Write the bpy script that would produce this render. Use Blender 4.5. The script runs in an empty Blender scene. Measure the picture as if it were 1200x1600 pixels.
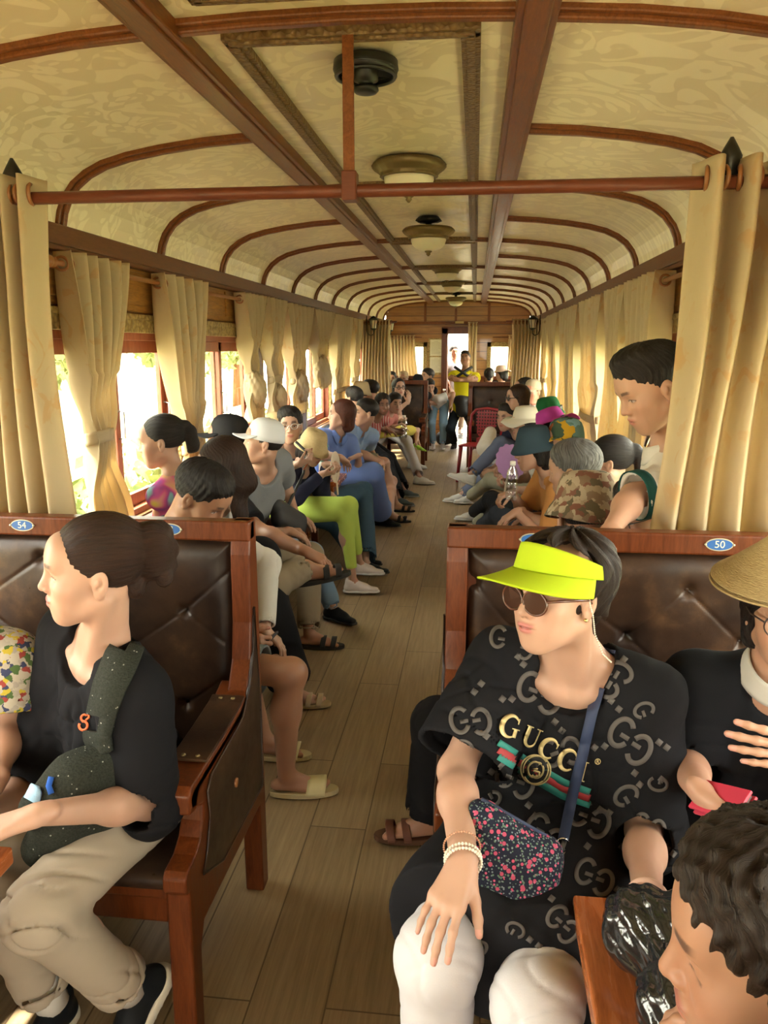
import bpy, math, random
import numpy as np
from mathutils import Vector, Matrix

# ---------------------------------------------------------------- camera, sky, sun, exposure
SC = bpy.context.scene
COL = SC.collection
FPX, CAMX, CAMZ = 1202.0, 0.33, 1.6
PITCH = math.atan((800 - 542) / FPX)
YAW = math.atan((743 - 600) * math.cos(PITCH) / FPX)
cam_d = bpy.data.cameras.new('camera')
cam_d.sensor_fit = 'VERTICAL'
cam_d.sensor_height = 36.0
cam_d.lens = 36.0 * FPX / 1600.0
cam_d.clip_start = 0.05
cam_d.clip_end = 500
cam = bpy.data.objects.new('camera', cam_d)
COL.objects.link(cam)
cam.location = (CAMX, 0, CAMZ)
cam.rotation_euler = (math.pi / 2 - PITCH, 0, YAW)
SC.camera = cam

SC.view_settings.view_transform = 'Standard'
SC.view_settings.look = 'None'
SC.view_settings.gamma = 1.0
SC.view_settings.use_curve_mapping = False
SC.view_settings.exposure = 1.06
SC.cycles.max_bounces = 7
SC.cycles.diffuse_bounces = 5
SC.cycles.glossy_bounces = 3
SC.cycles.transmission_bounces = 4
SC.cycles.transparent_max_bounces = 10
SC.cycles.caustics_reflective = False
SC.cycles.caustics_refractive = False
SC.cycles.sample_clamp_indirect = 6.0

world = bpy.data.worlds.new('world')
SC.world = world
world.use_nodes = True
wn = world.node_tree.nodes
wl = world.node_tree.links
wn.clear()
wo = wn.new('ShaderNodeOutputWorld')
wb = wn.new('ShaderNodeBackground')
wb.inputs['Strength'].default_value = 9.0
tc = wn.new('ShaderNodeTexCoord')
sx = wn.new('ShaderNodeSeparateXYZ')
cr = wn.new('ShaderNodeValToRGB')
cr.color_ramp.elements[0].position = 0.45
cr.color_ramp.elements[0].color = (0.85, 0.80, 0.62, 1)
cr.color_ramp.elements[1].position = 0.56
cr.color_ramp.elements[1].color = (1.0, 0.95, 0.83, 1)
mr = wn.new('ShaderNodeMapRange')
mr.inputs['From Min'].default_value = -1
mr.inputs['From Max'].default_value = 1
wl.new(tc.outputs['Generated'], sx.inputs[0])
wl.new(sx.outputs['Z'], mr.inputs['Value'])
wl.new(mr.outputs[0], cr.inputs[0])
wl.new(cr.outputs[0], wb.inputs['Color'])
wl.new(wb.outputs[0], wo.inputs[0])

sun_d = bpy.data.lights.new('sun', 'SUN')
sun_d.energy = 22.0
sun_d.angle = math.radians(3)
sun_d.color = (1.0, 0.90, 0.72)
sun = bpy.data.objects.new('sun', sun_d)
COL.objects.link(sun)
sun.location = (-8, -2, 12)
sun.rotation_euler = Vector((-0.40, -0.10, 1.0)).to_track_quat('Z', 'Y').to_euler()

# sampling portals in the window openings: they guide sky light, they add none
def portal(x, y, z, sx_, sy_, rot):
    d = bpy.data.lights.new('window_portal', 'AREA')
    d.shape = 'RECTANGLE'
    d.size, d.size_y = sx_, sy_
    d.cycles.is_portal = True
    o = bpy.data.objects.new('window_portal', d)
    COL.objects.link(o)
    o.location = (x, y, z)
    o.rotation_euler = rot
for yy in (-3.0, 0.5, 4.0, 7.5, 11.3):
    portal(-1.40, yy, 1.2, 0.95, 3.5, (0, -math.pi / 2, 0))
    portal(1.40, yy, 1.2, 0.95, 3.5, (0, math.pi / 2, 0))

HW = 1.28            # half width of the coach
YN, YF = -4.6, 13.8  # near and far end walls

# ---------------------------------------------------------------- picture point -> place in the coach
_f = np.array([-math.sin(YAW) * math.cos(PITCH), math.cos(YAW) * math.cos(PITCH), -math.sin(PITCH)])
_r = np.array([math.cos(YAW), math.sin(YAW), 0.0])
_u = np.cross(_r, _f)
_c = np.array([CAMX, 0.0, CAMZ])
def atY(x, y, Y):
    d = _f + _r * (x - 600) / FPX + _u * (800 - y) / FPX
    return _c + d * (Y / d[1])
def atZ(x, y, Z):
    d = _f + _r * (x - 600) / FPX + _u * (800 - y) / FPX
    return _c + d * ((Z - CAMZ) / d[2])
def atX(x, y, X):
    d = _f + _r * (x - 600) / FPX + _u * (800 - y) / FPX
    return _c + d * ((X - CAMX) / d[0])

# ---------------------------------------------------------------- materials
MATS = {}
class NT:
    def __init__(s, name, rough=0.5, spec=0.5, color=(0.5, 0.5, 0.5)):
        s.m = bpy.data.materials.new(name)
        s.m.use_nodes = True
        s.t = s.m.node_tree
        s.n = s.t.nodes
        s.n.clear()
        s.out = s.n.new('ShaderNodeOutputMaterial')
        s.b = s.n.new('ShaderNodeBsdfPrincipled')
        s.t.links.new(s.b.outputs[0], s.out.inputs[0])
        s.b.inputs['Roughness'].default_value = rough
        s.b.inputs['Specular IOR Level'].default_value = spec
        s.b.inputs['Base Color'].default_value = (*color, 1)
        MATS[name] = s.m
    def new(s, typ, ins=None, **kw):
        nd = s.n.new('ShaderNode' + typ)
        for k, v in kw.items():
            setattr(nd, k, v)
        if ins:
            for k, v in ins.items():
                s.set(nd.inputs[k], v)
        return nd
    def set(s, sock, v):
        if isinstance(v, bpy.types.NodeSocket):
            s.t.links.new(v, sock)
        elif isinstance(v, tuple) and len(v) == 3 and sock.type == 'RGBA':
            sock.default_value = (*v, 1)
        else:
            sock.default_value = v
    def co(s, scale=(1, 1, 1), rot=(0, 0, 0), kind='Object', world=False):
        if world:
            g = s.new('NewGeometry').outputs['Position']
        else:
            g = s.new('TexCoord').outputs[kind]
        return s.new('Mapping', {'Vector': g, 'Scale': scale, 'Rotation': rot}).outputs[0]
    def noise(s, vec, scale=5, detail=3, rough=0.5, dist=0.0):
        return s.new('TexNoise', {'Vector': vec, 'Scale': scale, 'Detail': detail, 'Roughness': rough, 'Distortion': dist}).outputs['Fac']
    def ramp(s, fac, *stops):
        r = s.new('ValToRGB', {'Fac': fac})
        els = r.color_ramp.elements
        while len(els) < len(stops):
            els.new(0.5)
        for e, (p, c) in zip(els, stops):
            e.position = p
            e.color = (*c, 1) if isinstance(c, tuple) else (c, c, c, 1)
        return r.outputs[0]
    def mix(s, fac, a, b, mode='MIX'):
        m = s.new('Mix', data_type='RGBA', blend_type=mode)
        s.set(m.inputs[0], fac); s.set(m.inputs[6], a); s.set(m.inputs[7], b)
        return m.outputs[2]
    def math(s, op, a, b=0.5, c=0.0):
        m = s.new('Math', operation=op)
        s.set(m.inputs[0], a); s.set(m.inputs[1], b); s.set(m.inputs[2], c)
        return m.outputs[0]
    def bump(s, h, strength=0.3, dist=0.002):
        b = s.new('Bump', {'Height': h, 'Strength': strength, 'Distance': dist})
        s.t.links.new(b.outputs[0], s.b.inputs['Normal'])
    def base(s, v): s.set(s.b.inputs['Base Color'], v)
    def inp(s, k, v): s.set(s.b.inputs[k], v)

def plain(name, color, rough=0.5, spec=0.5, metal=0.0, bump=0.0, coat=0.0):
    if name in MATS: return MATS[name]
    m = NT(name, rough, spec, color)
    v = m.co(world=False)
    n = m.noise(v, 40, 3)
    m.base(m.mix(m.math('MULTIPLY', n, 0.35), color, tuple(c * 0.72 for c in color)))
    m.inp('Metallic', metal)
    if coat: m.inp('Coat Weight', coat)
    if bump: m.bump(m.noise(v, 120, 4), bump, 0.002)
    return m.m

def wood(name, dark, light, rough=0.28, axis=(1, 1, 1), coat=0.5, scale=3.0):
    m = NT(name, rough)
    v = m.co(axis, world=True)
    n1 = m.noise(v, scale * 3, 4, 0.6, 1.2)
    n2 = m.noise(v, scale * 14, 3, 0.6, 0.4)
    c = m.ramp(m.math('ADD', m.math('MULTIPLY', n1, 0.65), m.math('MULTIPLY', n2, 0.35)), (0.3, dark), (0.68, light))
    m.base(c)
    m.inp('Roughness', m.math('MULTIPLY_ADD', n1, 0.22, rough - 0.1))
    m.inp('Coat Weight', coat * 0.45)
    m.inp('Coat Roughness', 0.15)
    m.inp('Specular IOR Level', 0.25)
    m.bump(n2, 0.12, 0.001)
    return m.m

wood('beam_wood', (0.10, 0.028, 0.006), (0.23, 0.076, 0.018), 0.36, (6, 0.6, 6), 0.22)
wood('bench_wood', (0.060, 0.012, 0.003), (0.135, 0.034, 0.008), 0.36, (5, 5, 0.7), 0.3)
wood('rod_wood', (0.085, 0.020, 0.010), (0.16, 0.046, 0.022), 0.38, (0.6, 4, 4), 0.3)
wood('rail_wood', (0.09, 0.036, 0.016), (0.165, 0.068, 0.030), 0.45, (4, 0.5, 4), 0.15)
wood('panel_wood', (0.16, 0.066, 0.016), (0.40, 0.19, 0.05), 0.35, (4, 0.5, 5), 0.4)
wood('wall_wood', (0.10, 0.038, 0.012), (0.21, 0.085, 0.030), 0.40, (4, 4, 0.6), 0.3)
wood('frame_red', (0.24, 0.062, 0.034), (0.40, 0.13, 0.075), 0.38, (4, 4, 0.6), 0.3)
wood('table_wood', (0.20, 0.050, 0.014), (0.40, 0.125, 0.038), 0.25, (5, 0.7, 4), 0.6)

# horizontal boarding of the end wall
m = NT('plank_wall', 0.35)
v = m.co((0.5, 1, 6), world=True)
n1 = m.noise(v, 4, 5, 0.6, 1.0)
z = m.new('SeparateXYZ', {'Vector': m.new('NewGeometry').outputs['Position']}).outputs['Z']
fr = m.math('FRACT', m.math('MULTIPLY', z, 6.6))
gap = m.math('LESS_THAN', fr, 0.06)
fl = m.math('FLOOR', m.math('MULTIPLY', z, 6.6))
tone = m.new('TexWhiteNoise', {'W': fl}, noise_dimensions='1D').outputs[0]
c = m.ramp(m.math('MULTIPLY_ADD', tone, 0.25, m.math('MULTIPLY', n1, 0.75)), (0.3, (0.20, 0.085, 0.020)), (0.7, (0.42, 0.21, 0.06)))
m.base(m.mix(gap, c, (0.04, 0.015, 0.006)))
m.inp('Coat Weight', 0.3)

# carved gilt moulding
m = NT('gilt_carved', 0.5)
v = m.co(world=True)
vo = m.new('TexVoronoi', {'Vector': v, 'Scale': 55.0})
m.base(m.ramp(vo.outputs['Distance'], (0.1, (0.46, 0.34, 0.13)), (0.7, (0.24, 0.16, 0.055))))
m.bump(vo.outputs['Distance'], 0.9, 0.006)
m.inp('Metallic', 0.25)
m = NT('bronze_carved', 0.5)
v = m.co(world=True)
vo = m.new('TexVoronoi', {'Vector': v, 'Scale': 70.0})
m.base(m.ramp(vo.outputs['Distance'], (0.1, (0.26, 0.16, 0.06)), (0.7, (0.15, 0.085, 0.032))))
m.bump(vo.outputs['Distance'], 1.0, 0.006)
m.inp('Metallic', 0.2)

# scroll-patterned ceiling paper
def scroll(m, vec, scale):
    w = m.new('TexNoise', {'Vector': vec, 'Scale': scale, 'Detail': 0.5, 'Distortion': 1.6})
    a = m.math('SINE', m.math('MULTIPLY', w.outputs['Fac'], 34.0))
    w2 = m.noise(vec, scale * 0.8, 0.5, 0.5, 2.2)
    b = m.math('SINE', m.math('MULTIPLY', w2, 22.0))
    k = m.math('MULTIPLY', m.math('ADD', a, b), 0.5)
    return m.new('MapRange', {'Value': k, 'From Min': -0.02, 'From Max': 0.12}).outputs[0]
m = NT('ceiling_paper', 0.42, 0.5)
g = m.new('NewGeometry').outputs['Position']
s = m.new('SeparateXYZ', {'Vector': g})
uu = m.math('ADD', s.outputs['X'], m.math('MULTIPLY', s.outputs['Z'], 0.9))
vec = m.new('CombineXYZ', {'X': uu, 'Y': s.outputs['Y'], 'Z': 0.0}).outputs[0]
k = scroll(m, vec, 3.6)
dirt = m.noise(vec, 1.5, 4)
c = m.mix(k, (0.74, 0.645, 0.445), (0.86, 0.775, 0.57))
m.base(m.mix(m.math('MULTIPLY', m.math('GREATER_THAN', dirt, 0.66), 0.15), c, (0.5, 0.38, 0.18)))
m.inp('Roughness', m.math('MULTIPLY_ADD', k, 0.22, 0.34))
m.bump(k, 0.15, 0.001)

# laminate floor, planks along the coach
m = NT('floor_planks', 0.42)
g = m.new('NewGeometry').outputs['Position']
mp = m.new('Mapping', {'Vector': g, 'Rotation': (0, 0, math.pi / 2)}).outputs[0]
br = m.new('TexBrick', {'Vector': mp, 'Scale': 1.0, 'Mortar Size': 0.0022, 'Mortar Smooth': 0.0, 'Bias': 0.0,
     'Brick Width': 1.15, 'Row Height': 0.19, 'Color1': (0.0, 0.0, 0.0), 'Color2': (1.0, 1.0, 1.0), 'Mortar': (0.5, 0.5, 0.5)})
br.offset = 0.37
st = m.noise(m.new('Mapping', {'Vector': g, 'Scale': (22, 1.1, 1)}).outputs[0], 3.0, 5, 0.65, 0.3)
bl = m.noise(g, 1.3, 3, 0.6)
fac = m.math('ADD', m.math('MULTIPLY', st, 0.7), m.math('MULTIPLY', m.new('SeparateColor', {'Color': br.outputs['Color']}).outputs[0], 0.16))
fac = m.math('ADD', fac, m.math('MULTIPLY', bl, 0.2))
c = m.ramp(fac, (0.32, (0.180, 0.122, 0.064)), (0.62, (0.300, 0.215, 0.122)), (0.85, (0.40, 0.30, 0.18)))
m.base(m.mix(br.outputs['Fac'], c, (0.10, 0.062, 0.03)))
m.inp('Roughness', m.math('MULTIPLY_ADD', bl, 0.25, 0.30))
m.bump(st, 0.08, 0.001)

# old brown leather
m = NT('leather', 0.34, 0.32)
v = m.co(world=True)
n = m.noise(v, 7, 5, 0.65)
n2 = m.noise(v, 26, 4, 0.6)
c = m.ramp(n, (0.36, (0.017, 0.009, 0.006)), (0.55, (0.036, 0.019, 0.011)), (0.74, (0.085, 0.044, 0.021)))
m.base(c)
m.inp('Roughness', m.math('MULTIPLY_ADD', n2, 0.28, 0.20))
m.bump(m.noise(v, 300, 3), 0.18, 0.001)

# curtain cloth: woven, lets light through, orange embroidery
m = NT('curtain_cloth', 0.85, 0.25)
v = m.co(world=True)
fl_ = m.noise(v, 11, 2, 0.5, 1.5)
fl2 = m.noise(v, 3.1, 1, 0.5, 0.2)
mask = m.math('MULTIPLY', m.new('MapRange', {'Value': fl_, 'From Min': 0.56, 'From Max': 0.62}).outputs[0],
              m.new('MapRange', {'Value': fl2, 'From Min': 0.52, 'From Max': 0.6}).outputs[0])
c = m.mix(m.math('MULTIPLY', m.noise(v, 5, 4, 0.6), 0.6), (0.62, 0.525, 0.355), (0.45, 0.36, 0.215))
c = m.mix(m.math('MULTIPLY', mask, 0.55), c, (0.52, 0.27, 0.09))
m.base(c)
m.bump(m.noise(m.co((1, 1, 0.35), world=True), 160, 3), 0.25, 0.001)
tr = m.new('BsdfTranslucent', {'Color': (0.78, 0.62, 0.36)})
mx = m.new('MixShader', {'Fac': 0.38})
m.t.links.new(m.b.outputs[0], mx.inputs[1]); m.t.links.new(tr.outputs[0], mx.inputs[2])
m.t.links.new(mx.outputs[0], m.out.inputs[0])

# window glass
m = NT('glass')
tp = m.new('BsdfTransparent', {'Color': (0.95, 0.97, 0.94)})
gl = m.new('BsdfGlossy', {'Roughness': 0.03, 'Color': (1.0, 1.0, 1.0)})
fz = m.new('LayerWeight', {'Blend': 0.12})
mx = m.new('MixShader', {'Fac': m.math('MULTIPLY', fz.outputs['Facing'], 0.35)})
m.t.links.new(tp.outputs[0], mx.inputs[1]); m.t.links.new(gl.outputs[0], mx.inputs[2])
m.t.links.new(mx.outputs[0], m.out.inputs[0])
# clear thin plastic
m = NT('clear_plastic')
tp = m.new('BsdfTransparent', {'Color': (0.86, 0.90, 0.92)})
gl = m.new('BsdfGlossy', {'Roughness': 0.12, 'Color': (1.0, 1.0, 1.0)})
mx = m.new('MixShader', {'Fac': 0.28})
m.t.links.new(tp.outputs[0], mx.inputs[1]); m.t.links.new(gl.outputs[0], mx.inputs[2])
m.t.links.new(mx.outputs[0], m.out.inputs[0])
# milky lamp glass, warm cream colour, unlit
m = NT('lamp_glass', 0.35, 0.5, (0.86, 0.80, 0.62))
m.inp('Subsurface Weight', 0.2)
# grass and leaves
m = NT('gravel', 0.9, 0.1)
v = m.co(world=True)
m.base(m.ramp(m.noise(v, 2.0, 6, 0.7), (0.3, (0.34, 0.34, 0.20)), (0.7, (0.58, 0.54, 0.38))))  # ground colour paled on purpose, to bounce more sunlight up to the ceiling
m = NT('leaf', 0.7, 0.2)
v = m.co(world=True)
m.base(m.ramp(m.noise(v, 4.0, 3, 0.7), (0.3, (0.12, 0.18, 0.06)), (0.7, (0.46, 0.48, 0.22))))
plain('render_white', (0.75, 0.72, 0.65), 0.9)
plain('black_plastic', (0.012, 0.014, 0.012), 0.35)
plain('dark_metal', (0.03, 0.03, 0.025), 0.4, metal=0.6)
plain('brass', (0.20, 0.145, 0.06), 0.45, metal=0.5)
plain('steel', (0.6, 0.6, 0.6), 0.3, metal=0.9)
plain('chrome', (0.8, 0.8, 0.8), 0.15, metal=1.0)
plain('ring_wood', (0.27, 0.11, 0.035), 0.35)
plain('paper', (0.62, 0.58, 0.46), 0.8)
plain('ink', (0.12, 0.10, 0.08), 0.8)
plain('plate_blue', (0.02, 0.11, 0.36), 0.3)
plain('plate_rim', (0.5, 0.48, 0.36), 0.35, metal=0.5)
plain('plate_digit', (0.62, 0.66, 0.55), 0.5)
plain('red_plastic', (0.26, 0.008, 0.014), 0.35)
plain('near_wall', (0.55, 0.47, 0.30), 0.6)
plain('plaque_cream', (0.62, 0.46, 0.20), 0.6)

# ---------------------------------------------------------------- mesh helpers
def link(name, me, mat=None, parent=None):
    o = bpy.data.objects.new(name, me)
    COL.objects.link(o)
    if mat is not None:
        for mm in (mat if isinstance(mat, (list, tuple)) else [mat]):
            me.materials.append(MATS[mm] if isinstance(mm, str) else mm)
    if parent is not None:
        o.parent = parent
        o.matrix_parent_inverse = parent.matrix_world.inverted() if False else Matrix.Translation(-Vector(parent.location)) if parent.type == 'EMPTY' else Matrix()
    return o
def tag(o, label=None, cat=None, group=None, kind=None):
    if label: o['label'] = label
    if cat: o['category'] = cat
    if group: o['group'] = group
    if kind: o['kind'] = kind
    return o
def empty(name, loc, label=None, cat=None, group=None, kind=None):
    o = bpy.data.objects.new(name, None)
    COL.objects.link(o)
    o.location = loc
    o.empty_display_size = 0.1
    return tag(o, label, cat, group, kind)

class MB:
    """collects simple solids into one mesh"""
    def __init__(s): s.v = []; s.f = []; s.sm = []
    def add(s, vs, fs, smooth=False):
        k = len(s.v)
        s.v += [tuple(map(float, p)) for p in vs]
        s.f += [tuple(i + k for i in f) for f in fs]
        s.sm += [smooth] * len(fs)
        return s
    def box(s, x0, x1, y0, y1, z0, z1):
        vs = [(x, y, z) for x in (x0, x1) for y in (y0, y1) for z in (z0, z1)]
        return s.add(vs, [(0, 1, 3, 2), (4, 6, 7, 5), (0, 4, 5, 1), (2, 3, 7, 6), (0, 2, 6, 4), (1, 5, 7, 3)])
    def prism(s, poly, axis, a, b):
        """poly: 2D outline; axis 'x': poly is (y,z); 'y': (x,z); 'z': (x,y)"""
        n = len(poly)
        def P(p, t):
            return {'x': (t, p[0], p[1]), 'y': (p[0], t, p[1]), 'z': (p[0], p[1], t)}[axis]
        vs = [P(p, a) for p in poly] + [P(p, b) for p in poly]
        fs = [tuple(range(n))[::-1], tuple(range(n, 2 * n))] + [(i, (i + 1) % n, n + (i + 1) % n, n + i) for i in range(n)]
        return s.add(vs, fs)
    def tube(s, pts, r, seg=8, closed=False, cap=True):
        P = [np.array(p, float) for p in pts]
        n = len(P)
        R = r if hasattr(r, '__len__') else [r] * n
        prev = None
        vs = []
        for i in range(n):
            a = P[(i - 1) % n] if (i > 0 or closed) else P[i]
            b = P[(i + 1) % n] if (i < n - 1 or closed) else P[i]
            t = b - a
            t = t / (np.linalg.norm(t) + 1e-12)
            if prev is None:
                h = np.array([0, 0, 1.0]) if abs(t[2]) < 0.9 else np.array([1.0, 0, 0])
                u = np.cross(h, t)
            else:
                u = prev - t * prev.dot(t)
            u = u / (np.linalg.norm(u) + 1e-12)
            prev = u
            w = np.cross(t, u)
            for k in range(seg):
                q = 2 * math.pi * k / seg
                vs.append(P[i] + (u * math.cos(q) + w * math.sin(q)) * R[i])
        fs = []
        for i in range(n if closed else n - 1):
            j = (i + 1) % n
            for k in range(seg):
                l = (k + 1) % seg
                fs.append((i * seg + k, i * seg + l, j * seg + l, j * seg + k))
        if cap and not closed:
            fs += [tuple(range(seg))[::-1], tuple((n - 1) * seg + k for k in range(seg))]
        return s.add(vs, fs, True)
    def lathe(s, prof, c, seg=24, axis='z', mod=None):
        vs = []
        n = len(prof)
        for i, (r, h) in enumerate(prof):
            for k in range(seg):
                q = 2 * math.pi * k / seg
                rr = r * (mod(q, i) if mod else 1)
                a, b = rr * math.cos(q), rr * math.sin(q)
                vs.append({'z': (c[0] + a, c[1] + b, c[2] + h), 'y': (c[0] + a, c[1] + h, c[2] + b), 'x': (c[0] + h, c[1] + a, c[2] + b)}[axis])
        fs = []
        for i in range(n - 1):
            for k in range(seg):
                l = (k + 1) % seg
                fs.append((i * seg + k, i * seg + l, (i + 1) * seg + l, (i + 1) * seg + k))
        fs += [tuple(range(seg))[::-1], tuple((n - 1) * seg + k for k in range(seg))]
        return s.add(vs, fs, True)
    def grid(s, fn, nu, nv, smooth=True):
        vs = [fn(i / nu, j / nv) for i in range(nu + 1) for j in range(nv + 1)]
        w = nv + 1
        fs = [(i * w + j, i * w + j + 1, (i + 1) * w + j + 1, (i + 1) * w + j) for i in range(nu) for j in range(nv)]
        return s.add(vs, fs, smooth)
    def build(s, name, mat, parent=None, bevel=0.0, solid=0.0, seg=2):
        me = bpy.data.meshes.new(name)
        me.from_pydata(s.v, [], s.f)
        me.polygons.foreach_set('use_smooth', s.sm)
        me.update()
        o = link(name, me, mat, parent)
        if solid:
            md = o.modifiers.new('solidify', 'SOLIDIFY'); md.thickness = solid; md.offset = 0
        if bevel:
            md = o.modifiers.new('bevel', 'BEVEL'); md.width = bevel; md.segments = seg
            md.limit_method = 'ANGLE'; md.angle_limit = math.radians(40)
        return o
# ================================================================ THE COACH
# ceiling profile from the wall to the middle
PROF = [(1.285, 2.0), (1.28, 2.06), (1.268, 2.11), (1.245, 2.16), (1.205, 2.21), (1.15, 2.25), (1.08, 2.282), (0.98, 2.308), (0.85, 2.33), (0.68, 2.35), (0.45, 2.365), (0.22, 2.374), (0, 2.377)]
def arch(off=0.0):
    """points across the coach from left to right, pushed inwards by off"""
    P = [(-x, z) for x, z in PROF] + [(x, z) for x, z in PROF[::-1][1:]]
    out = []
    for i, p in enumerate(P):
        a = P[max(i - 1, 0)]; b = P[min(i + 1, len(P) - 1)]
        t = np.array([b[0] - a[0], b[1] - a[1]]); t /= np.linalg.norm(t)
        out.append((p[0] + t[1] * off, p[1] - t[0] * off))
    return out

A0, A1 = arch(0), arch(-0.05)
tag(MB().prism(A0 + A1[::-1], 'y', YN, YF).build('ceiling', 'ceiling_paper'), 'curved coach ceiling covered in cream scroll patterned paper', 'ceiling', kind='structure')
tag(MB().box(-1.4, 1.4, YN, YF, -0.06, 0).build('floor', 'floor_planks'), 'brown wood plank floor of the coach aisle', 'floor', kind='structure')
trim_no = [0]
def trim(mb, mat, label, bevel=0.004, parent=None):
    trim_no[0] += 1
    o = mb.build('trim_%d' % trim_no[0], mat, parent, bevel)
    return tag(o, label, 'trim', kind='structure')

# ribs: a moulded bead over a flatter strip, following the arch
for k in range(-6, 13):
    y = 2.0 + 0.97 * k
    if not YN + 0.1 < y < YF - 0.1: continue
    a, b, c_, d_ = arch(-0.005), arch(0.016), arch(0.028), arch(0.01)
    mb = MB()
    N = len(a); h = N // 2 - 1     # odd ribs stop at the long beams
    for lo, hi in ([(0, N)] if k % 2 == 0 else [(0, h), (N - h, N)]):
        mb.prism(b[lo:hi] + a[lo:hi][::-1], 'y', y - 0.028, y + 0.028)
        mb.prism(c_[lo:hi] + d_[lo:hi][::-1], 'y', y - 0.014, y + 0.014)
    where = {0: 'nearest the camera, above the black fan', 1: 'second from the camera, above the hanging rod', 2: 'third from the camera'}.get(k, 'further down the coach')
    o = trim(mb, 'beam_wood', 'dark varnished ceiling rib curving across the coach, ' + where, 0.005)
    if k > 2: o['group'] = 'ceiling ribs further down the coach'
    if k < 0: o['group'] = 'ceiling ribs behind'; o['label'] = 'dark varnished ceiling rib close over the viewpoint'
for sx_ in (-1, 1):
    mb = MB().box(sx_ * 0.45 - 0.048, sx_ * 0.45 + 0.048, YN, YF, 2.328, 2.40)
    mb.box(sx_ * 0.45 - 0.030, sx_ * 0.45 + 0.030, YN, YF, 2.32, 2.34)
    trim(mb, 'beam_wood', 'long glossy brown beam along the %s side of the ceiling' % ('left' if sx_ < 0 else 'right'), 0.004)
    side = 'left' if sx_ < 0 else 'right'
    mb = MB().box(min(sx_ * 1.225, sx_ * 1.30), max(sx_ * 1.225, sx_ * 1.30), YN, YF, 1.975, 2.05)
    mb.box(min(sx_ * 1.235, sx_ * 1.30), max(sx_ * 1.235, sx_ * 1.30), YN, YF, 1.955, 1.98)
    trim(mb, 'rail_wood', 'brown wooden rail where the %s wall meets the ceiling' % side, 0.006)

# carved bronze rectangles on the middle strip of the ceiling
for i, (y0, y1) in enumerate([(-1.75, -0.1), (0.12, 1.85), (2.10, 3.92), (4.06, 5.86), (6.0, 7.80), (7.94, 9.74), (9.88, 11.6), (11.7, 13.5)]):
    w = 0.05
    mb = MB()
    for r, z0 in ((0.05, 2.352), (0.022, 2.345)):
        d = (0.05 - r) / 2
        for sx_ in (-1, 1):
            xa = sx_ * 0.30
            mb.box(min(xa - r / 2, xa + r / 2), max(xa - r / 2, xa + r / 2), y0, y1, z0, 2.378)
        for yy in (y0, y1):
            mb.box(-0.30 - r / 2, 0.30 + r / 2, yy - r / 2, yy + r / 2, z0, 2.378)
    o = trim(mb, 'bronze_carved', 'carved bronze coloured moulding in a long rectangle on the ceiling' + (' around the fan' if i == 2 else ' overhead' if i < 2 else ' further along'), 0.002)
    if i > 2: o['group'] = 'ceiling rectangles further along'
    if i < 2: o['group'] = 'ceiling rectangles overhead'

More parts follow.
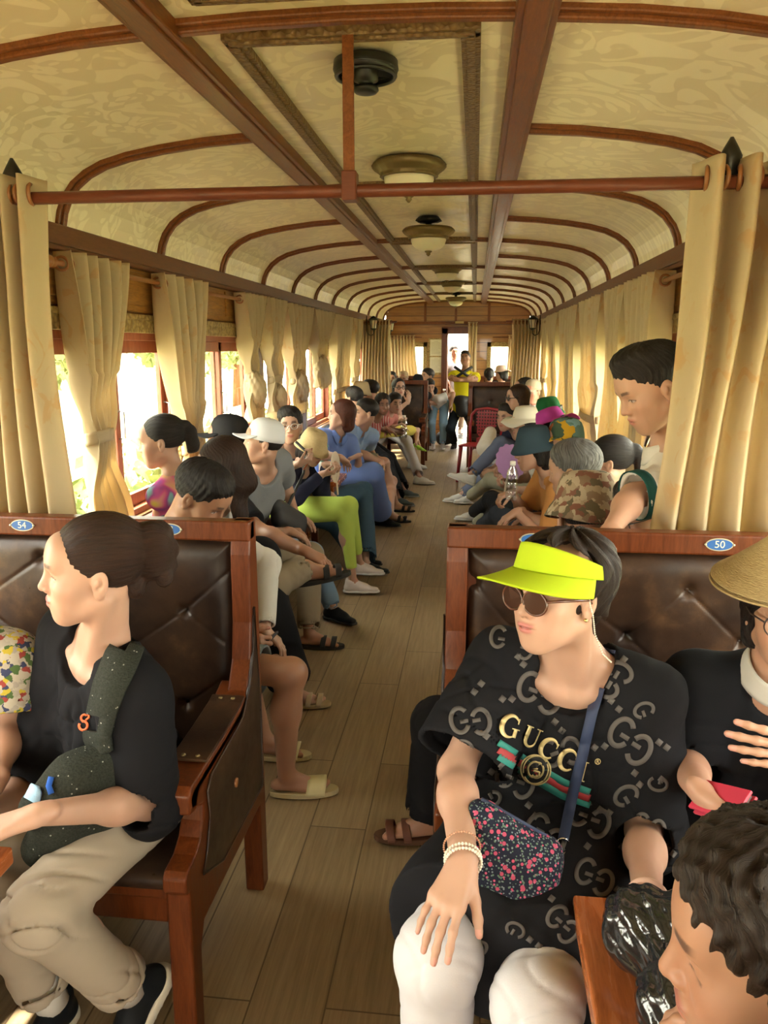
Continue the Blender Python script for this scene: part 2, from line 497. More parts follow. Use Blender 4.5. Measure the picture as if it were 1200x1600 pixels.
# side walls: lower boarding, posts, header
PIL = [-3.35 + 1.5 * i for i in range(12)]
PIL = [p for p in PIL if p < YF]
for sx_, side in ((-1, 'left'), (1, 'right')):
    def X(a, b): return (min(sx_ * a, sx_ * b), max(sx_ * a, sx_ * b))
    mb = MB()
    mb.box(*X(1.28, 1.38), YN, YF, 0, 0.78)
    mb.box(*X(1.262, 1.30), YN, YF, 0.755, 0.80)
    mb.box(*X(1.28, 1.38), YN, YF, 1.70, 2.02)
    for p in PIL + [YN + 0.05, YF - 0.05]:
        mb.box(*X(1.255, 1.38), p - 0.075, p + 0.075, 0.0, 2.0)
    tag(mb.build('wall_' + side, 'wall_wood', bevel=0.003), '%s coach wall of dark brown wood with window posts' % side, 'wall', kind='structure')
    bays = list(zip(PIL[:-1], PIL[1:]))
    for i, (a, b) in enumerate(bays):
        a += 0.075; b -= 0.075
        # frieze panel above the window
        mb = MB().box(*X(1.268, 1.285), a, b, 1.76, 1.975)
        mb.box(*X(1.260, 1.272), a + 0.05, (a + b) / 2 - 0.03, 1.79, 1.945)
        mb.box(*X(1.260, 1.272), (a + b) / 2 + 0.03, b - 0.05, 1.79, 1.945)
        o = trim(mb, 'panel_wood', 'honey brown wooden panel above a window on the %s side' % side, 0.006); o['group'] = 'panels above the %s windows' % side
        mb = MB().box(*X(1.250, 1.285), a, b, 1.665, 1.745)
        mb.box(*X(1.240, 1.262), a, b, 1.725, 1.75)
        mb.box(*X(1.256, 1.285), a, a + 0.045, 0.80, 1.68)
        mb.box(*X(1.256, 1.285), b - 0.045, b, 0.80, 1.68)
        o = trim(mb, 'gilt_carved', 'gilt carved moulding framing a window on the %s side' % side, 0.003); o['group'] = 'gilt mouldings of the %s windows' % side
        # window: two sliding sashes
        win = empty('window_%d' % (i + 1 + (20 if sx_ > 0 else 0)), (sx_ * 1.32, (a + b) / 2, 0.8), 'sliding coach window with reddish wooden sashes on the %s side' % side, 'window', group='%s side coach windows' % side, kind='structure')
        fr = MB()
        fr.box(*X(1.29, 1.37), a, b, 0.78, 0.83)
        fr.box(*X(1.29, 1.37), a, b, 1.63, 1.70)
        fr.box(*X(1.29, 1.37), a, a + 0.03, 0.8, 1.68)
        fr.box(*X(1.29, 1.37), b - 0.03, b, 0.8, 1.68)
        fr.build('frame', 'frame_red', win, 0.003)
        mid = (a + b) / 2
        opened = (i * 7 + (3 if sx_ > 0 else 0)) % 3
        for q in (0, 1):
            y0, y1 = (a + 0.03, mid + 0.03) if q == 0 else (mid - 0.03, b - 0.03)
            if q == 0 and opened == 0:       # slid open over the other pane
                y0, y1 = y0 + 0.38, y1 + 0.38
            xx = 1.305 + 0.03 * q
            s_ = MB()
            for (ya, yb, za, zb) in ((y0, y0 + 0.05, 0.83, 1.63), (y1 - 0.05, y1, 0.83, 1.63), (y0, y1, 0.83, 0.89), (y0, y1, 1.57, 1.63)):
                s_.box(*X(xx, xx + 0.026), ya, yb, za, zb)
            so = s_.build('sash', 'frame_red', win, 0.003)
            MB().box(*X(xx + 0.011, xx + 0.015), y0 + 0.045, y1 - 0.045, 0.885, 1.575).build('pane', 'glass', so)
            h = MB().tube([(sx_ * (xx - 0.002), y1 - 0.028, 1.18), (sx_ * (xx - 0.03), y1 - 0.028, 1.185), (sx_ * (xx - 0.03), y1 - 0.028, 1.305), (sx_ * (xx - 0.002), y1 - 0.028, 1.31)], 0.005, 8)
            h.build('handle', 'steel', so)
    tag(MB().box(*X(1.265, 1.285), YN, YF, 0.0, 0.09).build('baseboard_' + side, 'wall_wood', bevel=0.003), 'low dark skirting board along the %s wall' % side, 'baseboard', kind='structure')

# far end wall: boards, doorway, two small windows
WX = [(-0.95, -0.58), (0.60, 0.97)]
mb = MB()
def top_at(x):
    P = sorted(PROF)
    xs = [p[0] for p in P]; zs = [p[1] for p in P]
    return float(np.interp(abs(x), xs, zs))
xs_ = [-1.285, -0.95, -0.58, -0.17, 0.27, 0.60, 0.97, 1.285]
for a, b in zip(xs_[:-1], xs_[1:]):
    n = 8
    for q in range(n):
        xa, xb = a + (b - a) * q / n, a + (b - a) * (q + 1) / n
        zt = min(top_at(xa), top_at(xb)) + 0.03
        if (a, b) == (-0.17, 0.27): lo = 1.86
        elif (a, b) in WX: lo = 1.60
        else: lo = 0
        mb.box(xa, xb, YF, YF + 0.06, lo, zt)
        if (a, b) in WX: mb.box(xa, xb, YF, YF + 0.06, 0, 1.02)
tag(mb.build('wall_far', 'plank_wall'), 'far end wall of honey brown horizontal boards', 'wall', kind='structure')
trim(MB().prism([(x, z) for x, z in [(-1.25, 1.98), (1.25, 1.98), (1.25, 2.03), (-1.25, 2.03)]], 'y', YF - 0.03, YF), 'beam_wood', 'dark cross rail on the far end wall')
for x in (-0.02, 0.55, -0.55):
    o = trim(MB().box(x - 0.02, x + 0.02, YF - 0.025, YF, 2.03, top_at(x)), 'beam_wood', 'short dark upright above the far end doorway'); o['group'] = 'uprights above the far door'
d1 = empty('door_1', (0.05, YF, 0), 'dark brown frame of the open doorway in the far end wall', 'door', kind='structure')
mb = MB().box(-0.26, -0.15, YF - 0.04, YF + 0.08, 0, 1.92).box(0.25, 0.33, YF - 0.04, YF + 0.08, 0, 1.92).box(-0.26, 0.33, YF - 0.04, YF + 0.08, 1.82, 1.94)
mb.build('frame', 'bench_wood', d1, 0.005)
mb = MB().box(-0.20, -0.155, YF - 0.09, YF + 0.5, 0.02, 1.8)
mb.build('door_leaf', 'bench_wood', d1, 0.005)
MB().lathe([(0.004, -0.05), (0.028, -0.04), (0.03, -0.02), (0.012, 0.0), (0.012, 0.02)], (-0.20, YF - 0.06, 0.86), 14, 'y').build('handle', 'chrome', d1)
for i, (a, b) in enumerate(WX):
    w = empty('window_%d' % (41 + i), ((a + b) / 2, YF, 1.02), 'small %s end wall window in a pale wooden frame' % ('left' if i == 0 else 'right'), 'window', kind='structure')
    f = MB()
    f.box(a - 0.07, b + 0.07, YF - 0.025, YF, 1.60, 1.68).box(a - 0.07, b + 0.07, YF - 0.025, YF, 0.95, 1.02)
    f.box(a - 0.07, a, YF - 0.025, YF, 0.95, 1.68).box(b, b + 0.07, YF - 0.025, YF, 0.95, 1.68)
    f.build('frame', 'gilt_carved', w, 0.004)
    MB().box(a, b, YF + 0.02, YF + 0.026, 1.02, 1.60).build('pane', 'glass', w)
# near end wall (behind the viewpoint) with its doorway and windows
mb = MB().box(-1.285, -0.95, YN - 0.06, YN, 0, 2.4).box(-0.5, -0.4, YN - 0.06, YN, 0, 2.4).box(0.4, 0.5, YN - 0.06, YN, 0, 2.4).box(0.95, 1.285, YN - 0.06, YN, 0, 2.4)
mb.box(-1.0, -0.45, YN - 0.06, YN, 0, 0.9).box(-1.0, 1.0, YN - 0.06, YN, 1.9, 2.4).box(0.45, 1.0, YN - 0.06, YN, 0, 0.9)
tag(mb.build('wall_near', 'panel_wood'), 'near end wall of the coach behind the viewpoint', 'wall', kind='structure')
# roof skin and underframe outside
tag(MB().prism([(-1.42, 1.98), (-1.42, 2.1), (-1.2, 2.42), (0, 2.5), (1.2, 2.42), (1.42, 2.1), (1.42, 1.98), (1.34, 1.98), (1.30, 2.14), (1.15, 2.33), (0, 2.44), (-1.15, 2.33), (-1.30, 2.14), (-1.34, 1.98)], 'y', YN, YF).build('roof', 'dark_metal'), 'outer roof skin of the coach', 'roof', kind='structure')
# next carriage seen through the far doorway: vestibule floor and rails
mb = MB().box(-1.2, 1.2, YF + 0.06, YF + 1.3, -0.06, 0.0)
tag(mb.build('trim_90', 'dark_metal'), 'metal vestibule floor beyond the far doorway', 'floor', kind='structure')
mb = MB().box(-1.3, -0.12, YF + 1.5, YF + 1.56, 0, 2.3).box(0.40, 1.3, YF + 1.5, YF + 1.56, 0, 2.3).box(-0.12, 0.40, YF + 1.5, YF + 1.56, 1.78, 2.3)
tag(mb.build('wall_vestibule', 'render_white'), 'pale end of the next carriage beyond the far doorway', 'wall', kind='structure')

# ---------------------------------------------------------------- ceiling lamps
def ceiling_lamp(y, s, pendant, label, group=None):
    x, z = 0.03, 2.374
    t = empty('ceiling_lamp', (x, y, z), label, 'lamp', group)
    drop = 0.065 if pendant else 0.0
    rim = [(0.05, -0.002), (0.125, -0.004), (0.135, -0.012), (0.138, -0.020), (0.128, -0.032), (0.112, -0.044), (0.104, -0.050), (0.108, -0.056), (0.098, -0.062), (0.092, -0.055), (0.09, -0.02), (0.05, -0.012)]
    rim = [(r * s, h * s - drop) for r, h in rim]
    MB().lathe(rim, (x, y, z), 72, mod=lambda q, i: 1 + (0.022 * math.sin(q * 24 + i) if 2 < i < 8 else 0)).build('rim', 'brass', t)
    bowl = [(0.094, -0.05), (0.093, -0.068), (0.086, -0.088), (0.068, -0.106), (0.042, -0.116), (0.012, -0.120)]
    MB().lathe([(r * s, h * s - drop) for r, h in bowl], (x, y, z), 32).build('glass_bowl', 'lamp_glass', t)
    fin = [(0.018, -0.117), (0.020, -0.124), (0.010, -0.130), (0.012, -0.136), (0.004, -0.146)]
    MB().lathe([(r * s, h * s - drop) for r, h in fin], (x, y, z), 12).build('finial', 'brass', t)
    if pendant:
        MB().lathe([(0.02, -0.0), (0.06, -0.005), (0.07, -0.02), (0.075, -0.03), (0.05, -0.042), (0.02, -0.045), (0.018, -0.07), (0.045, -0.075)], (x, y, z), 24, mod=lambda q, i: 1 + (0.12 * math.sin(q * 8) if 1 < i < 5 else 0)).build('canopy', 'black_plastic', t)
    return t
ceiling_lamp(3.50, 1.15, False, 'brass rimmed milky ceiling lamp just above the hanging rod, largest in view')
ceiling_lamp(4.92, 1.15, True, 'milky glass lamp on a black rosette, second from the camera')
ceiling_lamp(7.95, 1.1, False, 'brass rimmed milky ceiling lamp, third from the camera')
ceiling_lamp(9.7, 1.1, False, 'brass rimmed ceiling lamp, fourth from the camera')
ceiling_lamp(11.6, 1.1, True, 'small far ceiling lamp, last before the end wall')
ceiling_lamp(6.35, 0.0001, False, 'x') if False else None

# ---------------------------------------------------------------- black orbit fan on the ceiling
fan = empty('ceiling_fan', (0.012, 2.30, 2.372), 'round black caged orbit fan fixed to the ceiling, nearest the camera', 'fan')
fc = (0.012, 2.30, 2.372)
mb = MB()
for zz, rr in ((-0.012, 0.088), (-0.028, 0.092), (-0.044, 0.088)):
    mb.tube([(fc[0] + 0.92 * rr * math.cos(q / 32 * 2 * math.pi), fc[1] + 0.92 * rr * math.sin(q / 32 * 2 * math.pi), fc[2] + zz) for q in range(32)], 0.006, 6, closed=True)
mb.lathe([(0.080, -0.004), (0.088, -0.008), (0.090, -0.026), (0.086, -0.040), (0.078, -0.042), (0.078, -0.038), (0.082, -0.026), (0.080, -0.012)], fc, 40)
mb.build('ring', 'black_plastic', fan)
mb = MB()
for q in range(3):
    a = q * 2 * math.pi / 3 + 0.5
    c_, s_ = math.cos(a), math.sin(a)
    mb.add([(fc[0] + c_ * r - s_ * w, fc[1] + s_ * r + c_ * w, fc[2] - 0.03 + h) for r, w, h in ((0.02, -0.012, 0.006), (0.08, -0.03, 0.012), (0.085, 0.012, -0.006), (0.02, 0.012, -0.006), (0.02, -0.012, 0.01), (0.08, -0.03, 0.016), (0.085, 0.012, -0.002), (0.02, 0.012, -0.002))],
           [(0, 1, 2, 3), (7, 6, 5, 4), (0, 4, 5, 1), (1, 5, 6, 2), (2, 6, 7, 3), (3, 7, 4, 0)])
mb.build('blades', 'black_plastic', fan)
MB().lathe([(0.03, -0.0), (0.038, -0.02), (0.034, -0.055), (0.022, -0.06), (0.02, -0.068), (0.034, -0.072), (0.036, -0.080), (0.030, -0.086), (0.016, -0.088)], fc, 24).build('hub', 'black_plastic', fan)

# ---------------------------------------------------------------- cross rods
def cross_rod(y, z, label, drop):
    t = empty('curtain_rod', (0, y, z), label, 'curtain rod')
    MB().tube([(-1.24, y, z), (-0.6, y, z), (0, y, z), (0.6, y, z), (1.24, y, z)], 0.0165, 16).build('pole', 'rod_wood', t)
    if drop:
        MB().box(-0.002 - 0.0145, -0.002 + 0.0145, y - 0.024, y + 0.024 - 0.04, z - 0.02, 2.37).build('hanger', 'beam_wood', t, 0.002)
        MB().box(-0.002 - 0.019, -0.002 + 0.019, y - 0.028, y + 0.022, z - 0.026, z + 0.045).build('bracket', 'rod_wood', t, 0.003)
    for sx_ in (-1, 1):
        MB().lathe([(0.014, 0), (0.024, 0.01), (0.018, 0.02), (0.026, 0.035), (0.028, 0.05), (0.018, 0.07), (0.004, 0.095)], (sx_ * 0.945, y + 0.03, z + 0.015), 14).build('finial', 'dark_metal', t)
    return t
cross_rod(2.10, 1.995, 'dark wooden curtain rod hanging right across the coach in front', True)

# ---------------------------------------------------------------- curtains
def curtain(name_label, along, fixed, z_top, z_bot, p0, p1, n_fold=6, amp=0.035, tie=None, knot=None, cat='curtain', group=None, seed=0, ring=True, mat='curtain_cloth', flare=0.0, shift=0.0, widths=None, n_u=None):
    """along 'y': hangs along a side wall at x=fixed; along 'x': across the coach at y=fixed. p0..p1 is its width.
    tie=(z, narrow, off): pinched at height z to that fraction of its width, off moves the pinch sideways."""
    rnd = random.Random(seed)
    ph = [rnd.uniform(-0.5, 0.5) for _ in range(6)]
    sgn = -1 if fixed > 0 else 1      # folds bulge into the coach for wall curtains
    def fn(u, v):
        z = z_top + (z_bot - z_top) * v
        w = 1.0; off = 0.0; a = amp
        if tie:
            tz, nar, toff = tie
            d = abs(z - tz)
            if z >= tz:
                k = 1 - min((z - tz) / (z_top - tz), 1.0)
                k = k ** 1.8
            else:
                k = max(0.0, 1 - (tz - z) / 0.38) ** 0.8
                k = 0.45 + 0.55 * k
            w = 1 - (1 - nar) * k
            off = toff * k
            a = amp * (1 - 0.45 * k)
        uu = u - 0.5
        c = (p0 + p1) / 2 + off + shift * v
        q = u * n_fold * 2 * math.pi + ph[0]
        low = v
        q = u * n_fold * 2 * math.pi + math.pi / 2
        prof = math.sin(q + 0.30 * math.sin(3 * v + ph[1]) * min(1, v * 3))
        prof = math.tanh(1.7 * prof) / 0.935
        along_shift = 0.22 * math.sin(2 * q) / (n_fold * 2 * math.pi) * 1.0
        wide = (p1 - p0) * w * (1 + flare * low)
        s = c + (uu + along_shift) * wide + 0.012 * math.sin(4 * v + ph[2] + u * 3)
        dd = a * prof * (1 + 0.25 * math.sin(5 * v + ph[3] + 2 * u)) + 0.006 * math.sin(9 * u + 7 * v + ph[4])
        if tie and z < tz + 0.25:
            dd += 0.012 * math.sin(34 * u + 20 * v)
        dz = 0.012 * math.sin(q + 1) * v + 0.01 * math.sin(6 * u + ph[5]) * v
        if along == 'y': return (fixed + sgn * dd, s, z + dz)
        return (s, fixed + dd, z + dz)
    t = empty('curtain', ((fixed, (p0 + p1) / 2, z_top) if along == 'y' else ((p0 + p1) / 2, fixed, z_top)), name_label, cat, group)
    mb = MB().grid(fn, n_u or n_fold * 14, 60)
    mb.build('cloth', mat, t, solid=0.003)
    if ring:
        zr = z_top - 0.045
        for k in range(n_fold * 2):
            rb = MB()
            u = (k + 0.5) / (n_fold * 2)
            s = p0 + (p1 - p0) * u
            pts = []
            for j in range(16):
                a_ = 2 * math.pi * j / 16
                tl = 0.55
                if along == 'y':
                    pts.append((fixed + 0.024 * math.cos(a_), s + 0.004 * math.cos(a_) * (-1) ** k, zr + 0.024 * math.sin(a_)))
                else:
                    pts.append((s + 0.006 * math.cos(a_) * (-1) ** k, fixed + 0.026 * math.cos(a_), zr + 0.026 * math.sin(a_)))
            rb.tube(pts, 0.006, 6, closed=True)
            rb.build('grommet', 'ring_wood', t)
    if tie:
        tz, nar, toff = tie
        c = (p0 + p1) / 2 + toff + shift * (z_top - tz) / (z_top - z_bot)
        w = (p1 - p0) * nar / 2 + 0.012
        d0 = fixed + sgn * 0.0
        def band(u, v):
            a_ = 2 * math.pi * u
            zz = tz + (v - 0.5) * 0.05 + 0.01 * math.cos(a_)
            if along == 'y': return (d0 + 0.045 * math.cos(a_), c + w * math.sin(a_), zz)
            return (c + w * math.sin(a_), fixed + 0.045 * math.cos(a_), zz)
        MB().grid(band, 24, 4).build('tie_band', mat, t, solid=0.006)
    if knot:
        kz, kr = knot
        c = (p0 + p1) / 2 + (tie[2] if tie else 0)
        d0 = fixed + sgn * 0.03
        def bulb(u, v):
            a_ = 2 * math.pi * u; b_ = math.pi * v
            r = kr * (1 + 0.05 * math.sin(a_ * 2 + b_ * 3 + seed) + 0.09 * abs(math.sin(a_ * 4 - b_ * 3.5 + seed)) + 0.03 * math.sin(a_ * 13 + b_ * 9))
            return (d0 + 0.55 * r * math.sin(b_) * math.cos(a_), c + 0.85 * r * math.sin(b_) * math.sin(a_) - 0.02 * math.cos(b_), kz + 1.0 * r * math.cos(b_) - 0.25 * r * math.sin(b_) * math.sin(a_))
        MB().grid(bulb, 60, 36).build('knot', mat, t)
    return t

# big curtains on the near cross rod
curtain('wide cream curtain hanging from the cross rod at the left edge', 'x', 2.10, 2.05, 0.98, -1.20, -0.865, 6, 0.045, seed=3, shift=0.01, n_u=120)
curtain('wide cream pleated curtain on the cross rod, hiding the leaning boy\'s back', 'x', 2.10, 2.05, 1.075, 0.865, 1.25, 5, 0.050, seed=8, shift=-0.03, flare=0.06, n_u=120)

# wall curtains with their rods
def wall_rod(sx_, y0, y1, label, group=None):
    t = empty('curtain_rod', (sx_ * 1.19, (y0 + y1) / 2, 1.90), label, 'curtain rod', group)
    MB().tube([(sx_ * 1.19, y0, 1.90), (sx_ * 1.19, (y0 + y1) / 2, 1.90), (sx_ * 1.19, y1, 1.90)], 0.011, 10).build('pole', 'ring_wood', t)
    for yy, d in ((y0, -1), (y1, 1)):
        MB().lathe([(0.011, 0), (0.022, 0.012 * d), (0.014, 0.022 * d), (0.024, 0.04 * d), (0.024, 0.055 * d), (0.012, 0.075 * d), (0.004, 0.085 * d)], (sx_ * 1.19, yy, 1.90), 14, 'y').build('finial', 'ring_wood', t)
    for yy in (y0 + 0.08, y1 - 0.08):
        MB().box(min(sx_ * 1.19, sx_ * 1.265), max(sx_ * 1.19, sx_ * 1.265), yy - 0.01, yy + 0.01, 1.885, 1.915).build('bracket', 'ring_wood', t, 0.002)
for sx_, side in ((-1, 'left'), (1, 'right')):
    for y0, y1 in ((2.75, 4.02), (4.28, 5.52), (5.78, 7.02), (7.28, 8.52), (8.78, 10.0)):
        wall_rod(sx_, y0, y1, 'slim wooden curtain rod on the %s wall, %s' % (side, {2.75: 'nearest the camera', 4.28: 'second from the camera', 5.78: 'middle one of the five', 7.28: 'fourth from the camera', 8.78: 'farthest, before the lantern'}[y0]), 'window curtain rods on the %s wall' % side)
LC = 'cream curtain on the left wall '
curtain(LC + 'tied in the middle with a cloth band', 'y', -1.19, 1.945, 0.84, 2.78, 3.24, 5, 0.050, (1.24, 0.30, -0.02), seed=1)
curtain(LC + 'behind the ponytailed girl', 'y', -1.19, 1.945, 0.92, 3.66, 4.22, 5, 0.050, (1.06, 0.38, 0.10), seed=2)
curtain(LC + 'twisted into a big knot above the white cap', 'y', -1.19, 1.945, 1.10, 4.98, 5.42, 5, 0.050, (1.40, 0.30, 0.02), (1.31, 0.115), seed=4)
curtain(LC + 'with a crumpled knot beyond the big knot', 'y', -1.17, 1.945, 1.08, 5.46, 5.98, 5, 0.050, (1.36, 0.42, 0.05), (1.22, 0.10), seed=5)
curtain(LC + 'ending in a ruffle behind the round glasses', 'y', -1.19, 1.945, 1.04, 6.10, 7.05, 6, 0.050, (1.32, 0.28, 0.0), (1.27, 0.13), seed=6)
curtain(LC + 'bunched up short beside the woman in blue', 'y', -1.19, 1.945, 1.22, 7.20, 8.1, 5, 0.050, (1.42, 0.26, -0.1), (1.36, 0.15), seed=7)
curtain(LC + 'falling straight behind the woman in blue', 'y', -1.19, 1.945, 0.85, 8.25, 9.35, 7, 0.048, (1.12, 0.8, 0.0), seed=9)
curtain(LC + 'falling narrow behind the man in the blue polo', 'y', -1.19, 1.945, 0.85, 9.5, 10.2, 5, 0.048, (1.2, 0.5, 0.0), seed=10)
curtain('bunched pleated curtain hung across the coach at the left, under the lantern', 'x', 10.5, 1.96, 0.86, -1.20, -0.80, 9, 0.035, seed=11)
curtain(LC + 'beyond the bunched cross curtain', 'y', -1.15, 1.93, 0.9, 10.9, 12.3, 5, 0.04, (1.1, 0.5, 0.0), seed=12)
curtain('cream curtain drawn half across the left end wall window', 'x', 13.68, 1.80, 1.0, -1.18, -0.72, 8, 0.02, seed=13, shift=0.06)
curtain('narrow cream curtain hanging beside the far doorway', 'x', 13.70, 2.02, 0.9, 0.19, 0.36, 3, 0.02, seed=14, shift=0.0)
curtain('cream curtain at the right end wall window', 'x', 13.68, 1.80, 0.98, 0.88, 1.15, 5, 0.02, seed=15)
RC = 'cream curtain on the right wall '
curtain(RC + 'hanging straight, close behind the leaning boy', 'y', 1.19, 1.945, 0.80, 3.78, 4.50, 6, 0.050, seed=20)
curtain(RC + 'in dull folds between two bright ones', 'y', 1.19, 1.945, 0.80, 4.55, 5.15, 5, 0.050, seed=21)
curtain(RC + 'glowing with daylight above the girl in braids', 'y', 1.19, 1.945, 0.80, 5.35, 6.40, 6, 0.050, (1.1, 0.8, 0.06), seed=22)
curtain(RC + 'with a bright gap beside it, above the purple hat', 'y', 1.19, 1.945, 0.80, 6.60, 7.85, 7, 0.050, seed=23, shift=-0.05)
curtain(RC + 'glowing above the green hat', 'y', 1.19, 1.945, 0.80, 8.1, 9.2, 6, 0.050, (1.0, 0.85, 0), seed=24)
curtain(RC + 'drawn narrow just before the cross curtain', 'y', 1.19, 1.945, 0.80, 9.35, 10.3, 5, 0.03, (1.2, 0.5, 0.1), seed=25)
curtain('bunched pleated curtain hung across the coach at the right, under the lantern', 'x', 10.5, 1.96, 0.86, 0.80, 1.20, 9, 0.035, seed=26)
# curtains behind the viewpoint
for y0 in (-1.75, -0.25, 1.2):
    for sx_ in (-1, 1):
        if True: continue
        curtain('cream curtain gathered at a window post behind the viewpoint', 'y', sx_ * 1.19, 1.945, 0.85, y0, y0 + 0.35, 5, 0.03, (1.2, 0.4, 0), seed=int(30 + y0 * 4), group='curtains behind the viewpoint')

# far cross rod
t = empty('curtain_rod', (0, 10.5, 1.925), 'far curtain rod stretched between the bunched cross curtains', 'curtain rod')
for a, b in ((-1.24, -0.72), (0.72, 1.24)):
    MB().tube([(a, 10.5, 1.925), (b, 10.5, 1.925)], 0.014, 10).build('pole', 'rod_wood', t)

# ---------------------------------------------------------------- lantern sconces
def lantern(x, y, z, label):
    t = empty('wall_lantern', (x, y, z), label, 'lantern')
    MB().lathe([(0.012, 0.10), (0.03, 0.085), (0.062, 0.06), (0.066, 0.05), (0.05, 0.045)], (x, y, z), 6).build('cap', 'dark_metal', t)
    MB().lathe([(0.05, 0.045), (0.034, -0.06), (0.03, -0.065)], (x, y, z), 6).build('glass', 'lamp_glass', t)
    mb = MB()
    for k in range(6):
        a = k * math.pi / 3
        mb.tube([(x + 0.055 * math.cos(a), y + 0.055 * math.sin(a), z + 0.05), (x + 0.036 * math.cos(a), y + 0.036 * math.sin(a), z - 0.066)], 0.004, 5)
    mb.lathe([(0.036, -0.06), (0.04, -0.07), (0.015, -0.085), (0.006, -0.10)], (x, y, z), 6)
    mb.build('cage', 'dark_metal', t)
    s = 1 if x > 0 else -1
    pts = [(x, y, z - 0.09), (x, y, z - 0.13), (x + s * 0.03, y, z - 0.155), (x + s * 0.07, y, z - 0.14), (x + s * 0.09, y, z - 0.09), (x + s * 0.09, y, z + 0.1)]
    MB().tube(pts, 0.007, 8).build('arm', 'dark_metal', t)
lantern(-1.02, 10.40, 1.90, 'dark iron lantern on the left wall near the far benches')
lantern(1.06, 10.40, 1.90, 'dark iron lantern on the right wall near the far benches')
lantern(-1.06, 12.9, 1.93, 'small dark lantern at the far left, beyond the cross curtain')

# ---------------------------------------------------------------- notices
def notice(z0, z1, label):
    t = empty('notice', (-0.355, YF - 0.04, z0), label, 'notice')
    MB().box(-0.46, -0.25, YF - 0.012, YF, z0, z1).build('sheet', 'paper', t)
    mb = MB()
    rnd = random.Random(5)
    n = 11
    for k in range(n):
        zz = z1 - 0.03 - k * (z1 - z0 - 0.05) / n
        w = rnd.uniform(0.12, 0.17) if k else 0.07
        a = -0.355 - (w / 2 if k == 0 else 0.085)
        mb.box(a, a + w, YF - 0.0125, YF - 0.0118, zz - 0.003, zz)
    mb.build('text_lines', 'ink', t)
MB_board = tag(MB().box(-0.49, -0.22, YF - 0.002, YF + 0.001, 1.12, 1.75).build('notice_board', 'gilt_carved', bevel=0.001), 'pale wooden backing board of the two notices by the far door', 'board')
notice(1.445, 1.725, 'upper cream paper notice left of the far doorway')
notice(1.155, 1.425, 'lower cream paper notice left of the far doorway')
tag(MB().box(-0.03, 0.12, YF - 0.045, YF - 0.03, 1.985, 2.035).build('plaque', 'plaque_cream', bevel=0.003), 'small cream plaque over the far doorway', 'plaque')

# ---------------------------------------------------------------- transverse leather benches
def plate(x, y, z, txt, label, s=1.0):
    t = empty('seat_number_plate', (x, y, z), label, 'plate')
    mb = MB()
    ov = [(x + 0.034 * s * math.cos(a), z + 0.0165 * s * math.sin(a)) for a in np.linspace(0, 2 * math.pi, 33)[:-1]]
    mb.prism(ov, 'y', y - 0.0015, y)
    mb.build('rim', 'plate_rim', t)
    ov = [(x + 0.031 * s * math.cos(a), z + 0.014 * s * math.sin(a)) for a in np.linspace(0, 2 * math.pi, 33)[:-1]]
    MB().prism(ov, 'y', y - 0.0025, y - 0.0008).build('enamel', 'plate_blue', t)
    cu = bpy.data.curves.new('digits', 'FONT')
    cu.body = txt; cu.size = 0.026 * s; cu.align_x = 'CENTER'; cu.align_y = 'CENTER'; cu.extrude = 0.0004
    tmp = bpy.data.objects.new('tmp', cu)
    me = bpy.data.meshes.new_from_object(tmp)
    bpy.data.objects.remove(tmp)
    me.transform(Matrix.Translation((x, y - 0.003, z)) @ Matrix.Rotation(math.pi / 2, 4, 'X'))
    link('digits', me, 'plate_digit', t)
    mb = MB()
    for sx_ in (-1, 1):
        mb.lathe([(0.003, -0.003), (0.003, 0.0)], (x + sx_ * 0.034 * s, y - 0.001, z), 8, 'y')
    mb.build('screws', 'plate_rim', t)

def leather_back(x0, x1, z0, z1, y, buttons, t, thick=0.03):
    """padded back facing -y with deep buttons joined by stitched creases"""
    def h(x, z):
        e = min((x - x0), (x1 - x), (z - z0), (z1 - z))
        pad = thick * (1 - math.exp(-max(e, 0) / 0.018))
        pad += 0.006 * math.sin((x - x0) * 9) * math.sin((z - z0) * 8)
        for i, (bx, bz) in enumerate(buttons):
            d = math.hypot(x - bx, z - bz)
            pad -= 0.016 * math.exp(-(d / 0.016) ** 2) + 0.007 * math.exp(-(d / 0.08) ** 2)
            for (cx, cz) in buttons[i + 1:]:
                L = math.hypot(cx - bx, cz - bz)
                if L < 0.30 and abs(cx - bx) > 0.07 and abs(cz - bz) > 0.07:
                    tt = ((x - bx) * (cx - bx) + (z - bz) * (cz - bz)) / L / L
                    if 0 <= tt <= 1:
                        dd = abs((x - bx) * (cz - bz) - (z - bz) * (cx - bx)) / L
                        pad -= 0.0045 * math.exp(-(dd / 0.0045) ** 2) * (0.45 + abs(tt - 0.5))
        return pad
    nx = int((x1 - x0) / 0.005); nz = int((z1 - z0) / 0.005)
    if y > 5: nx //= 3; nz //= 3
    MB().grid(lambda u, v: (x0 + (x1 - x0) * u, y - h(x0 + (x1 - x0) * u, z0 + (z1 - z0) * v), z0 + (z1 - z0) * v), nx, nz).build('back_cushion', 'leather', t)
    for bx, bz in buttons:
        if x0 + 0.02 < bx < x1 - 0.02 and z0 + 0.02 < bz < z1 - 0.02:
            MB().lathe([(0.011, 0.012), (0.0115, 0.004), (0.009, -0.002), (0.003, -0.005)], (bx, y - h(bx, bz) - 0.004, bz), 14, 'y').build('button', 'leather', t)

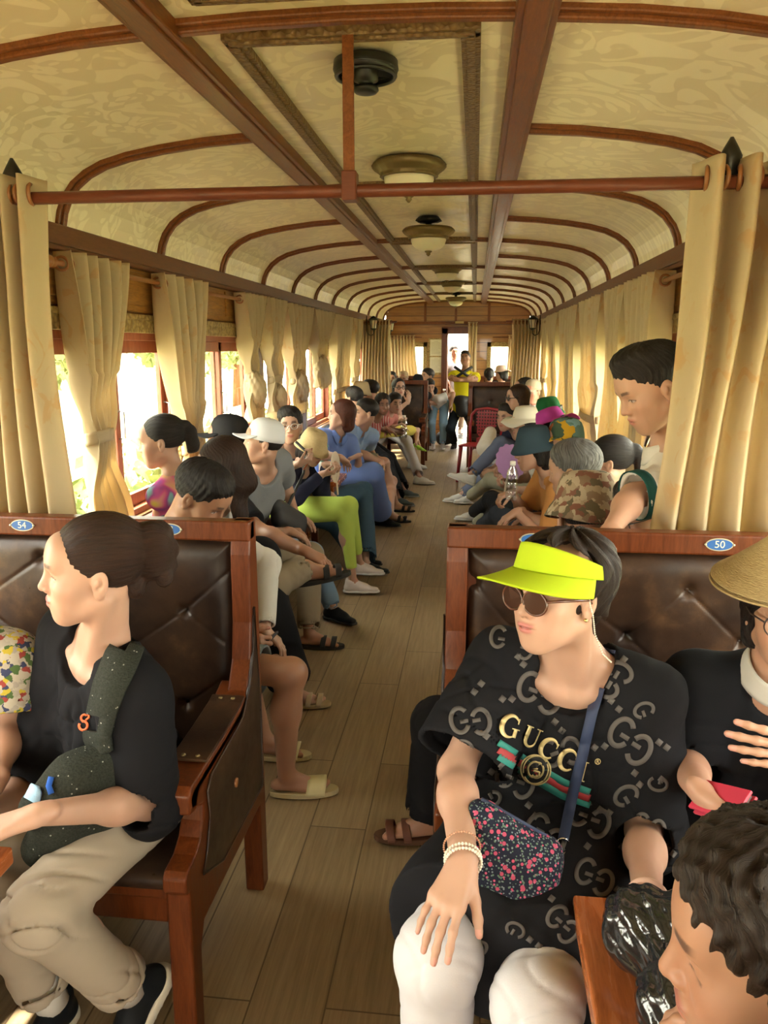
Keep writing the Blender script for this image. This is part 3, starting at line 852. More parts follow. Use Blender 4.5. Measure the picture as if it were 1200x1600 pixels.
def arm_side(t, xo, xi, dy, xin):
    """aisle end of the bench: posts, scroll arm, leather side panel. xo outer face, xi inner face"""
    a, b = min(xo, xi), max(xo, xi)
    # shaped side board (y, z)
    prof = [(1.97, 0.0), (2.0, 0.0), (2.0, 1.14), (1.95, 1.14), (1.93, 1.05), (1.925, 0.86), (1.905, 0.76), (1.86, 0.69), (1.80, 0.665), (1.66, 0.655), (1.54, 0.655), (1.44, 0.65), (1.425, 0.635), (1.43, 0.605), (1.47, 0.595), (1.50, 0.58),
            (1.495, 0.54), (1.475, 0.51), (1.44, 0.49), (1.39, 0.485), (1.375, 0.475), (1.375, 0.44), (1.39, 0.43), (1.385, 0.0), (1.435, 0.0), (1.445, 0.25), (1.47, 0.30), (1.72, 0.295), (1.94, 0.29), (1.945, 0.0)]
    MB().prism([(y + dy, z) for y, z in prof], 'x', a, b).build('side_frame', 'bench_wood', t, 0.006, seg=3)
    # wide arm top and scroll nose
    aw0, aw1 = (min(xo, xin), max(xo, xin))
    MB().prism([(y + dy, z) for y, z in [(1.90, 0.70), (1.80, 0.672), (1.66, 0.662), (1.44, 0.66), (1.42, 0.645), (1.42, 0.60), (1.46, 0.59), (1.48, 0.625), (1.80, 0.635), (1.90, 0.66)]], 'x', aw0, aw1).build('arm_rest', 'bench_wood', t, 0.006, seg=3)
    MB().prism([(y + dy, z) for y, z in [(1.83, 0.682), (1.80, 0.676), (1.66, 0.667), (1.53, 0.665), (1.53, 0.672), (1.66, 0.675), (1.80, 0.684), (1.83, 0.690)]], 'x', aw0 - 0.002, aw1 + 0.002).build('arm_pad', 'leather', t, 0.002)
    mb = MB()
    for yy, zz in ((1.545, 0.672), (1.815, 0.686)):
        for f in (0.3, 0.7):
            mb.lathe([(0.006, 0), (0.005, 0.003), (0.002, 0.0045)], (aw0 + (aw1 - aw0) * f, yy + dy, zz), 10)
    mb.build('studs', 'brass', t)
    s = 1 if xo > xi else -1
    pan = [(1.94, 0.90), (1.915, 0.78), (1.87, 0.70), (1.80, 0.64), (1.55, 0.625), (1.52, 0.60), (1.53, 0.53), (1.50, 0.46), (1.47, 0.42), (1.60, 0.36), (1.96, 0.345), (1.97, 0.6)]
    x_ = xo + s * 0.004
    MB().prism([(y + dy, z) for y, z in pan], 'x', min(xo - s * 0.002, x_), max(xo - s * 0.002, x_)).build('side_panel', 'leather', t, 0.003)
    MB().tube([(x_, y + dy, z) for y, z in pan], 0.003, 6, closed=True).build('piping', 'leather', t)
    MB().lathe([(0.012, -s * 0.004), (0.012, s * 0.004), (0.006, s * 0.006)], (x_, 1.72 + dy, 0.50), 12, 'x').build('button', 'ring_wood', t)

def bench(x_wall, x_aisle, dy, label, buttons, full=True):
    t = empty('leather_bench', ((x_wall + x_aisle) / 2, 1.9 + dy, 0), label, 'bench')
    a, b = min(x_wall, x_aisle), max(x_wall, x_aisle)
    s = 1 if x_aisle > x_wall else -1
    xi = x_aisle - s * 0.055      # inner edge of the aisle post
    pa, pb = min(x_wall, xi), max(x_wall, xi)
    MB().box(a, b, 1.935 + dy, 1.985 + dy, 1.085, 1.14).build('top_rail', 'bench_wood', t, 0.006, seg=3)
    MB().box(pa, pb, 1.965 + dy, 1.985 + dy, 0.30, 1.09).build('back_board', 'bench_wood', t)
    leather_back(pa, pb, 0.44, 1.083, 1.965 + dy, buttons, t)
    MB().box(pa, pb, 1.44 + dy, 1.93 + dy, 0.37, 0.405).build('seat_board', 'bench_wood', t, 0.004)
    def seat(u, v):
        x = pa + (pb - pa) * u
        e = min(u, 1 - u) * (pb - pa)
        # v: 0 underside front -> over the nose -> back
        if v < 0.2:
            q = v / 0.2 * math.pi
            y = 1.44 - 0.022 * math.sin(q); z = 0.4225 - 0.0225 * math.cos(q)
        else:
            y = 1.44 + (v - 0.2) / 0.8 * 0.50; z = 0.445
            z += 0.012 * math.sin((v - 0.2) / 0.8 * math.pi) * (1 - math.exp(-e / 0.03))
        return (x, y + dy, z)
    MB().grid(seat, 60, 40).build('seat_cushion', 'leather', t)
    MB().box(pa, pb, 1.45 + dy, 1.49 + dy, 0.30, 0.40).build('apron', 'bench_wood', t, 0.004)
    arm_side(t, x_aisle, xi, dy, xi - s * 0.03)
    MB().box(min(x_wall, x_wall + s * 0.05), max(x_wall, x_wall + s * 0.05), 1.40 + dy, 1.45 + dy, 0, 0.40).build('leg', 'bench_wood', t, 0.004)
    MB().box(min(x_wall, x_wall + s * 0.05), max(x_wall, x_wall + s * 0.05), 1.93 + dy, 1.985 + dy, 0, 1.09).build('leg', 'bench_wood', t, 0.004)
    return t
BL = [(-0.46, 0.88), (-0.87, 1.02), (-0.66, 0.74), (-1.08, 0.88), (-0.30, 1.02), (-0.47, 0.60), (-0.28, 0.74), (-0.87, 0.74), (-0.67, 1.12)]
bench(-1.25, -0.262, 0.02, 'brown leather bench with wooden frame, left of the aisle under the woman in black', BL)
BR = [(0.74, 0.86), (0.87, 0.99), (0.52, 0.86), (0.35, 1.02), (1.00, 0.83), (0.62, 0.70), (0.40, 0.70), (1.10, 0.99), (0.87, 0.68)]
BR = [(0.74, 0.86), (0.885, 0.99), (0.55, 1.0), (0.34, 0.99), (1.03, 0.85), (0.60, 0.72), (0.45, 0.86), (0.90, 0.72), (1.16, 0.98)]
bench(1.25, 0.268, 0.02, 'brown leather bench with wooden frame, right of the aisle behind the green visor', BR)
bench(-1.25, -0.32, 9.0, 'dark leather bench facing us at the far left end of the aisle', [(-0.55, 0.88), (-0.95, 0.88), (-0.75, 0.68)])
bench(1.25, 0.25, 8.6, 'dark leather bench facing us at the far right, behind the red chair', [(0.55, 0.88), (0.95, 0.88), (0.75, 0.68)])
bench(-1.25, -0.36, 10.7, 'wooden bench back of the last row, left of the far doorway', [(-0.6, 0.88)])
bench(1.25, 0.42, 10.7, 'wooden bench back of the last row, right of the far doorway', [(0.8, 0.88)])
plate(-0.91, 1.9545, 1.115, '54', 'blue oval seat plate reading 54, at the far left of the left bench rail')
plate(-0.485, 1.9545, 1.115, '53', 'blue oval seat plate reading 53, beside the hair bun near the aisle')
plate(0.49, 1.9545, 1.115, '49', 'blue oval seat plate half hidden behind the green visor')
plate(0.95, 1.9545, 1.115, '50', 'blue oval seat plate reading 50, under the right hanging curtain')

# ---------------------------------------------------------------- long side benches
def side_bench(sx_, y0, y1, label):
    t = empty('side_bench', (sx_ * 1.05, (y0 + y1) / 2, 0), label, 'bench')
    def X(a, b): return (min(sx_ * a, sx_ * b), max(sx_ * a, sx_ * b))
    MB().box(*X(0.80, 1.26), y0, y1, 0.38, 0.43).build('seat', 'leather', t, 0.015, seg=3)
    MB().box(*X(0.83, 0.87), y0, y1, 0.30, 0.385).build('apron', 'bench_wood', t, 0.004)
    n = 6
    for k in range(n):
        y = y0 + 0.1 + (y1 - y0 - 0.2) * k / (n - 1)
        MB().box(*X(0.83, 0.88), y - 0.025, y + 0.025, 0, 0.385).build('leg', 'bench_wood', t, 0.004)
    MB().box(*X(1.20, 1.255), y0, y1, 0.43, 0.80).build('backrest', 'leather', t, 0.015, seg=3)
side_bench(-1, 2.06, 10.9, 'long leather side bench under the left windows')
side_bench(1, 2.06, 10.5, 'long leather side bench under the right windows')

# ---------------------------------------------------------------- tables
def table(x0, x1, y0, y1, label, leg, h=0.70):
    t = empty('wooden_table', ((x0 + x1) / 2, (y0 + y1) / 2, 0), label, 'table')
    MB().box(x0, x1, y0, y1, h - 0.035, h).build('table_top', 'table_wood', t, 0.005, seg=3)
    MB().box(x0 + 0.04, x1 - 0.04, y0 + 0.04, y1 - 0.04, h - 0.09, h - 0.035).build('apron', 'table_wood', t, 0.003)
    MB().box(leg[0] - 0.03, leg[0] + 0.03, leg[1] - 0.03, leg[1] + 0.03, 0, h - 0.09).build('leg', 'table_wood', t, 0.003)
table(0.515, 1.24, 0.50, 1.16, 'reddish wooden table at the lower right under the black bag', (0.62, 0.8))
table(-1.24, -0.495, 0.45, 1.17, 'reddish wooden table just showing at the left edge', (-0.62, 0.8))
table(-1.20, -0.62, 5.32, 5.72, 'small reddish wooden table between the navy sleeves and the woman in blue', (-0.9, 5.5), float(atY(507, 748, 5.45)[2]))

# ---------------------------------------------------------------- red plastic chair
def plastic_chair(loc, rz):
    t = empty('plastic_chair', loc, 'red plastic chair with a pierced back at the far right of the aisle', 'chair')
    B = []
    mb = MB().grid(lambda u, v: ((u - 0.5) * 0.40, (v - 0.5) * 0.40, 0.44 - 0.012 * math.sin(u * math.pi) * math.sin(v * math.pi)), 12, 12)
    B.append(mb.build('seat', 'red_plastic', t, solid=0.012))
    for sx_ in (-1, 1):
        for sy_ in (-1, 1):
            B.append(MB().tube([(sx_ * 0.175, sy_ * 0.175, 0.44), (sx_ * 0.205, sy_ * 0.205, 0.0)], [0.024, 0.018], 10).build('leg', 'red_plastic', t))
    pts = [(-0.19, 0.18, 0.44), (-0.205, 0.20, 0.62), (-0.195, 0.225, 0.78), (-0.14, 0.235, 0.845), (0, 0.24, 0.865), (0.14, 0.235, 0.845), (0.195, 0.225, 0.78), (0.205, 0.20, 0.62), (0.19, 0.18, 0.44)]
    B.append(MB().tube(pts, 0.017, 10).build('back_frame', 'red_plastic', t))
    mb = MB()
    nx, nz = 17, 19
    for i in range(nx):
        for j in range(nz):
            x = -0.14 + 0.28 * i / (nx - 1); z = 0.50 + 0.35 * j / (nz - 1)
            if abs(x) > 0.085 + 0.055 * math.sin((z - 0.48) / 0.38 * math.pi * 0.62): continue
            if i % 2 and j % 2 and i < nx - 1: continue
            y = 0.19 + (z - 0.44) * 0.12
            mb.box(x - 0.0088, x + 0.0088, y - 0.004, y + 0.004, z - 0.0098, z + 0.0098)
    mb.box(-0.11, 0.11, 0.18, 0.20, 0.44, 0.50)
    B.append(mb.build('back_lattice', 'red_plastic', t))
    t.rotation_euler = (0, 0, rz)
    for b in B: b.matrix_parent_inverse = Matrix()
plastic_chair((0.41, 9.35, 0), math.radians(-20))

# ---------------------------------------------------------------- outside
tag(MB().box(-60, 60, -60, 60, -1.1, -1.05).build('ground', 'gravel'), 'bright green grass beside the track', 'ground', kind='structure')
tag(MB().box(-6.6, -5.0, 3.0, 40, -1.05, -0.1).build('platform', 'render_white', bevel=0.02), 'pale platform outside the left windows', 'platform')
tag(MB().box(-15, -13.5, 9, 36, -1.05, 3.2).build('station_wall', 'render_white', bevel=0.02), 'sunlit pale building outside the left windows', 'building')
rnd = np.random.default_rng(4)
def bush(c, r, n, label, size=0.12, trunk=True):
    t = empty('tree', (c[0], c[1], -1.05), label, 'tree', 'trees beyond the platform')
    d = rnd.normal(size=(n, 3)); d /= np.linalg.norm(d, axis=1)[:, None]
    P = np.array(c) + d * (rnd.uniform(0.55, 1.0, (n, 1))) * np.array(r)
    vs = np.empty((n, 4, 3)); a = rnd.normal(size=(n, 3)); a /= np.linalg.norm(a, axis=1)[:, None]
    b = np.cross(a, rnd.normal(size=(n, 3))); b /= np.linalg.norm(b, axis=1)[:, None]
    s = rnd.uniform(0.6, 1.3, (n, 1)) * size
    vs[:, 0] = P - a * s; vs[:, 1] = P + b * s * 0.5; vs[:, 2] = P + a * s; vs[:, 3] = P - b * s * 0.5
    me = bpy.data.meshes.new('foliage')
    me.from_pydata(vs.reshape(-1, 3).tolist(), [], [(4 * i, 4 * i + 1, 4 * i + 2, 4 * i + 3) for i in range(n)])
    link('foliage', me, 'leaf', t)
    if trunk or True:
        MB().tube([(c[0], c[1], -1.05), (c[0] + 0.05, c[1], c[2])], [0.12 * r[0], 0.04 * r[0]], 8).build('trunk', 'wall_wood', t)
def hedge(x0, dx, ya, yb, z, n, label):
    P = np.stack([x0 + rnd.normal(size=n) * dx, rnd.uniform(ya, yb, n), z + rnd.uniform(-0.7, 0.55, n) * (1 + 0.35 * np.sin(np.linspace(0, 60, n)))], 1)
    vs = np.empty((n, 4, 3)); a = rnd.normal(size=(n, 3)); a /= np.linalg.norm(a, axis=1)[:, None]
    b = np.cross(a, rnd.normal(size=(n, 3))); b /= np.linalg.norm(b, axis=1)[:, None]
    q = rnd.uniform(0.6, 1.3, (n, 1)) * 0.11
    vs[:, 0] = P - a * q; vs[:, 1] = P + b * q * 0.5; vs[:, 2] = P + a * q; vs[:, 3] = P - b * q * 0.5
    me = bpy.data.meshes.new('hedge')
    me.from_pydata(vs.reshape(-1, 3).tolist(), [], [(4 * k, 4 * k + 1, 4 * k + 2, 4 * k + 3) for k in range(n)])
    tag(link('hedge', me, 'leaf'), label, 'hedge', kind='stuff')
hedge(-3.4, 0.35, -3, 17, -0.30, 26000, 'sunlit low green hedge growing just outside the left windows')
hedge(3.9, 0.5, -3, 17, -0.2, 12000, 'green hedge growing outside the right windows')
TL = ['large leafy tree beyond the hedge, in the first left window', 'leafy tree beyond the platform, seen through the first left window', 'second leafy tree beyond the platform', 'third leafy tree beyond the platform', 'farthest leafy tree beyond the platform']
for i, (x, y, z, r) in enumerate([(-8.0, 5.5, 2.6, 2.2), (-7.6, 10.5, 2.4, 2.0), (-9.0, 16.0, 2.6, 2.4), (-8.0, 22.0, 2.6, 2.4), (-9.0, 30.0, 2.8, 2.8)]):
    bush((x, y, z), (r * 0.8, r * 1.2, r * 0.75), 4200, TL[i], 0.20, True)
t = empty('curtain_rod', (-0.95, 13.72, 1.77), 'short curtain rod over the left end wall window', 'curtain rod')
MB().tube([(-1.2, 13.70, 1.765), (-0.6, 13.70, 1.765)], 0.009, 8).build('pole', 'rod_wood', t)
t = empty('curtain_rod', (1.0, 13.72, 1.77), 'short curtain rod over the right end wall window', 'curtain rod')
MB().tube([(0.62, 13.70, 1.765), (1.2, 13.70, 1.765)], 0.009, 8).build('pole', 'rod_wood', t)
t = empty('curtain_rod', (0.2, 13.74, 1.98), 'short curtain rod above the far doorway', 'curtain rod')
MB().tube([(-0.2, 13.72, 1.985), (0.40, 13.72, 1.985)], 0.009, 8).build('pole', 'rod_wood', t)
# ================================================================ ORGANIC SURFACES (signed distance fields meshed with surface nets)
def V(*a): return np.array(a if len(a) > 1 else a[0], float)
def nrm(v):
    v = np.asarray(v, float); return v / (np.linalg.norm(v) + 1e-12)
def rotv(v, axis, deg):
    a = math.radians(deg); axis = nrm(axis); v = np.asarray(v, float)
    return v * math.cos(a) + np.cross(axis, v) * math.sin(a) + axis * axis.dot(v) * (1 - math.cos(a))

class Field:
    def __init__(s): s.p = []; s.disp = []
    def cone(s, a, b, ra, rb=None, k=0.0, sq=None, cut=None, op='u'):
        a = V(a); b = V(b); rb = ra if rb is None else rb
        m = max(ra, rb) * (max(1.0, sq[1]) if sq else 1.0)
        lo = np.minimum(a, b) - m; hi = np.maximum(a, b) + m
        s.p.append(('c', op, k, lo, hi, (a, b, ra, rb, sq, cut))); return s
    def ell(s, c, r, R=None, k=0.0, op='u'):
        c = V(c); r = V(r)
        R = np.eye(3) if R is None else np.asarray(R, float)
        e = np.sqrt(((R * r[None, :]) ** 2).sum(1))
        s.p.append(('e', op, k, c - e, c + e, (c, r, R))); return s
    def box(s, c, h, R=None, rd=0.005, k=0.0, op='u'):
        c = V(c); h = V(h)
        R = np.eye(3) if R is None else np.asarray(R, float)
        e = (np.abs(R) * h[None, :]).sum(1)
        s.p.append(('b', op, k, c - e, c + e, (c, h, R, rd))); return s
    def bounds(s):
        L = [q for q in s.p if q[1] == 'u']
        return np.min([q[3] for q in L], 0), np.max([q[4] for q in L], 0)
    @staticmethod
    def _d(q, X, Y, Z):
        t, op, k, lo, hi, g = q
        if t == 'c':
            a, b, ra, rb, sq, cut = g
            ab = b - a; L2 = ab.dot(ab) + 1e-12
            px, py, pz = X - a[0], Y - a[1], Z - a[2]
            h = np.clip((px * ab[0] + py * ab[1] + pz * ab[2]) / L2, 0, 1)
            dx, dy, dz = px - ab[0] * h, py - ab[1] * h, pz - ab[2] * h
            f = 1.0
            if sq is not None:
                n, sc = sq
                t_ = (dx * n[0] + dy * n[1] + dz * n[2]) * (1 / sc - 1)
                dx = dx + n[0] * t_; dy = dy + n[1] * t_; dz = dz + n[2] * t_
                f = min(sc, 1.0) ** 0.5
            d = (np.sqrt(dx * dx + dy * dy + dz * dz) - (ra + (rb - ra) * h)) * f
            if cut:
                n = ab / math.sqrt(L2)
                if cut & 1: d = np.maximum(d, (X - b[0]) * n[0] + (Y - b[1]) * n[1] + (Z - b[2]) * n[2])
                if cut & 2: d = np.maximum(d, -((X - a[0]) * n[0] + (Y - a[1]) * n[1] + (Z - a[2]) * n[2]))
            return d
        if t == 'e':
            c, r, R = g
            x, y, z = X - c[0], Y - c[1], Z - c[2]
            u = x * R[0, 0] + y * R[1, 0] + z * R[2, 0]
            v = x * R[0, 1] + y * R[1, 1] + z * R[2, 1]
            w = x * R[0, 2] + y * R[1, 2] + z * R[2, 2]
            k0 = np.sqrt((u / r[0]) ** 2 + (v / r[1]) ** 2 + (w / r[2]) ** 2)
            k1 = np.sqrt((u / r[0] ** 2) ** 2 + (v / r[1] ** 2) ** 2 + (w / r[2] ** 2) ** 2)
            return k0 * (k0 - 1) / (k1 + 1e-9)
        c, h, R, rd = g
        x, y, z = X - c[0], Y - c[1], Z - c[2]
        u = np.abs(x * R[0, 0] + y * R[1, 0] + z * R[2, 0]) - h[0] + rd
        v = np.abs(x * R[0, 1] + y * R[1, 1] + z * R[2, 1]) - h[1] + rd
        w = np.abs(x * R[0, 2] + y * R[1, 2] + z * R[2, 2]) - h[2] + rd
        return np.sqrt(np.maximum(u, 0) ** 2 + np.maximum(v, 0) ** 2 + np.maximum(w, 0) ** 2) + np.minimum(np.maximum(u, np.maximum(v, w)), 0) - rd
    @staticmethod
    def _comb(A, d, op, k):
        if op == 's':
            if k > 0:
                h = np.maximum(k - np.abs(A + d), 0) / k
                return np.maximum(A, -d) + h * h * k * 0.25
            return np.maximum(A, -d)
        if op == 'i':
            return np.maximum(A, d)
        if k > 0:
            h = np.maximum(k - np.abs(A - d), 0) / k
            return np.minimum(A, d) - h * h * k * 0.25
        return np.minimum(A, d)
    def grid(s, xs, ys, zs):
        D = np.full((len(xs), len(ys), len(zs)), 0.08, np.float32)
        for q in s.p:
            m = q[2] + 0.022
            if q[1] == 'i':
                sl = (slice(None),) * 3
            else:
                ix = [np.searchsorted(ax, (q[3][i] - m, q[4][i] + m)) for i, ax in enumerate((xs, ys, zs))]
                if any(j[0] >= j[1] for j in ix): continue
                sl = tuple(slice(int(j[0]), int(j[1])) for j in ix)
            X = xs[sl[0]][:, None, None]; Y = ys[sl[1]][None, :, None]; Z = zs[sl[2]][None, None, :]
            D[sl] = s._comb(D[sl], s._d(q, X, Y, Z).astype(np.float32), q[1], q[2])
        for f in s.disp:
            band = np.abs(D) < 0.03
            I = np.nonzero(band)
            D[I] += f(xs[I[0]], ys[I[1]], zs[I[2]]).astype(np.float32)
        return D
    def at(s, P):
        X, Y, Z = P[:, 0], P[:, 1], P[:, 2]
        D = np.full(len(P), 0.08)
        for q in s.p: D = s._comb(D, s._d(q, X, Y, Z), q[1], q[2])
        for f in s.disp: D = D + np.where(np.abs(D) < 0.03, f(X, Y, Z), 0)
        return D

def nets(D, xs, ys, zs):
    S = D < 0
    nx, ny, nz = D.shape
    c = [S[i:nx - 1 + i, j:ny - 1 + j, k:nz - 1 + k] for i in (0, 1) for j in (0, 1) for k in (0, 1)]
    al = c[0].copy(); an = c[0].copy()
    for q in c[1:]: al &= q; an |= q
    act = an & ~al
    I, J, K = np.nonzero(act)
    if len(I) == 0: return np.zeros((0, 3)), np.zeros((0, 4), int)
    idx = np.full(act.shape, -1, np.int32)
    idx[I, J, K] = np.arange(len(I))
    P = np.zeros((len(I), 3)); N = np.zeros(len(I))
    ax = (xs, ys, zs)
    for d in range(3):
        o = [(0, 0), (0, 1), (1, 0), (1, 1)]
        for (a, b) in o:
            off0 = [0, 0, 0]; oth = [e for e in range(3) if e != d]
            off0[oth[0]] = a; off0[oth[1]] = b
            off1 = list(off0); off1[d] = 1
            v0 = D[I + off0[0], J + off0[1], K + off0[2]]; v1 = D[I + off1[0], J + off1[1], K + off1[2]]
            m = (v0 < 0) != (v1 < 0)
            t = np.where(m, v0 / np.where(np.abs(v0 - v1) < 1e-12, 1, v0 - v1), 0)
            g0 = [xs[np.minimum(I + off0[0], nx - 1)], ys[np.minimum(J + off0[1], ny - 1)], zs[np.minimum(K + off0[2], nz - 1)]]
            g1 = [xs[np.minimum(I + off1[0], nx - 1)], ys[np.minimum(J + off1[1], ny - 1)], zs[np.minimum(K + off1[2], nz - 1)]]
            for e in range(3):
                P[:, e] += np.where(m, g0[e] + (g1[e] - g0[e]) * t, 0)
            N += m
    P /= N[:, None]
    Q = []
    for d in range(3):
        o = [e for e in range(3) if e != d]
        sh0 = [slice(None)] * 3; sh1 = [slice(None)] * 3
        sh0[d] = slice(0, -1); sh1[d] = slice(1, None)
        E = S[tuple(sh0)] != S[tuple(sh1)]
        A = np.array(np.nonzero(E)).T
        ok = (A[:, o[0]] > 0) & (A[:, o[1]] > 0) & (A[:, o[0]] < D.shape[o[0]] - 1) & (A[:, o[1]] < D.shape[o[1]] - 1)
        A = A[ok]
        ins = S[A[:, 0], A[:, 1], A[:, 2]]
        def g(a, b):
            B = A.copy(); B[:, o[0]] += a; B[:, o[1]] += b
            return idx[B[:, 0], B[:, 1], B[:, 2]]
        q = np.stack([g(-1, -1), g(0, -1), g(0, 0), g(-1, 0)], 1)
        flip = ins if d != 1 else ~ins
        q[~flip] = q[~flip][:, ::-1]
        Q.append(q)
    Q = np.concatenate(Q)
    return P, Q[(Q >= 0).all(1)]

def mesh_field(F, res, fine=(), clip=None):
    """whole field at res; boxes in fine = [(lo, hi, res)] are meshed at their own resolution"""
    lo, hi = F.bounds()
    lo = lo - 0.03; hi = hi + 0.03
    if clip is not None: lo = np.maximum(lo, clip[0]); hi = np.minimum(hi, clip[1])
    def run(lo, hi, r, holes):
        ax = [np.arange(lo[i], hi[i] + r, r) for i in range(3)]
        D = F.grid(*ax)
        P, Q = nets(D, *ax)
        if len(Q) and holes:
            C = P[Q].mean(1)
            for (l, h, _) in holes:
                ins = ((C > l + r * 0.8) & (C < h - r * 0.8)).all(1)
                Q = Q[~ins]; C = C[~ins]
        return P, Q
    Ps, Qs, n = [], [], 0
    fine = list(fine)
    P, Q = run(lo, hi, res, fine)
    Ps.append(P); Qs.append(Q); n += len(P)
    for i, (l, h, r) in enumerate(fine):
        l = np.maximum(l, lo); h = np.minimum(h, hi)
        if (h <= l).any(): continue
        P, Q = run(l, h, r, fine[:i])
        Ps.append(P); Qs.append(Q + n); n += len(P)
    P = np.concatenate(Ps); Q = np.concatenate(Qs)
    used = np.unique(Q)
    mp = np.zeros(len(P), int); mp[used] = np.arange(len(used))
    return P[used], mp[Q]

def put_mesh(name, P, Q, mat, parent, cols=None, attr=None):
    me = bpy.data.meshes.new(name)
    me.vertices.add(len(P)); me.vertices.foreach_set('co', P.astype(np.float32).ravel())
    me.loops.add(len(Q) * 4); me.loops.foreach_set('vertex_index', Q.astype(np.int32).ravel())
    me.polygons.add(len(Q)); me.polygons.foreach_set('loop_start', np.arange(0, len(Q) * 4, 4, dtype=np.int32))
    me.update(calc_edges=True)
    me.polygons.foreach_set('use_smooth', np.ones(len(Q), bool))
    if cols is not None:
        a = me.color_attributes.new('col', 'FLOAT_COLOR', 'POINT')
        a.data.foreach_set('color', np.concatenate([cols, np.ones((len(P), 1))], 1).astype(np.float32).ravel())
    if attr is not None:
        for k, v in attr.items():
            a = me.attributes.new(k, 'FLOAT', 'POINT')
            a.data.foreach_set('value', v.astype(np.float32))
    return link(name, me, mat, parent)

def wrinkle(amp, freq=70.0, seed=0, dirv=None):
    r = np.random.default_rng(seed)
    A = r.normal(size=(4, 3)); A /= np.linalg.norm(A, axis=1)[:, None]
    if dirv is not None: A[0] = nrm(dirv); A[1] = nrm(A[0] + 0.5 * A[1])
    ph = r.uniform(0, 6, 6)
    def f(x, y, z):
        w = 0.9 * np.sin(freq * 0.23 * (A[2, 0] * x + A[2, 1] * y + A[2, 2] * z) + ph[2]) + 0.7 * np.sin(freq * 0.37 * (A[3, 0] * x + A[3, 1] * y + A[3, 2] * z) + ph[3])
        a = np.sin(freq * (A[0, 0] * x + A[0, 1] * y + A[0, 2] * z) + 1.6 * w + ph[0])
        b = np.sin(freq * 0.55 * (A[1, 0] * x + A[1, 1] * y + A[1, 2] * z) - 1.3 * w + ph[1])
        return amp * (0.5 * a * np.abs(a) + 0.6 * b) * (0.65 + 0.35 * np.sin(freq * 0.15 * (x + y + z) + ph[4]))
    return f
def joint_folds(c, d, amp, n=55.0, rad=0.11):
    c = V(c); d = nrm(d)
    def f(x, y, z):
        px, py, pz = x - c[0], y - c[1], z - c[2]
        t = px * d[0] + py * d[1] + pz * d[2]
        r2 = px * px + py * py + pz * pz
        w = 1.9 * np.sin(13 * (px - py) + 9 * pz + c[0] * 40) + 0.8 * np.sin(31 * (py + pz) + 5)
        g1 = np.abs(np.sin(n * 1.15 * t + w)); g2 = np.abs(np.sin(n * 0.8 * t - 1.2 * w + 1.3))
        m1 = 0.55 + 0.45 * np.sin(26 * (px + pz) - 17 * py); m2 = 0.55 - 0.45 * np.sin(21 * (py - pz) + 14 * px)
        return amp * (1.7 * np.exp(-(g1 / 0.30) ** 2) * m1 + 1.3 * np.exp(-(g2 / 0.26) ** 2) * m2 - 0.7) * np.exp(-r2 / rad ** 2)
    return f

# skin, hair and cloth materials
m = NT('skin', 0.48, 0.4)
at_ = m.new('Attribute', attribute_name='col')
v = m.co(world=True)
m.base(m.mix(m.math('MULTIPLY', m.noise(v, 30, 4, 0.6), 0.22), at_.outputs['Color'], (0.45, 0.18, 0.11)))
m.inp('Subsurface Weight', 0.12); m.inp('Subsurface Radius', (0.02, 0.008, 0.004)); m.inp('Subsurface Scale', 0.5)
m.bump(m.noise(v, 450, 2), 0.12, 0.0006)
def hair_mat(name, c1, c2, rough=0.42):
    m = NT(name, rough, 0.22)
    f = m.new('Attribute', attribute_name='flow').outputs['Fac']
    l = m.new('Attribute', attribute_name='run').outputs['Fac']
    vv = m.new('CombineXYZ', {'X': m.math('MULTIPLY', f, 1.0), 'Y': m.math('MULTIPLY', l, 0.05), 'Z': 0.0}).outputs[0]
    n1 = m.noise(vv, 60, 4, 0.7)
    n2 = m.noise(vv, 16, 3, 0.6)
    m.base(m.ramp(m.math('ADD', m.math('MULTIPLY', n1, 0.5), m.math('MULTIPLY', n2, 0.5)), (0.35, c1), (0.65, c2)))
    m.bump(m.math('ADD', n1, n2), 0.8, 0.0035)
    m.inp('Roughness', m.math('MULTIPLY_ADD', n1, 0.35, rough - 0.15))
hair_mat('hair_black', (0.006, 0.005, 0.005), (0.026, 0.020, 0.018))
hair_mat('hair_brown', (0.010, 0.0045, 0.003), (0.042, 0.018, 0.010))
hair_mat('hair_darkbrown', (0.007, 0.0045, 0.0035), (0.030, 0.018, 0.012))
hair_mat('hair_red', (0.03, 0.010, 0.006), (0.12, 0.035, 0.018))
hair_mat('hair_grey', (0.02, 0.02, 0.02), (0.20, 0.19, 0.18), 0.6)
def cloth(name, c, rough=0.9, var=0.3, weave=400, sheen=0.0):
    if name in MATS: return name
    m = NT(name, rough, 0.12, c)
    v = m.co(world=True)
    m.base(m.mix(m.math('MULTIPLY', m.noise(v, 9, 4, 0.6), var), c, tuple(q * 0.65 for q in c)))
    m.bump(m.noise(v, weave, 2), 0.2, 0.0008)
    m.inp('Sheen Weight', sheen)
    return name

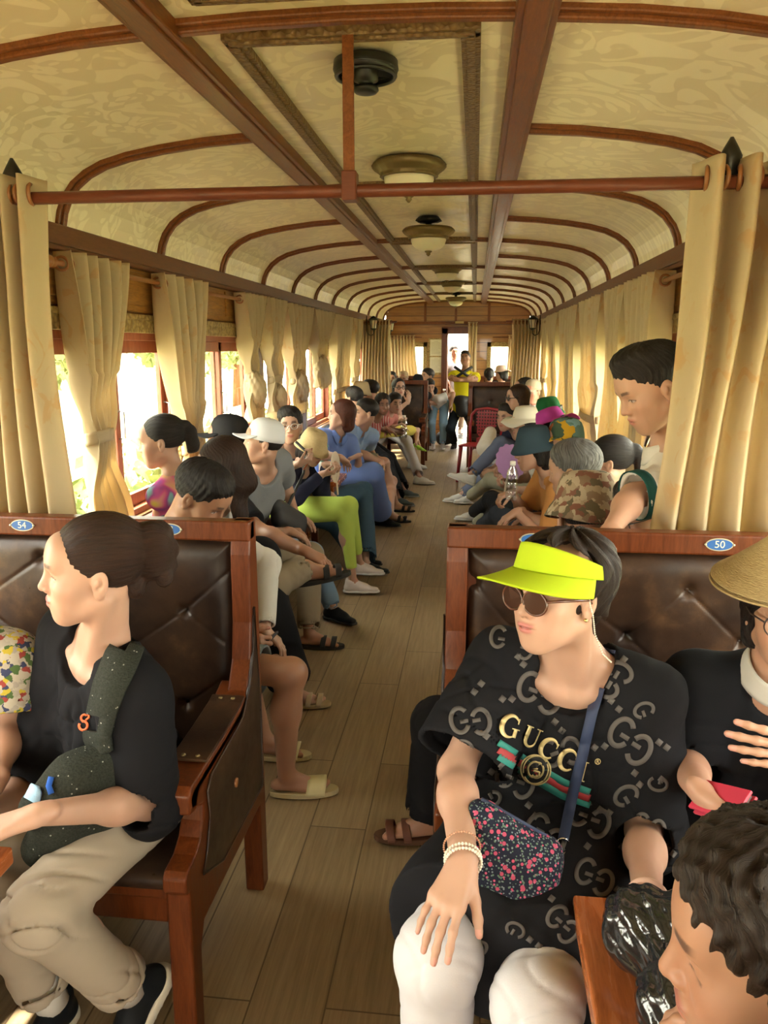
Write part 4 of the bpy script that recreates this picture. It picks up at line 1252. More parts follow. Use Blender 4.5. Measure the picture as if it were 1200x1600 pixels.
def blotch(name, cols, scale, rough=0.85):
    m = NT(name, rough, 0.12)
    v = m.co(world=True)
    nz = m.new('TexNoise', {'Vector': v, 'Scale': scale * 1.3, 'Detail': 2.0})
    wv = m.new('VectorMath', {0: nz.outputs['Color'], 1: (1.1 / scale,) * 3}, operation='MULTIPLY').outputs[0]
    vv = m.new('VectorMath', {0: v, 1: wv}, operation='ADD').outputs[0]
    vo = m.new('TexVoronoi', {'Vector': vv, 'Scale': scale, 'Randomness': 1.0})
    w = m.new('TexWhiteNoise', {'Vector': vo.outputs['Position']}, noise_dimensions='3D')
    n = len(cols)
    r = m.new('ValToRGB', {'Fac': w.outputs['Value']})
    r.color_ramp.interpolation = 'CONSTANT'
    els = r.color_ramp.elements
    while len(els) < n: els.new(0.5)
    for i, (e, c) in enumerate(zip(els, cols)): e.position = i / n; e.color = (*c, 1)
    m.base(r.outputs[0])
    m.bump(m.noise(v, 400, 2), 0.2, 0.0008)
    return m
blotch('camo', [(0.22, 0.15, 0.095), (0.34, 0.26, 0.17), (0.12, 0.10, 0.06), (0.40, 0.32, 0.22), (0.20, 0.09, 0.06)], 42)
blotch('navy_print', [(0.02, 0.025, 0.05), (0.02, 0.025, 0.05), (0.03, 0.03, 0.06), (0.25, 0.26, 0.30)], 70)
blotch('pink_print', [(0.5, 0.12, 0.30), (0.6, 0.5, 0.55), (0.05, 0.04, 0.10), (0.5, 0.25, 0.45)], 50)
blotch('patchwork', [(0.45, 0.26, 0.02), (0.30, 0.09, 0.03), (0.10, 0.18, 0.16), (0.18, 0.32, 0.36), (0.05, 0.08, 0.05)], 13)
blotch('flower', [(0.36, 0.33, 0.28), (0.40, 0.36, 0.30), (0.46, 0.42, 0.34), (0.46, 0.42, 0.34), (0.46, 0.42, 0.34), (0.30, 0.06, 0.05), (0.05, 0.06, 0.12), (0.50, 0.40, 0.05), (0.08, 0.14, 0.05), (0.46, 0.42, 0.34)], 80)
m = NT('straw', 0.75, 0.2)
v = m.co(kind='Object')
m.base(m.mix(m.noise(m.co(world=True), 90, 3, 0.7), (0.36, 0.26, 0.12), (0.52, 0.41, 0.22)))
m.bump(m.noise(m.co((1, 1, 6), world=True), 120, 2), 0.6, 0.002)
m = NT('tiedye', 0.9, 0.1)
v = m.co(world=True)
m.base(m.ramp(m.noise(v, 9, 1, 0.5, 0.6), (0.30, (0.62, 0.50, 0.08)), (0.42, (0.60, 0.30, 0.22)), (0.50, (0.55, 0.10, 0.26)), (0.58, (0.30, 0.08, 0.28)), (0.66, (0.22, 0.42, 0.50))))
m = NT('red_stripe', 0.9, 0.1)
sx3 = m.new('SeparateXYZ', {'Vector': m.new('NewGeometry').outputs['Position']}).outputs['X']
m.base(m.mix(m.math('GREATER_THAN', m.math('FRACT', m.math('MULTIPLY', sx3, 40.0)), 0.7), (0.38, 0.09, 0.09), (0.55, 0.40, 0.36)))

# ---------------------------------------------------------------- anatomy
def frame(yaw, pitch=0, roll=0):
    """columns: right, forward, up. pitch > 0 looks up, roll > 0 tips to the own right"""
    f = V(math.cos(math.radians(yaw)), math.sin(math.radians(yaw)), 0)
    r = V(f[1], -f[0], 0); u = V(0, 0, 1)
    f2 = rotv(f, r, pitch); u2 = rotv(u, r, pitch)
    r3 = rotv(r, f2, roll); u3 = rotv(u2, f2, roll)
    return np.stack([r3, f2, u3], 1)

def head_prims(F, c, R, s=1.0, male=True, child=False, detail=True, fat=1.0, open_mouth=0.0):
    def W(x, y, z): return V(c) + R @ (V(x, y, z) * s)
    E = lambda p, r, k, op='u', Rl=None: F.ell(W(*p), V(r) * s, R if Rl is None else R @ Rl, k * s, op)
    jw = 1.0 if male else 0.93
    E((0, -0.016, 0.034), (0.0745 * (1.03 if child else 1), 0.094, 0.083), 0)
    E((0, 0.018, 0.016), (0.066, 0.072, 0.062), 0.02)
    E((0, 0.030, -0.036), (0.0575 * jw * fat, 0.056, 0.072), 0.03)
    E((0, 0.067, -0.094), (0.024 * jw, 0.020, 0.020), 0.03)
    for x in (-1, 1):
        F.cone(W(x * 0.052 * jw * fat, 0.004, -0.058), W(x * 0.016, 0.062, -0.095), 0.017 * s, 0.015 * s, 0.03 * s)
        E((x * 0.038 * fat, 0.056, -0.026), (0.024 * fat, 0.024, 0.024), 0.03)
        E((x * 0.030 * fat, 0.062, -0.062), (0.020 * fat, 0.018, 0.022), 0.025)
    F.cone(W(-0.032, 0.077, 0.024), W(0.032, 0.077, 0.024), 0.013 * s, None, 0.02 * s)
    E((0, 0.066, 0.052), (0.045, 0.024, 0.032), 0.03)
    if detail:
        for x in (-1, 1):
            E((x * 0.034, 0.094, 0.003), (0.0210, 0.0150, 0.0125), 0.012, 's')
            E((x * 0.0325, 0.0700, 0.0020), (0.0160, 0.0135, 0.0100), 0.004)
            F.cone(W(x * 0.018, 0.0810, 0.0080), W(x * 0.034, 0.0825, 0.0100), 0.0030 * s, None, 0.005 * s)
            F.cone(W(x * 0.034, 0.0825, 0.0100), W(x * 0.049, 0.0700, 0.0050), 0.0030 * s, None, 0.005 * s)
            F.cone(W(x * 0.020, 0.0795, -0.0050), W(x * 0.046, 0.0725, -0.0040), 0.0026 * s, None, 0.006 * s)
    F.cone(W(0, 0.084, 0.016), W(0, 0.104, -0.026), 0.0075 * s, 0.0105 * s, 0.014 * s)
    for x in (-1, 1):
        E((x * 0.0125, 0.094, -0.030), (0.0085, 0.010, 0.0075), 0.007)
        if detail: E((x * 0.007, 0.101, -0.038), (0.0035, 0.005, 0.003), 0.003, 's')
    E((0, 0.074, -0.060), (0.028, 0.021, 0.024), 0.02)
    lw = 0.0235
    E((0, 0.0935, -0.0548), (lw, 0.0080, 0.0045), 0.006)
    E((0, 0.0920, -0.0652), (lw * 0.8, 0.0088, 0.0056), 0.006)
    if detail:
        F.cone(W(-lw, 0.086, -0.0605), W(0, 0.1030, -0.0598), 0.0012 * s, 0.0018 * s, 0.004 * s, op='s')
        F.cone(W(0, 0.1030, -0.0598), W(lw, 0.086, -0.0605), 0.0016 * s, 0.0012 * s, 0.004 * s, op='s')
    for x in (-1, 1):
        Re = np.stack([nrm(V(1, x * 0.35, 0)), nrm(V(-x * 0.35, 1, 0.15)), nrm(V(0, -0.15, 1))], 1)
        E((x * 0.077, -0.008, -0.008), (0.0065, 0.0175, 0.030), 0.006, 'u', Re)
        E((x * 0.075, -0.004, -0.032), (0.006, 0.009, 0.011), 0.006)
        if detail:
            E((x * 0.0865, -0.004, -0.007), (0.0095, 0.0100, 0.0185), 0.002, 's', Re)
            E((x * 0.080, -0.004, -0.004), (0.004, 0.004, 0.009), 0.002)
            F.cone(W(x * 0.078, 0.000, -0.006), W(x * 0.076, 0.003, -0.016), 0.004 * s, None, 0.004 * s)
    # underside of the jaw
    E((0, 0.020, -0.070), (0.042, 0.045, 0.028), 0.03)

SKIN = {'fair': (0.455, 0.282, 0.203), 'mid': (0.42, 0.245, 0.165), 'tan': (0.33, 0.175, 0.108), 'brown': (0.22, 0.112, 0.070)}
def head_colours(P, c, R, s, base, lips=(0.50, 0.13, 0.11), brow=(0.06, 0.035, 0.025), closed=False, soft=1.0, makeup=0.0):
    q = ((P - V(c)) @ R) / s
    x, y, z = np.abs(q[:, 0]), q[:, 1], q[:, 2]
    C = np.tile(np.array(base), (len(P), 1))
    front = y > 0.045
    def blend(m, col):
        m = np.clip(m, 0, 1)[:, None]
        C[:] = C * (1 - m) + np.array(col) * m
    near = (np.abs(q[:, 0]) < 0.10) & (np.abs(q[:, 1]) < 0.13) & (np.abs(z) < 0.13)
    def el(cx, cz, rx, rz, e=0.25):
        d = np.sqrt(((x - cx) / rx) ** 2 + ((z - cz) / rz) ** 2)
        return np.clip((1 - d) / e + 0.5, 0, 1) * front * near
    # warm cheeks and nose
    blend(el(0.038, -0.028, 0.03, 0.022, 1.2) * 0.25, (base[0] * 1.02, base[1] * 0.70, base[2] * 0.66))
    # lips
    blend(el(0.0, -0.0548, 0.0245, 0.0052, 0.35) * 0.85, lips)
    blend(el(0.0, -0.0652, 0.020, 0.0064, 0.35) * 0.85, lips)
    blend(el(0.0, -0.0600, 0.024, 0.0014 * soft, 0.6) * 0.6, tuple(v * 0.35 for v in lips))
    # brows
    zb = 0.0265 + 0.004 * np.sin(np.clip((x - 0.014) / 0.034, 0, 1) * 2.4)
    mb_ = np.clip((0.0036 * soft - np.abs(z - zb)) / 0.0015 + 0.4, 0, 1) * np.clip((x - 0.012) / 0.004, 0, 1) * np.clip((0.049 - x) / 0.006, 0, 1) * front * near
    blend(mb_ * 0.95, brow)
    if closed:
        ze = -0.0035 + 0.0 * x
        blend(np.clip((0.0014 * soft - np.abs(z - ze + 6 * (x - 0.031) ** 2)) / 0.001 + 0.5, 0, 1) * np.clip((x - 0.017) / 0.003, 0, 1) * np.clip((0.047 - x) / 0.003, 0, 1) * front * near * 0.9, (0.03, 0.02, 0.015))
    else:
        blend(el(0.0335, 0.002, 0.0145, 0.0048, 0.25), (0.55, 0.50, 0.46))
        blend(el(0.0322, 0.0025, 0.0056, 0.0056, 0.3) * (np.abs(z - 0.002) < 0.0052), (0.02, 0.012, 0.008))
        zl = 0.0064 - 18 * (x - 0.033) ** 2
        blend(np.clip((0.0013 * soft - np.abs(z - zl)) / 0.001 + 0.5, 0, 1) * (np.abs(x - 0.033) < 0.0165) * front * near * 0.9, (0.02, 0.012, 0.01))
    # nostrils
    blend(el(0.007, -0.0385, 0.0038, 0.0028, 0.6) * (y > 0.085) * 0.6, tuple(v * 0.25 for v in base))
    return C

FING = [((0.030, 0.088), (0.043, 0.026, 0.021), 0.0083), ((0.0095, 0.092), (0.047, 0.029, 0.022), 0.0085), ((-0.0105, 0.088), (0.043, 0.027, 0.021), 0.0080), ((-0.0295, 0.080), (0.034, 0.021, 0.019), 0.0070)]
def hand_prims(F, w, d, n, side, s=1.0, curl=(18, 22, 14), spread=5, thumb=(35, 20, 15), kb=0.006, curls=None):
    """w wrist, d towards the fingers, n out of the palm. side +1 right hand, -1 left hand. returns nail spots"""
    d = nrm(d); n = nrm(np.asarray(n) - d * np.dot(n, d)); t = np.cross(d, n) * side    # t points to the thumb side
    w = V(w)
    def L(a, b, c_): return w + (t * a + d * b + n * c_) * s
    F.cone(L(0, -0.02, 0), L(0, 0.02, 0), 0.0235 * s, 0.024 * s, 0.01 * s, sq=(n, 0.80))
    for a0, a1, b1, r0, r1 in ((0.017, 0.028, 0.080, 0.0155, 0.0125), (0.006, 0.009, 0.086, 0.016, 0.0125), (-0.006, -0.010, 0.083, 0.016, 0.0120), (-0.016, -0.027, 0.076, 0.0150, 0.0110)):
        F.cone(L(a0, 0.012, 0), L(a1, b1, 0), r0 * s, r1 * s, 0.012 * s)
    tips = []
    for i, ((a, b), ln, r) in enumerate(FING):
        cu = curls[i] if curls else curl
        ang = (1.5 - i) * spread
        dd = rotv(d, n, -ang * side)
        ax = np.cross(dd, n)
        p = L(a * 0.95, b - 0.008, 0); acc = 0
        for j in range(3):
            acc += cu[j]
            v = rotv(dd, ax, acc)
            e = p + v * ln[j] * s
            F.cone(p, e, (r - 0.0006 * j) * s, (r - 0.0006 * (j + 1)) * s, kb * s if j else 0.008 * s)
            p = e
        nn = rotv(n, ax, acc)
        tips.append((p + v * 0.000 * s - nn * (r - 0.003) * s, v, -nn, r * s))
    a0 = L(0.020, 0.018, 0.006)
    v = nrm(t * math.sin(math.radians(thumb[0] + 12)) + d * math.cos(math.radians(thumb[0] + 12)) + n * 0.25)
    ax = nrm(np.cross(v, nrm(d * 0.3 + n * 0.6 - t * 0.8)))
    p = a0; acc = 0
    for j, (ln, r0, r1) in enumerate(((0.042, 0.0145, 0.0105), (0.031, 0.0102, 0.0092), (0.025, 0.0090, 0.0072))):
        acc += 0 if j == 0 else thumb[j]
        vv = rotv(v, ax, acc)
        e = p + vv * ln * s
        F.cone(p, e, r0 * s, r1 * s, 0.010 * s if j == 0 else kb * s)
        p = e
    nv = nrm(np.cross(np.cross(vv, -n * 0.6 - t * 0.2 + d * 0.1), vv))
    tips.append((p + nv * 0.005 * s, vv, nv, 0.0082 * s))
    return tips

def ik(a, b, l1, l2, pole):
    a = V(a); b = V(b); d = b - a; L = np.linalg.norm(d)
    if L > (l1 + l2) * 0.985:
        k = L / ((l1 + l2) * 0.985); l1 *= k; l2 *= k
    x = (L * L + l1 * l1 - l2 * l2) / (2 * L)
    h = math.sqrt(max(l1 * l1 - x * x, 0))
    u = d / L
    p = V(pole); p = nrm(p - u * p.dot(u))
    return a + u * x + p * h

# ---------------------------------------------------------------- head wear, glasses (built in head space, thickness real)
def hw(c, R, s):
    c = V(c)
    def W(p): return tuple(c + R @ (V(p) * s))
    return W
def tmb(mb, W):
    mb.v = [W(p) for p in mb.v]; return mb
def lathe_off(prof, seg, off=(0, 0, 0), sy=1.0, tilt=0.0, wob=None):
    mb = MB(); vs = []
    n = len(prof); ct, st = math.cos(math.radians(tilt)), math.sin(math.radians(tilt))
    for i, (r, h) in enumerate(prof):
        for k in range(seg):
            q = 2 * math.pi * k / seg
            rr, hh = r, h
            if wob: rr, hh = wob(q, i, r, h)
            x, y, z = rr * math.cos(q), rr * math.sin(q) * sy, hh
            y, z = y * ct - z * st, y * st + z * ct
            vs.append((x + off[0], y + off[1], z + off[2]))
    fs = [(i * seg + k, i * seg + (k + 1) % seg, (i + 1) * seg + (k + 1) % seg, (i + 1) * seg + k) for i in range(n - 1) for k in range(seg)]
    return mb.add(vs, fs, True)
def make_hat(kind, c, R, s, mat, root, mat2=None, name=None):
    W = hw(c, R, s)
    mat2 = mat2 or mat
    if kind == 'cap':
        prof = [(0.0005, 0.088), (0.03, 0.086), (0.055, 0.077), (0.073, 0.058), (0.082, 0.032), (0.087, 0.0), (0.0885, -0.028)]
        o = tmb(lathe_off(prof, 36, (0, -0.012, 0.045), 1.14, 6), W).build('cap_crown', mat, root, solid=0.003)
        def br(u, v):
            a = math.radians(-62 + 124 * u)
            r0 = 0.088
            x = r0 * math.sin(a); y = r0 * 1.12 * math.cos(a) - 0.010
            L = 0.078 * math.cos(a * 0.9) ** 0.5 * v
            return (x * (1 + 0.02 * v), y + L, 0.042 - 0.018 * v + 0.012 * v * v - 9.0 * v * 0.30 * x * x)
        b = tmb(MB().grid(br, 24, 8), W).build('cap_peak', mat2, root, solid=0.003)
        tmb(MB().lathe([(0.006, 0.0), (0.007, 0.003), (0.003, 0.006)], (0, -0.018, 0.132), 10), W).build('cap_button', mat, root)
        return o
    if kind == 'visor':
        def band(u, v):
            a = math.radians(-112 + 224 * u)
            top = 0.056 * (0.30 + 0.70 * max(0.0, math.cos(a * 0.74)))
            lean = 0.026 * v * max(0, math.cos(a * 0.7))
            return ((0.094 - lean * 0.5) * math.sin(a), (0.112 - lean * 0.7) * math.cos(a) - 0.012, 0.044 + top * v + 0.016 * math.cos(a))
        o = tmb(MB().grid(band, 48, 8), W).build('visor_band', mat, root, solid=0.003)
        def br(u, v):
            a = math.radians(-86 + 172 * u)
            x = 0.095 * math.sin(a); y = 0.113 * math.cos(a) - 0.012
            L = 0.100 * max(0.0, math.cos(a)) ** 0.5 * v
            return (x * (1 + 0.20 * v), y + L, 0.044 + 0.016 * math.cos(a) - 0.017 * v + 0.008 * v * v - 2.6 * v * x * x)
        tmb(MB().grid(br, 32, 12), W).build('visor_brim', mat2, root, solid=0.003)
        return o
    if kind == 'bucket':
        prof = [(0.0005, 0.092), (0.05, 0.090), (0.072, 0.082), (0.085, 0.050), (0.094, 0.012), (0.098, -0.002), (0.110, -0.026), (0.126, -0.056)]
        return tmb(lathe_off(prof, 48, (0, -0.010, 0.045), 1.08, 5, lambda q, i, r, h: (r * (1 + (0.02 * math.sin(3 * q) if i > 5 else 0)), h + (0.010 * math.sin(2 * q + 1) if i > 5 else 0))), W).build(name or 'bucket_hat', mat, root, solid=0.004)
    if kind == 'wide':
        prof = [(0.0005, 0.090), (0.045, 0.090), (0.072, 0.080), (0.086, 0.045), (0.094, 0.006), (0.104, -0.004), (0.145, -0.012), (0.180, -0.030)]
        return tmb(lathe_off(prof, 56, (0, -0.010, 0.045), 1.08, 4, lambda q, i, r, h: (r, h + (0.02 * math.sin(2 * q + 0.6) + 0.010 * math.sin(5 * q) if i > 6 else 0))), W).build(name or 'sun_hat', mat, root, solid=0.004)
    if kind == 'cone':
        bp = [(0.0005, 0.125), (0.02, 0.118), (0.07, 0.072), (0.11, 0.040), (0.148, 0.014), (0.150, 0.008)]
        bs = np.linspace(0, 5, 76)
        prof = [(float(np.interp(q, range(6), [b[0] for b in bp])), float(np.interp(q, range(6), [b[1] for b in bp])) + 0.0011 * (-1) ** i) for i, q in enumerate(bs)]
        return tmb(lathe_off(prof, 64, (0, 0.0, 0.052), 1.05, 0), W).build(name or 'straw_hat', mat, root, solid=0.004)

def make_glasses(c, R, s, root, mat='black_plastic', lens=None, rx=0.023, rz=0.019, thick=0.0014, y0=0.100):
    W = hw(c, R, s)
    mb = MB(); lb = MB()
    thick = max(thick, float(c[1]) * 0.00040)
    for x in (-1, 1):
        pts = [(x * 0.0325 + rx * math.cos(a), y0 - 0.006 * abs(math.cos(a) * x + 1) * 0 - 0.30 * abs(x * 0.0325 + rx * math.cos(a)) ** 1.5, 0.002 + rz * math.sin(a)) for a in np.linspace(0, 2 * math.pi, 29)[:-1]]
        mb.tube(pts, thick, 6, closed=True)
        if lens:
            k = len(lb.v); lb.add(pts, [tuple(range(28))], False)
        xe = x * (0.0325 + rx)
        ye = y0 - 0.30 * abs(xe) ** 1.5
        mb.tube([(xe, ye, 0.010), (x * 0.078, y0 - 0.045, 0.010), (x * 0.081, 0.0, 0.006), (x * 0.079, -0.018, -0.006)], thick * 1.15, 6)
    mb.tube([(-0.0325 + rx, y0 - 0.002, 0.004), (0, y0 + 0.002, 0.008), (0.0325 - rx, y0 - 0.002, 0.004)], thick, 6)
    g = tmb(mb, W).build('glasses', mat, root)
    if lens: tmb(lb, W).build('lenses', lens, g if False else root, solid=0.0015)
    return g

# ---------------------------------------------------------------- hair
def make_hair(style, c, R, s, mat, root, res, seed=0, hatcut=None):
    F = Field()
    def W(x, y, z): return V(c) + R @ (V(x, y, z) * s)
    def E(p, r, k=0.0, op='u'): F.ell(W(*p), V(r) * s, R, k * s, op)
    cap_r = {'short': 1.0, 'crop': 0.965, 'bun': 0.985, 'pony': 0.99, 'long': 0.99, 'bob': 1.04, 'curly': 1.10, 'tousled': 1.035, 'fringe': 1.03, 'layer': 1.07, 'hat': 0.93, 'swept': 1.06}[style]
    if style == 'hat':
        E((0, -0.014, 0.030), (0.0790, 0.0950, 0.0860))
    else:
        E((0, -0.022, 0.040), (0.0845 * cap_r, 0.1035 * cap_r, 0.0905 * cap_r))
    if style == 'layer':
        E((0, -0.055, 0.055), (0.084, 0.082, 0.074), 0.03)
    if style in ('short', 'crop', 'fringe', 'swept', 'layer', 'tousled'):
        E((0, 0.020, 0.078), (0.066 * cap_r, 0.066, 0.050), 0.03)
    if style in ('crop',):
        E((0, 0.03, 0.108), (0.055, 0.055, 0.030), 0.02)
    if style in ('long', 'bob', 'curly', 'layer', 'fringe', 'swept', 'tousled'):
        dn = {'long': -0.10, 'bob': -0.085, 'curly': -0.05, 'tousled': -0.03, 'layer': -0.045, 'fringe': -0.05, 'swept': -0.05}[style]
        F.cone(W(0, -0.045, 0.02), W(0, -0.055, dn), 0.080 * s, 0.062 * s, 0.02 * s)
        if style in ('long', 'bob'):
            for x in (-1, 1):
                F.cone(W(x * 0.060, -0.012, 0.02), W(x * 0.062, -0.018, dn + 0.01), 0.030 * s, 0.022 * s, 0.02 * s)
    if style == 'bun':
        E((0.0, -0.125, 0.030), (0.050, 0.050, 0.070), 0.008)
        rr = np.random.default_rng(seed)
        for _ in range(9):
            v = nrm(rr.normal(size=3))
            E((v[0] * 0.034, -0.130 + v[1] * 0.036, 0.022 + v[2] * 0.060), (0.024, 0.021, 0.028), 0.003)
        E((0.0, -0.085, -0.045), (0.034, 0.024, 0.034), 0.015)
    if style == 'pony':
        F.ell(W(0, -0.115, 0.058), V(0.024, 0.022, 0.024) * s, R, 0.01 * s)
        p = W(0, -0.125, 0.055)
        for (dx, dy, dz, r) in ((0, -0.028, -0.03, 0.026), (0, -0.038, -0.09, 0.031), (0, -0.034, -0.15, 0.029), (0, -0.020, -0.21, 0.020), (0, -0.012, -0.25, 0.008)):
            q = W(0, -0.115, 0.055) + (R[:, 1] * dy + V(0, 0, dz)) * s
            F.cone(p, q, r * s, r * s * 0.96, 0.012 * s); p = q
    if style == 'long':
        p = W(0.0, -0.06, -0.03)
        base = V(c) + R[:, 1] * (-0.075) * s
        q1 = V(base[0], base[1], V(c)[2] - 0.20 * s); q2 = V(base[0], base[1], V(c)[2] - 0.36 * s)
        F.cone(p, q1, 0.062 * s, 0.055 * s, 0.03 * s, sq=(R[:, 1], 0.6)); F.cone(q1, q2, 0.055 * s, 0.03 * s, 0.02 * s, sq=(R[:, 1], 0.55))
    # openings: face, ears, nape
    if style == 'hat':
        E((0, 0.110, -0.040), (0.072, 0.085, 0.120), 0.010, 's')
    elif style in ('fringe',):
        E((0, 0.115, -0.060), (0.070, 0.075, 0.090), 0.012, 's')
    elif style in ('layer',):
        E((0, 0.125, 0.0), (0.090, 0.090, 0.106), 0.012, 's')
        E((0, 0.078, 0.010), (0.104, 0.072, 0.078), 0.006, 's')
        E((0, 0.048, 0.064), (0.114, 0.098, 0.056), 0.004, 's')
        for x in (-1, 1): E((x * 0.082, 0.045, -0.018), (0.030, 0.034, 0.045), 0.004, 's')
    elif style in ('long', 'bob', 'curly'):
        E((0, 0.105, -0.030), (0.066, 0.070, 0.104), 0.012, 's')
    else:
        E((0, 0.118, -0.022), (0.073, 0.076, 0.096 if style != 'bun' else 0.104), 0.012, 's')
    if style not in ('long', 'bob', 'curly'):
        F.box(W(0, 0.02 if style != 'bun' else 0.09, -0.115), V(0.2, 0.115, 0.075) * s, R, 0.02, 0.015 * s, 's')     # below the ears, front part
        for x in (-1, 1):
            E((x * 0.088, 0.004, -0.022), (0.022, 0.030 if style != 'layer' else 0.02, 0.038), 0.008, 's')
    if style in ('crop', 'short', 'hat', 'fringe', 'swept', 'pony'):
        F.box(W(0, -0.10, -0.150 if style != 'hat' else -0.155), V(0.2, 0.2, 0.075) * s, R, 0.02, 0.02 * s, 's')
    if hatcut is not None:
        F.box(W(0, 0, hatcut + 0.15), V(0.3, 0.3, 0.15) * s, R, 0.001, 0, 's')
    rng = np.random.default_rng(seed + 5)
    ph = rng.uniform(0, 6, 8)
    cc = V(c)
    def flow(x, y, z):
        px, py, pz = x - cc[0], y - cc[1], z - cc[2]
        u = (px * R[0, 0] + py * R[1, 0] + pz * R[2, 0]) / s
        v = (px * R[0, 1] + py * R[1, 1] + pz * R[2, 1]) / s
        w = (px * R[0, 2] + py * R[1, 2] + pz * R[2, 2]) / s
        if style in ('bun', 'pony'):
            a = np.arctan2(u, w - 0.02 + 0.0 * v) ; run = v
            return a, run
        a = np.arctan2(u + 0.01, v + 0.03) + 0.25 * np.sin(w * 30)
        return a, w
    amp = {'short': 0.0020, 'crop': 0.0017, 'bun': 0.0011, 'pony': 0.0012, 'long': 0.0022, 'bob': 0.0022, 'curly': 0.006, 'tousled': 0.0045, 'fringe': 0.002, 'layer': 0.0034, 'hat': 0.0014, 'swept': 0.0026}[style]
    def disp(x, y, z):
        a, r = flow(x, y, z)
        n = np.sin(a * 31 + 3 * np.sin(r * 40 + ph[0]) + ph[1]) * 0.5 + np.sin(a * 57 + 4 * np.sin(r * 28 + ph[2]) + ph[3]) * 0.35
        if style == 'layer':
            n = 1.5 * np.sin(a * 11 + 2.5 * np.sin(r * 22 + ph[0]) + ph[1]) + 0.5 * n
        if style in ('curly', 'crop', 'short', 'swept', 'tousled'):
            n = n + 0.9 * np.sin(x * 190 + ph[4]) * np.sin(y * 170 + ph[5]) * np.sin(z * 180 + ph[6])
        return n * amp * s
    F.disp.append(disp)
    P, Q = mesh_field(F, res)
    a, r = flow(P[:, 0], P[:, 1], P[:, 2])
    return put_mesh('hair', P, Q, mat, root, attr={'flow': a * 1.0, 'run': r * 8})

# ---------------------------------------------------------------- shoes
def make_shoe(kind, ank, fdir, up, s, root, mat, sole, res):
    """ank: ankle joint; fdir: toe direction; up: shin direction"""
    f = nrm(fdir); u = nrm(V(up) - f * np.dot(up, f)); r = np.cross(f, u)
    R = np.stack([r, f, u], 1)
    def W(x, y, z): return V(ank) + R @ (V(x, y, z) * s)
    t = {'sneaker': 0.018, 'chunky': 0.030, 'black': 0.010, 'slip': 0.014}[kind] if kind in ('sneaker', 'chunky', 'black', 'slip') else 0.010
    F = Field()
    F.cone(W(0, -0.040, -0.052), W(0, 0.08, -0.058), 0.034 * s, 0.040 * s, 0.02 * s, sq=(u, 0.8))
    F.cone(W(0, 0.08, -0.058), W(0.004, 0.165, -0.064), 0.041 * s, 0.032 * s, 0.02 * s, sq=(u, 0.62))
    F.cone(W(0, -0.030, -0.050), W(0, -0.028, 0.000 if kind != 'slip' else -0.02), 0.036 * s, 0.036 * s, 0.02 * s)
    F.cone(W(0, 0.0, -0.015), W(0, 0.09, -0.045), 0.034 * s, 0.028 * s, 0.025 * s)
    F.cone(W(0, -0.01, -0.02), W(0, -0.01, 0.05), 0.028 * s, 0.030 * s, 0.006 * s, op='s')
    F.box(W(0, 0.05, -0.140), V(0.1, 0.25, 0.062) * s, R, 0.002, 0, 's')
    P, Q = mesh_field(F, res)
    o = put_mesh('shoe', P, Q, mat, root)
    S = Field()
    S.cone(W(0, -0.042, -0.078), W(0, 0.08, -0.078), 0.040 * s, 0.046 * s, 0.02 * s)
    S.cone(W(0, 0.08, -0.078), W(0.004, 0.172, -0.078), 0.046 * s, 0.034 * s, 0.02 * s)
    S.box(W(0, 0.05, -0.078 + 0.1 + t / 2 / s * 0 + t * 0.5), V(0.2, 0.3, 0.1) * s, R, 0.001, 0, 's')
    S.box(W(0, 0.05, -0.078 - 0.1 - t * 0.5), V(0.2, 0.3, 0.1) * s, R, 0.001, 0, 's')
    P, Q = mesh_field(S, min(res, 0.006))
    put_mesh('sole', P, Q, sole, o)
    if kind in ('sneaker', 'chunky'):
        mb = MB()
        for k in range(4):
            y = 0.045 + 0.020 * k; z = -0.010 - 0.012 * k
            mb.tube([W(-0.022, y, z - 0.004), W(0, y + 0.004, z + 0.006), W(0.022, y, z - 0.004)], 0.0028 * s, 6)
        mb.build('laces', sole if kind == 'sneaker' else mat, o)
    return o
def make_sandal(ank, fdir, up, s, root, mat, sole, straps=2, slipper=False):
    f = nrm(fdir); u = nrm(V(up) - f * np.dot(up, f)); r = np.cross(f, u)
    R = np.stack([r, f, u], 1)
    def W(p): return tuple(V(ank) + R @ (V(p) * s))
    n = 26
    out = []
    for k in range(n):
        a = 2 * math.pi * k / n
        y = 0.065 + 0.128 * math.cos(a)
        w = 0.040 + 0.008 * math.cos(a)
        out.append((w * math.sin(a), y))
    mb = MB().add([(x, y, -0.088) for x, y in out] + [(x, y, -0.068) for x, y in out], [tuple(range(n))[::-1], tuple(range(n, 2 * n))] + [(i, (i + 1) % n, n + (i + 1) % n, n + i) for i in range(n)])
    o = tmb(mb, W).build('sandal', sole, root, 0.003)
    for q in range(straps):
        y = (0.105 if straps == 1 else 0.075 + 0.055 * q)
        wd = 0.035 if slipper else 0.014
        def st(u_, v_):
            a = math.pi * u_
            return (0.047 * math.cos(a), y + (v_ - 0.5) * 2 * wd + 0.01 * math.sin(a), -0.072 + (0.052 - 0.10 * (y - 0.06)) * math.sin(a) ** 0.8)
        tmb(MB().grid(st, 20, 6), W).build('strap', mat, o, solid=0.004)
    return o
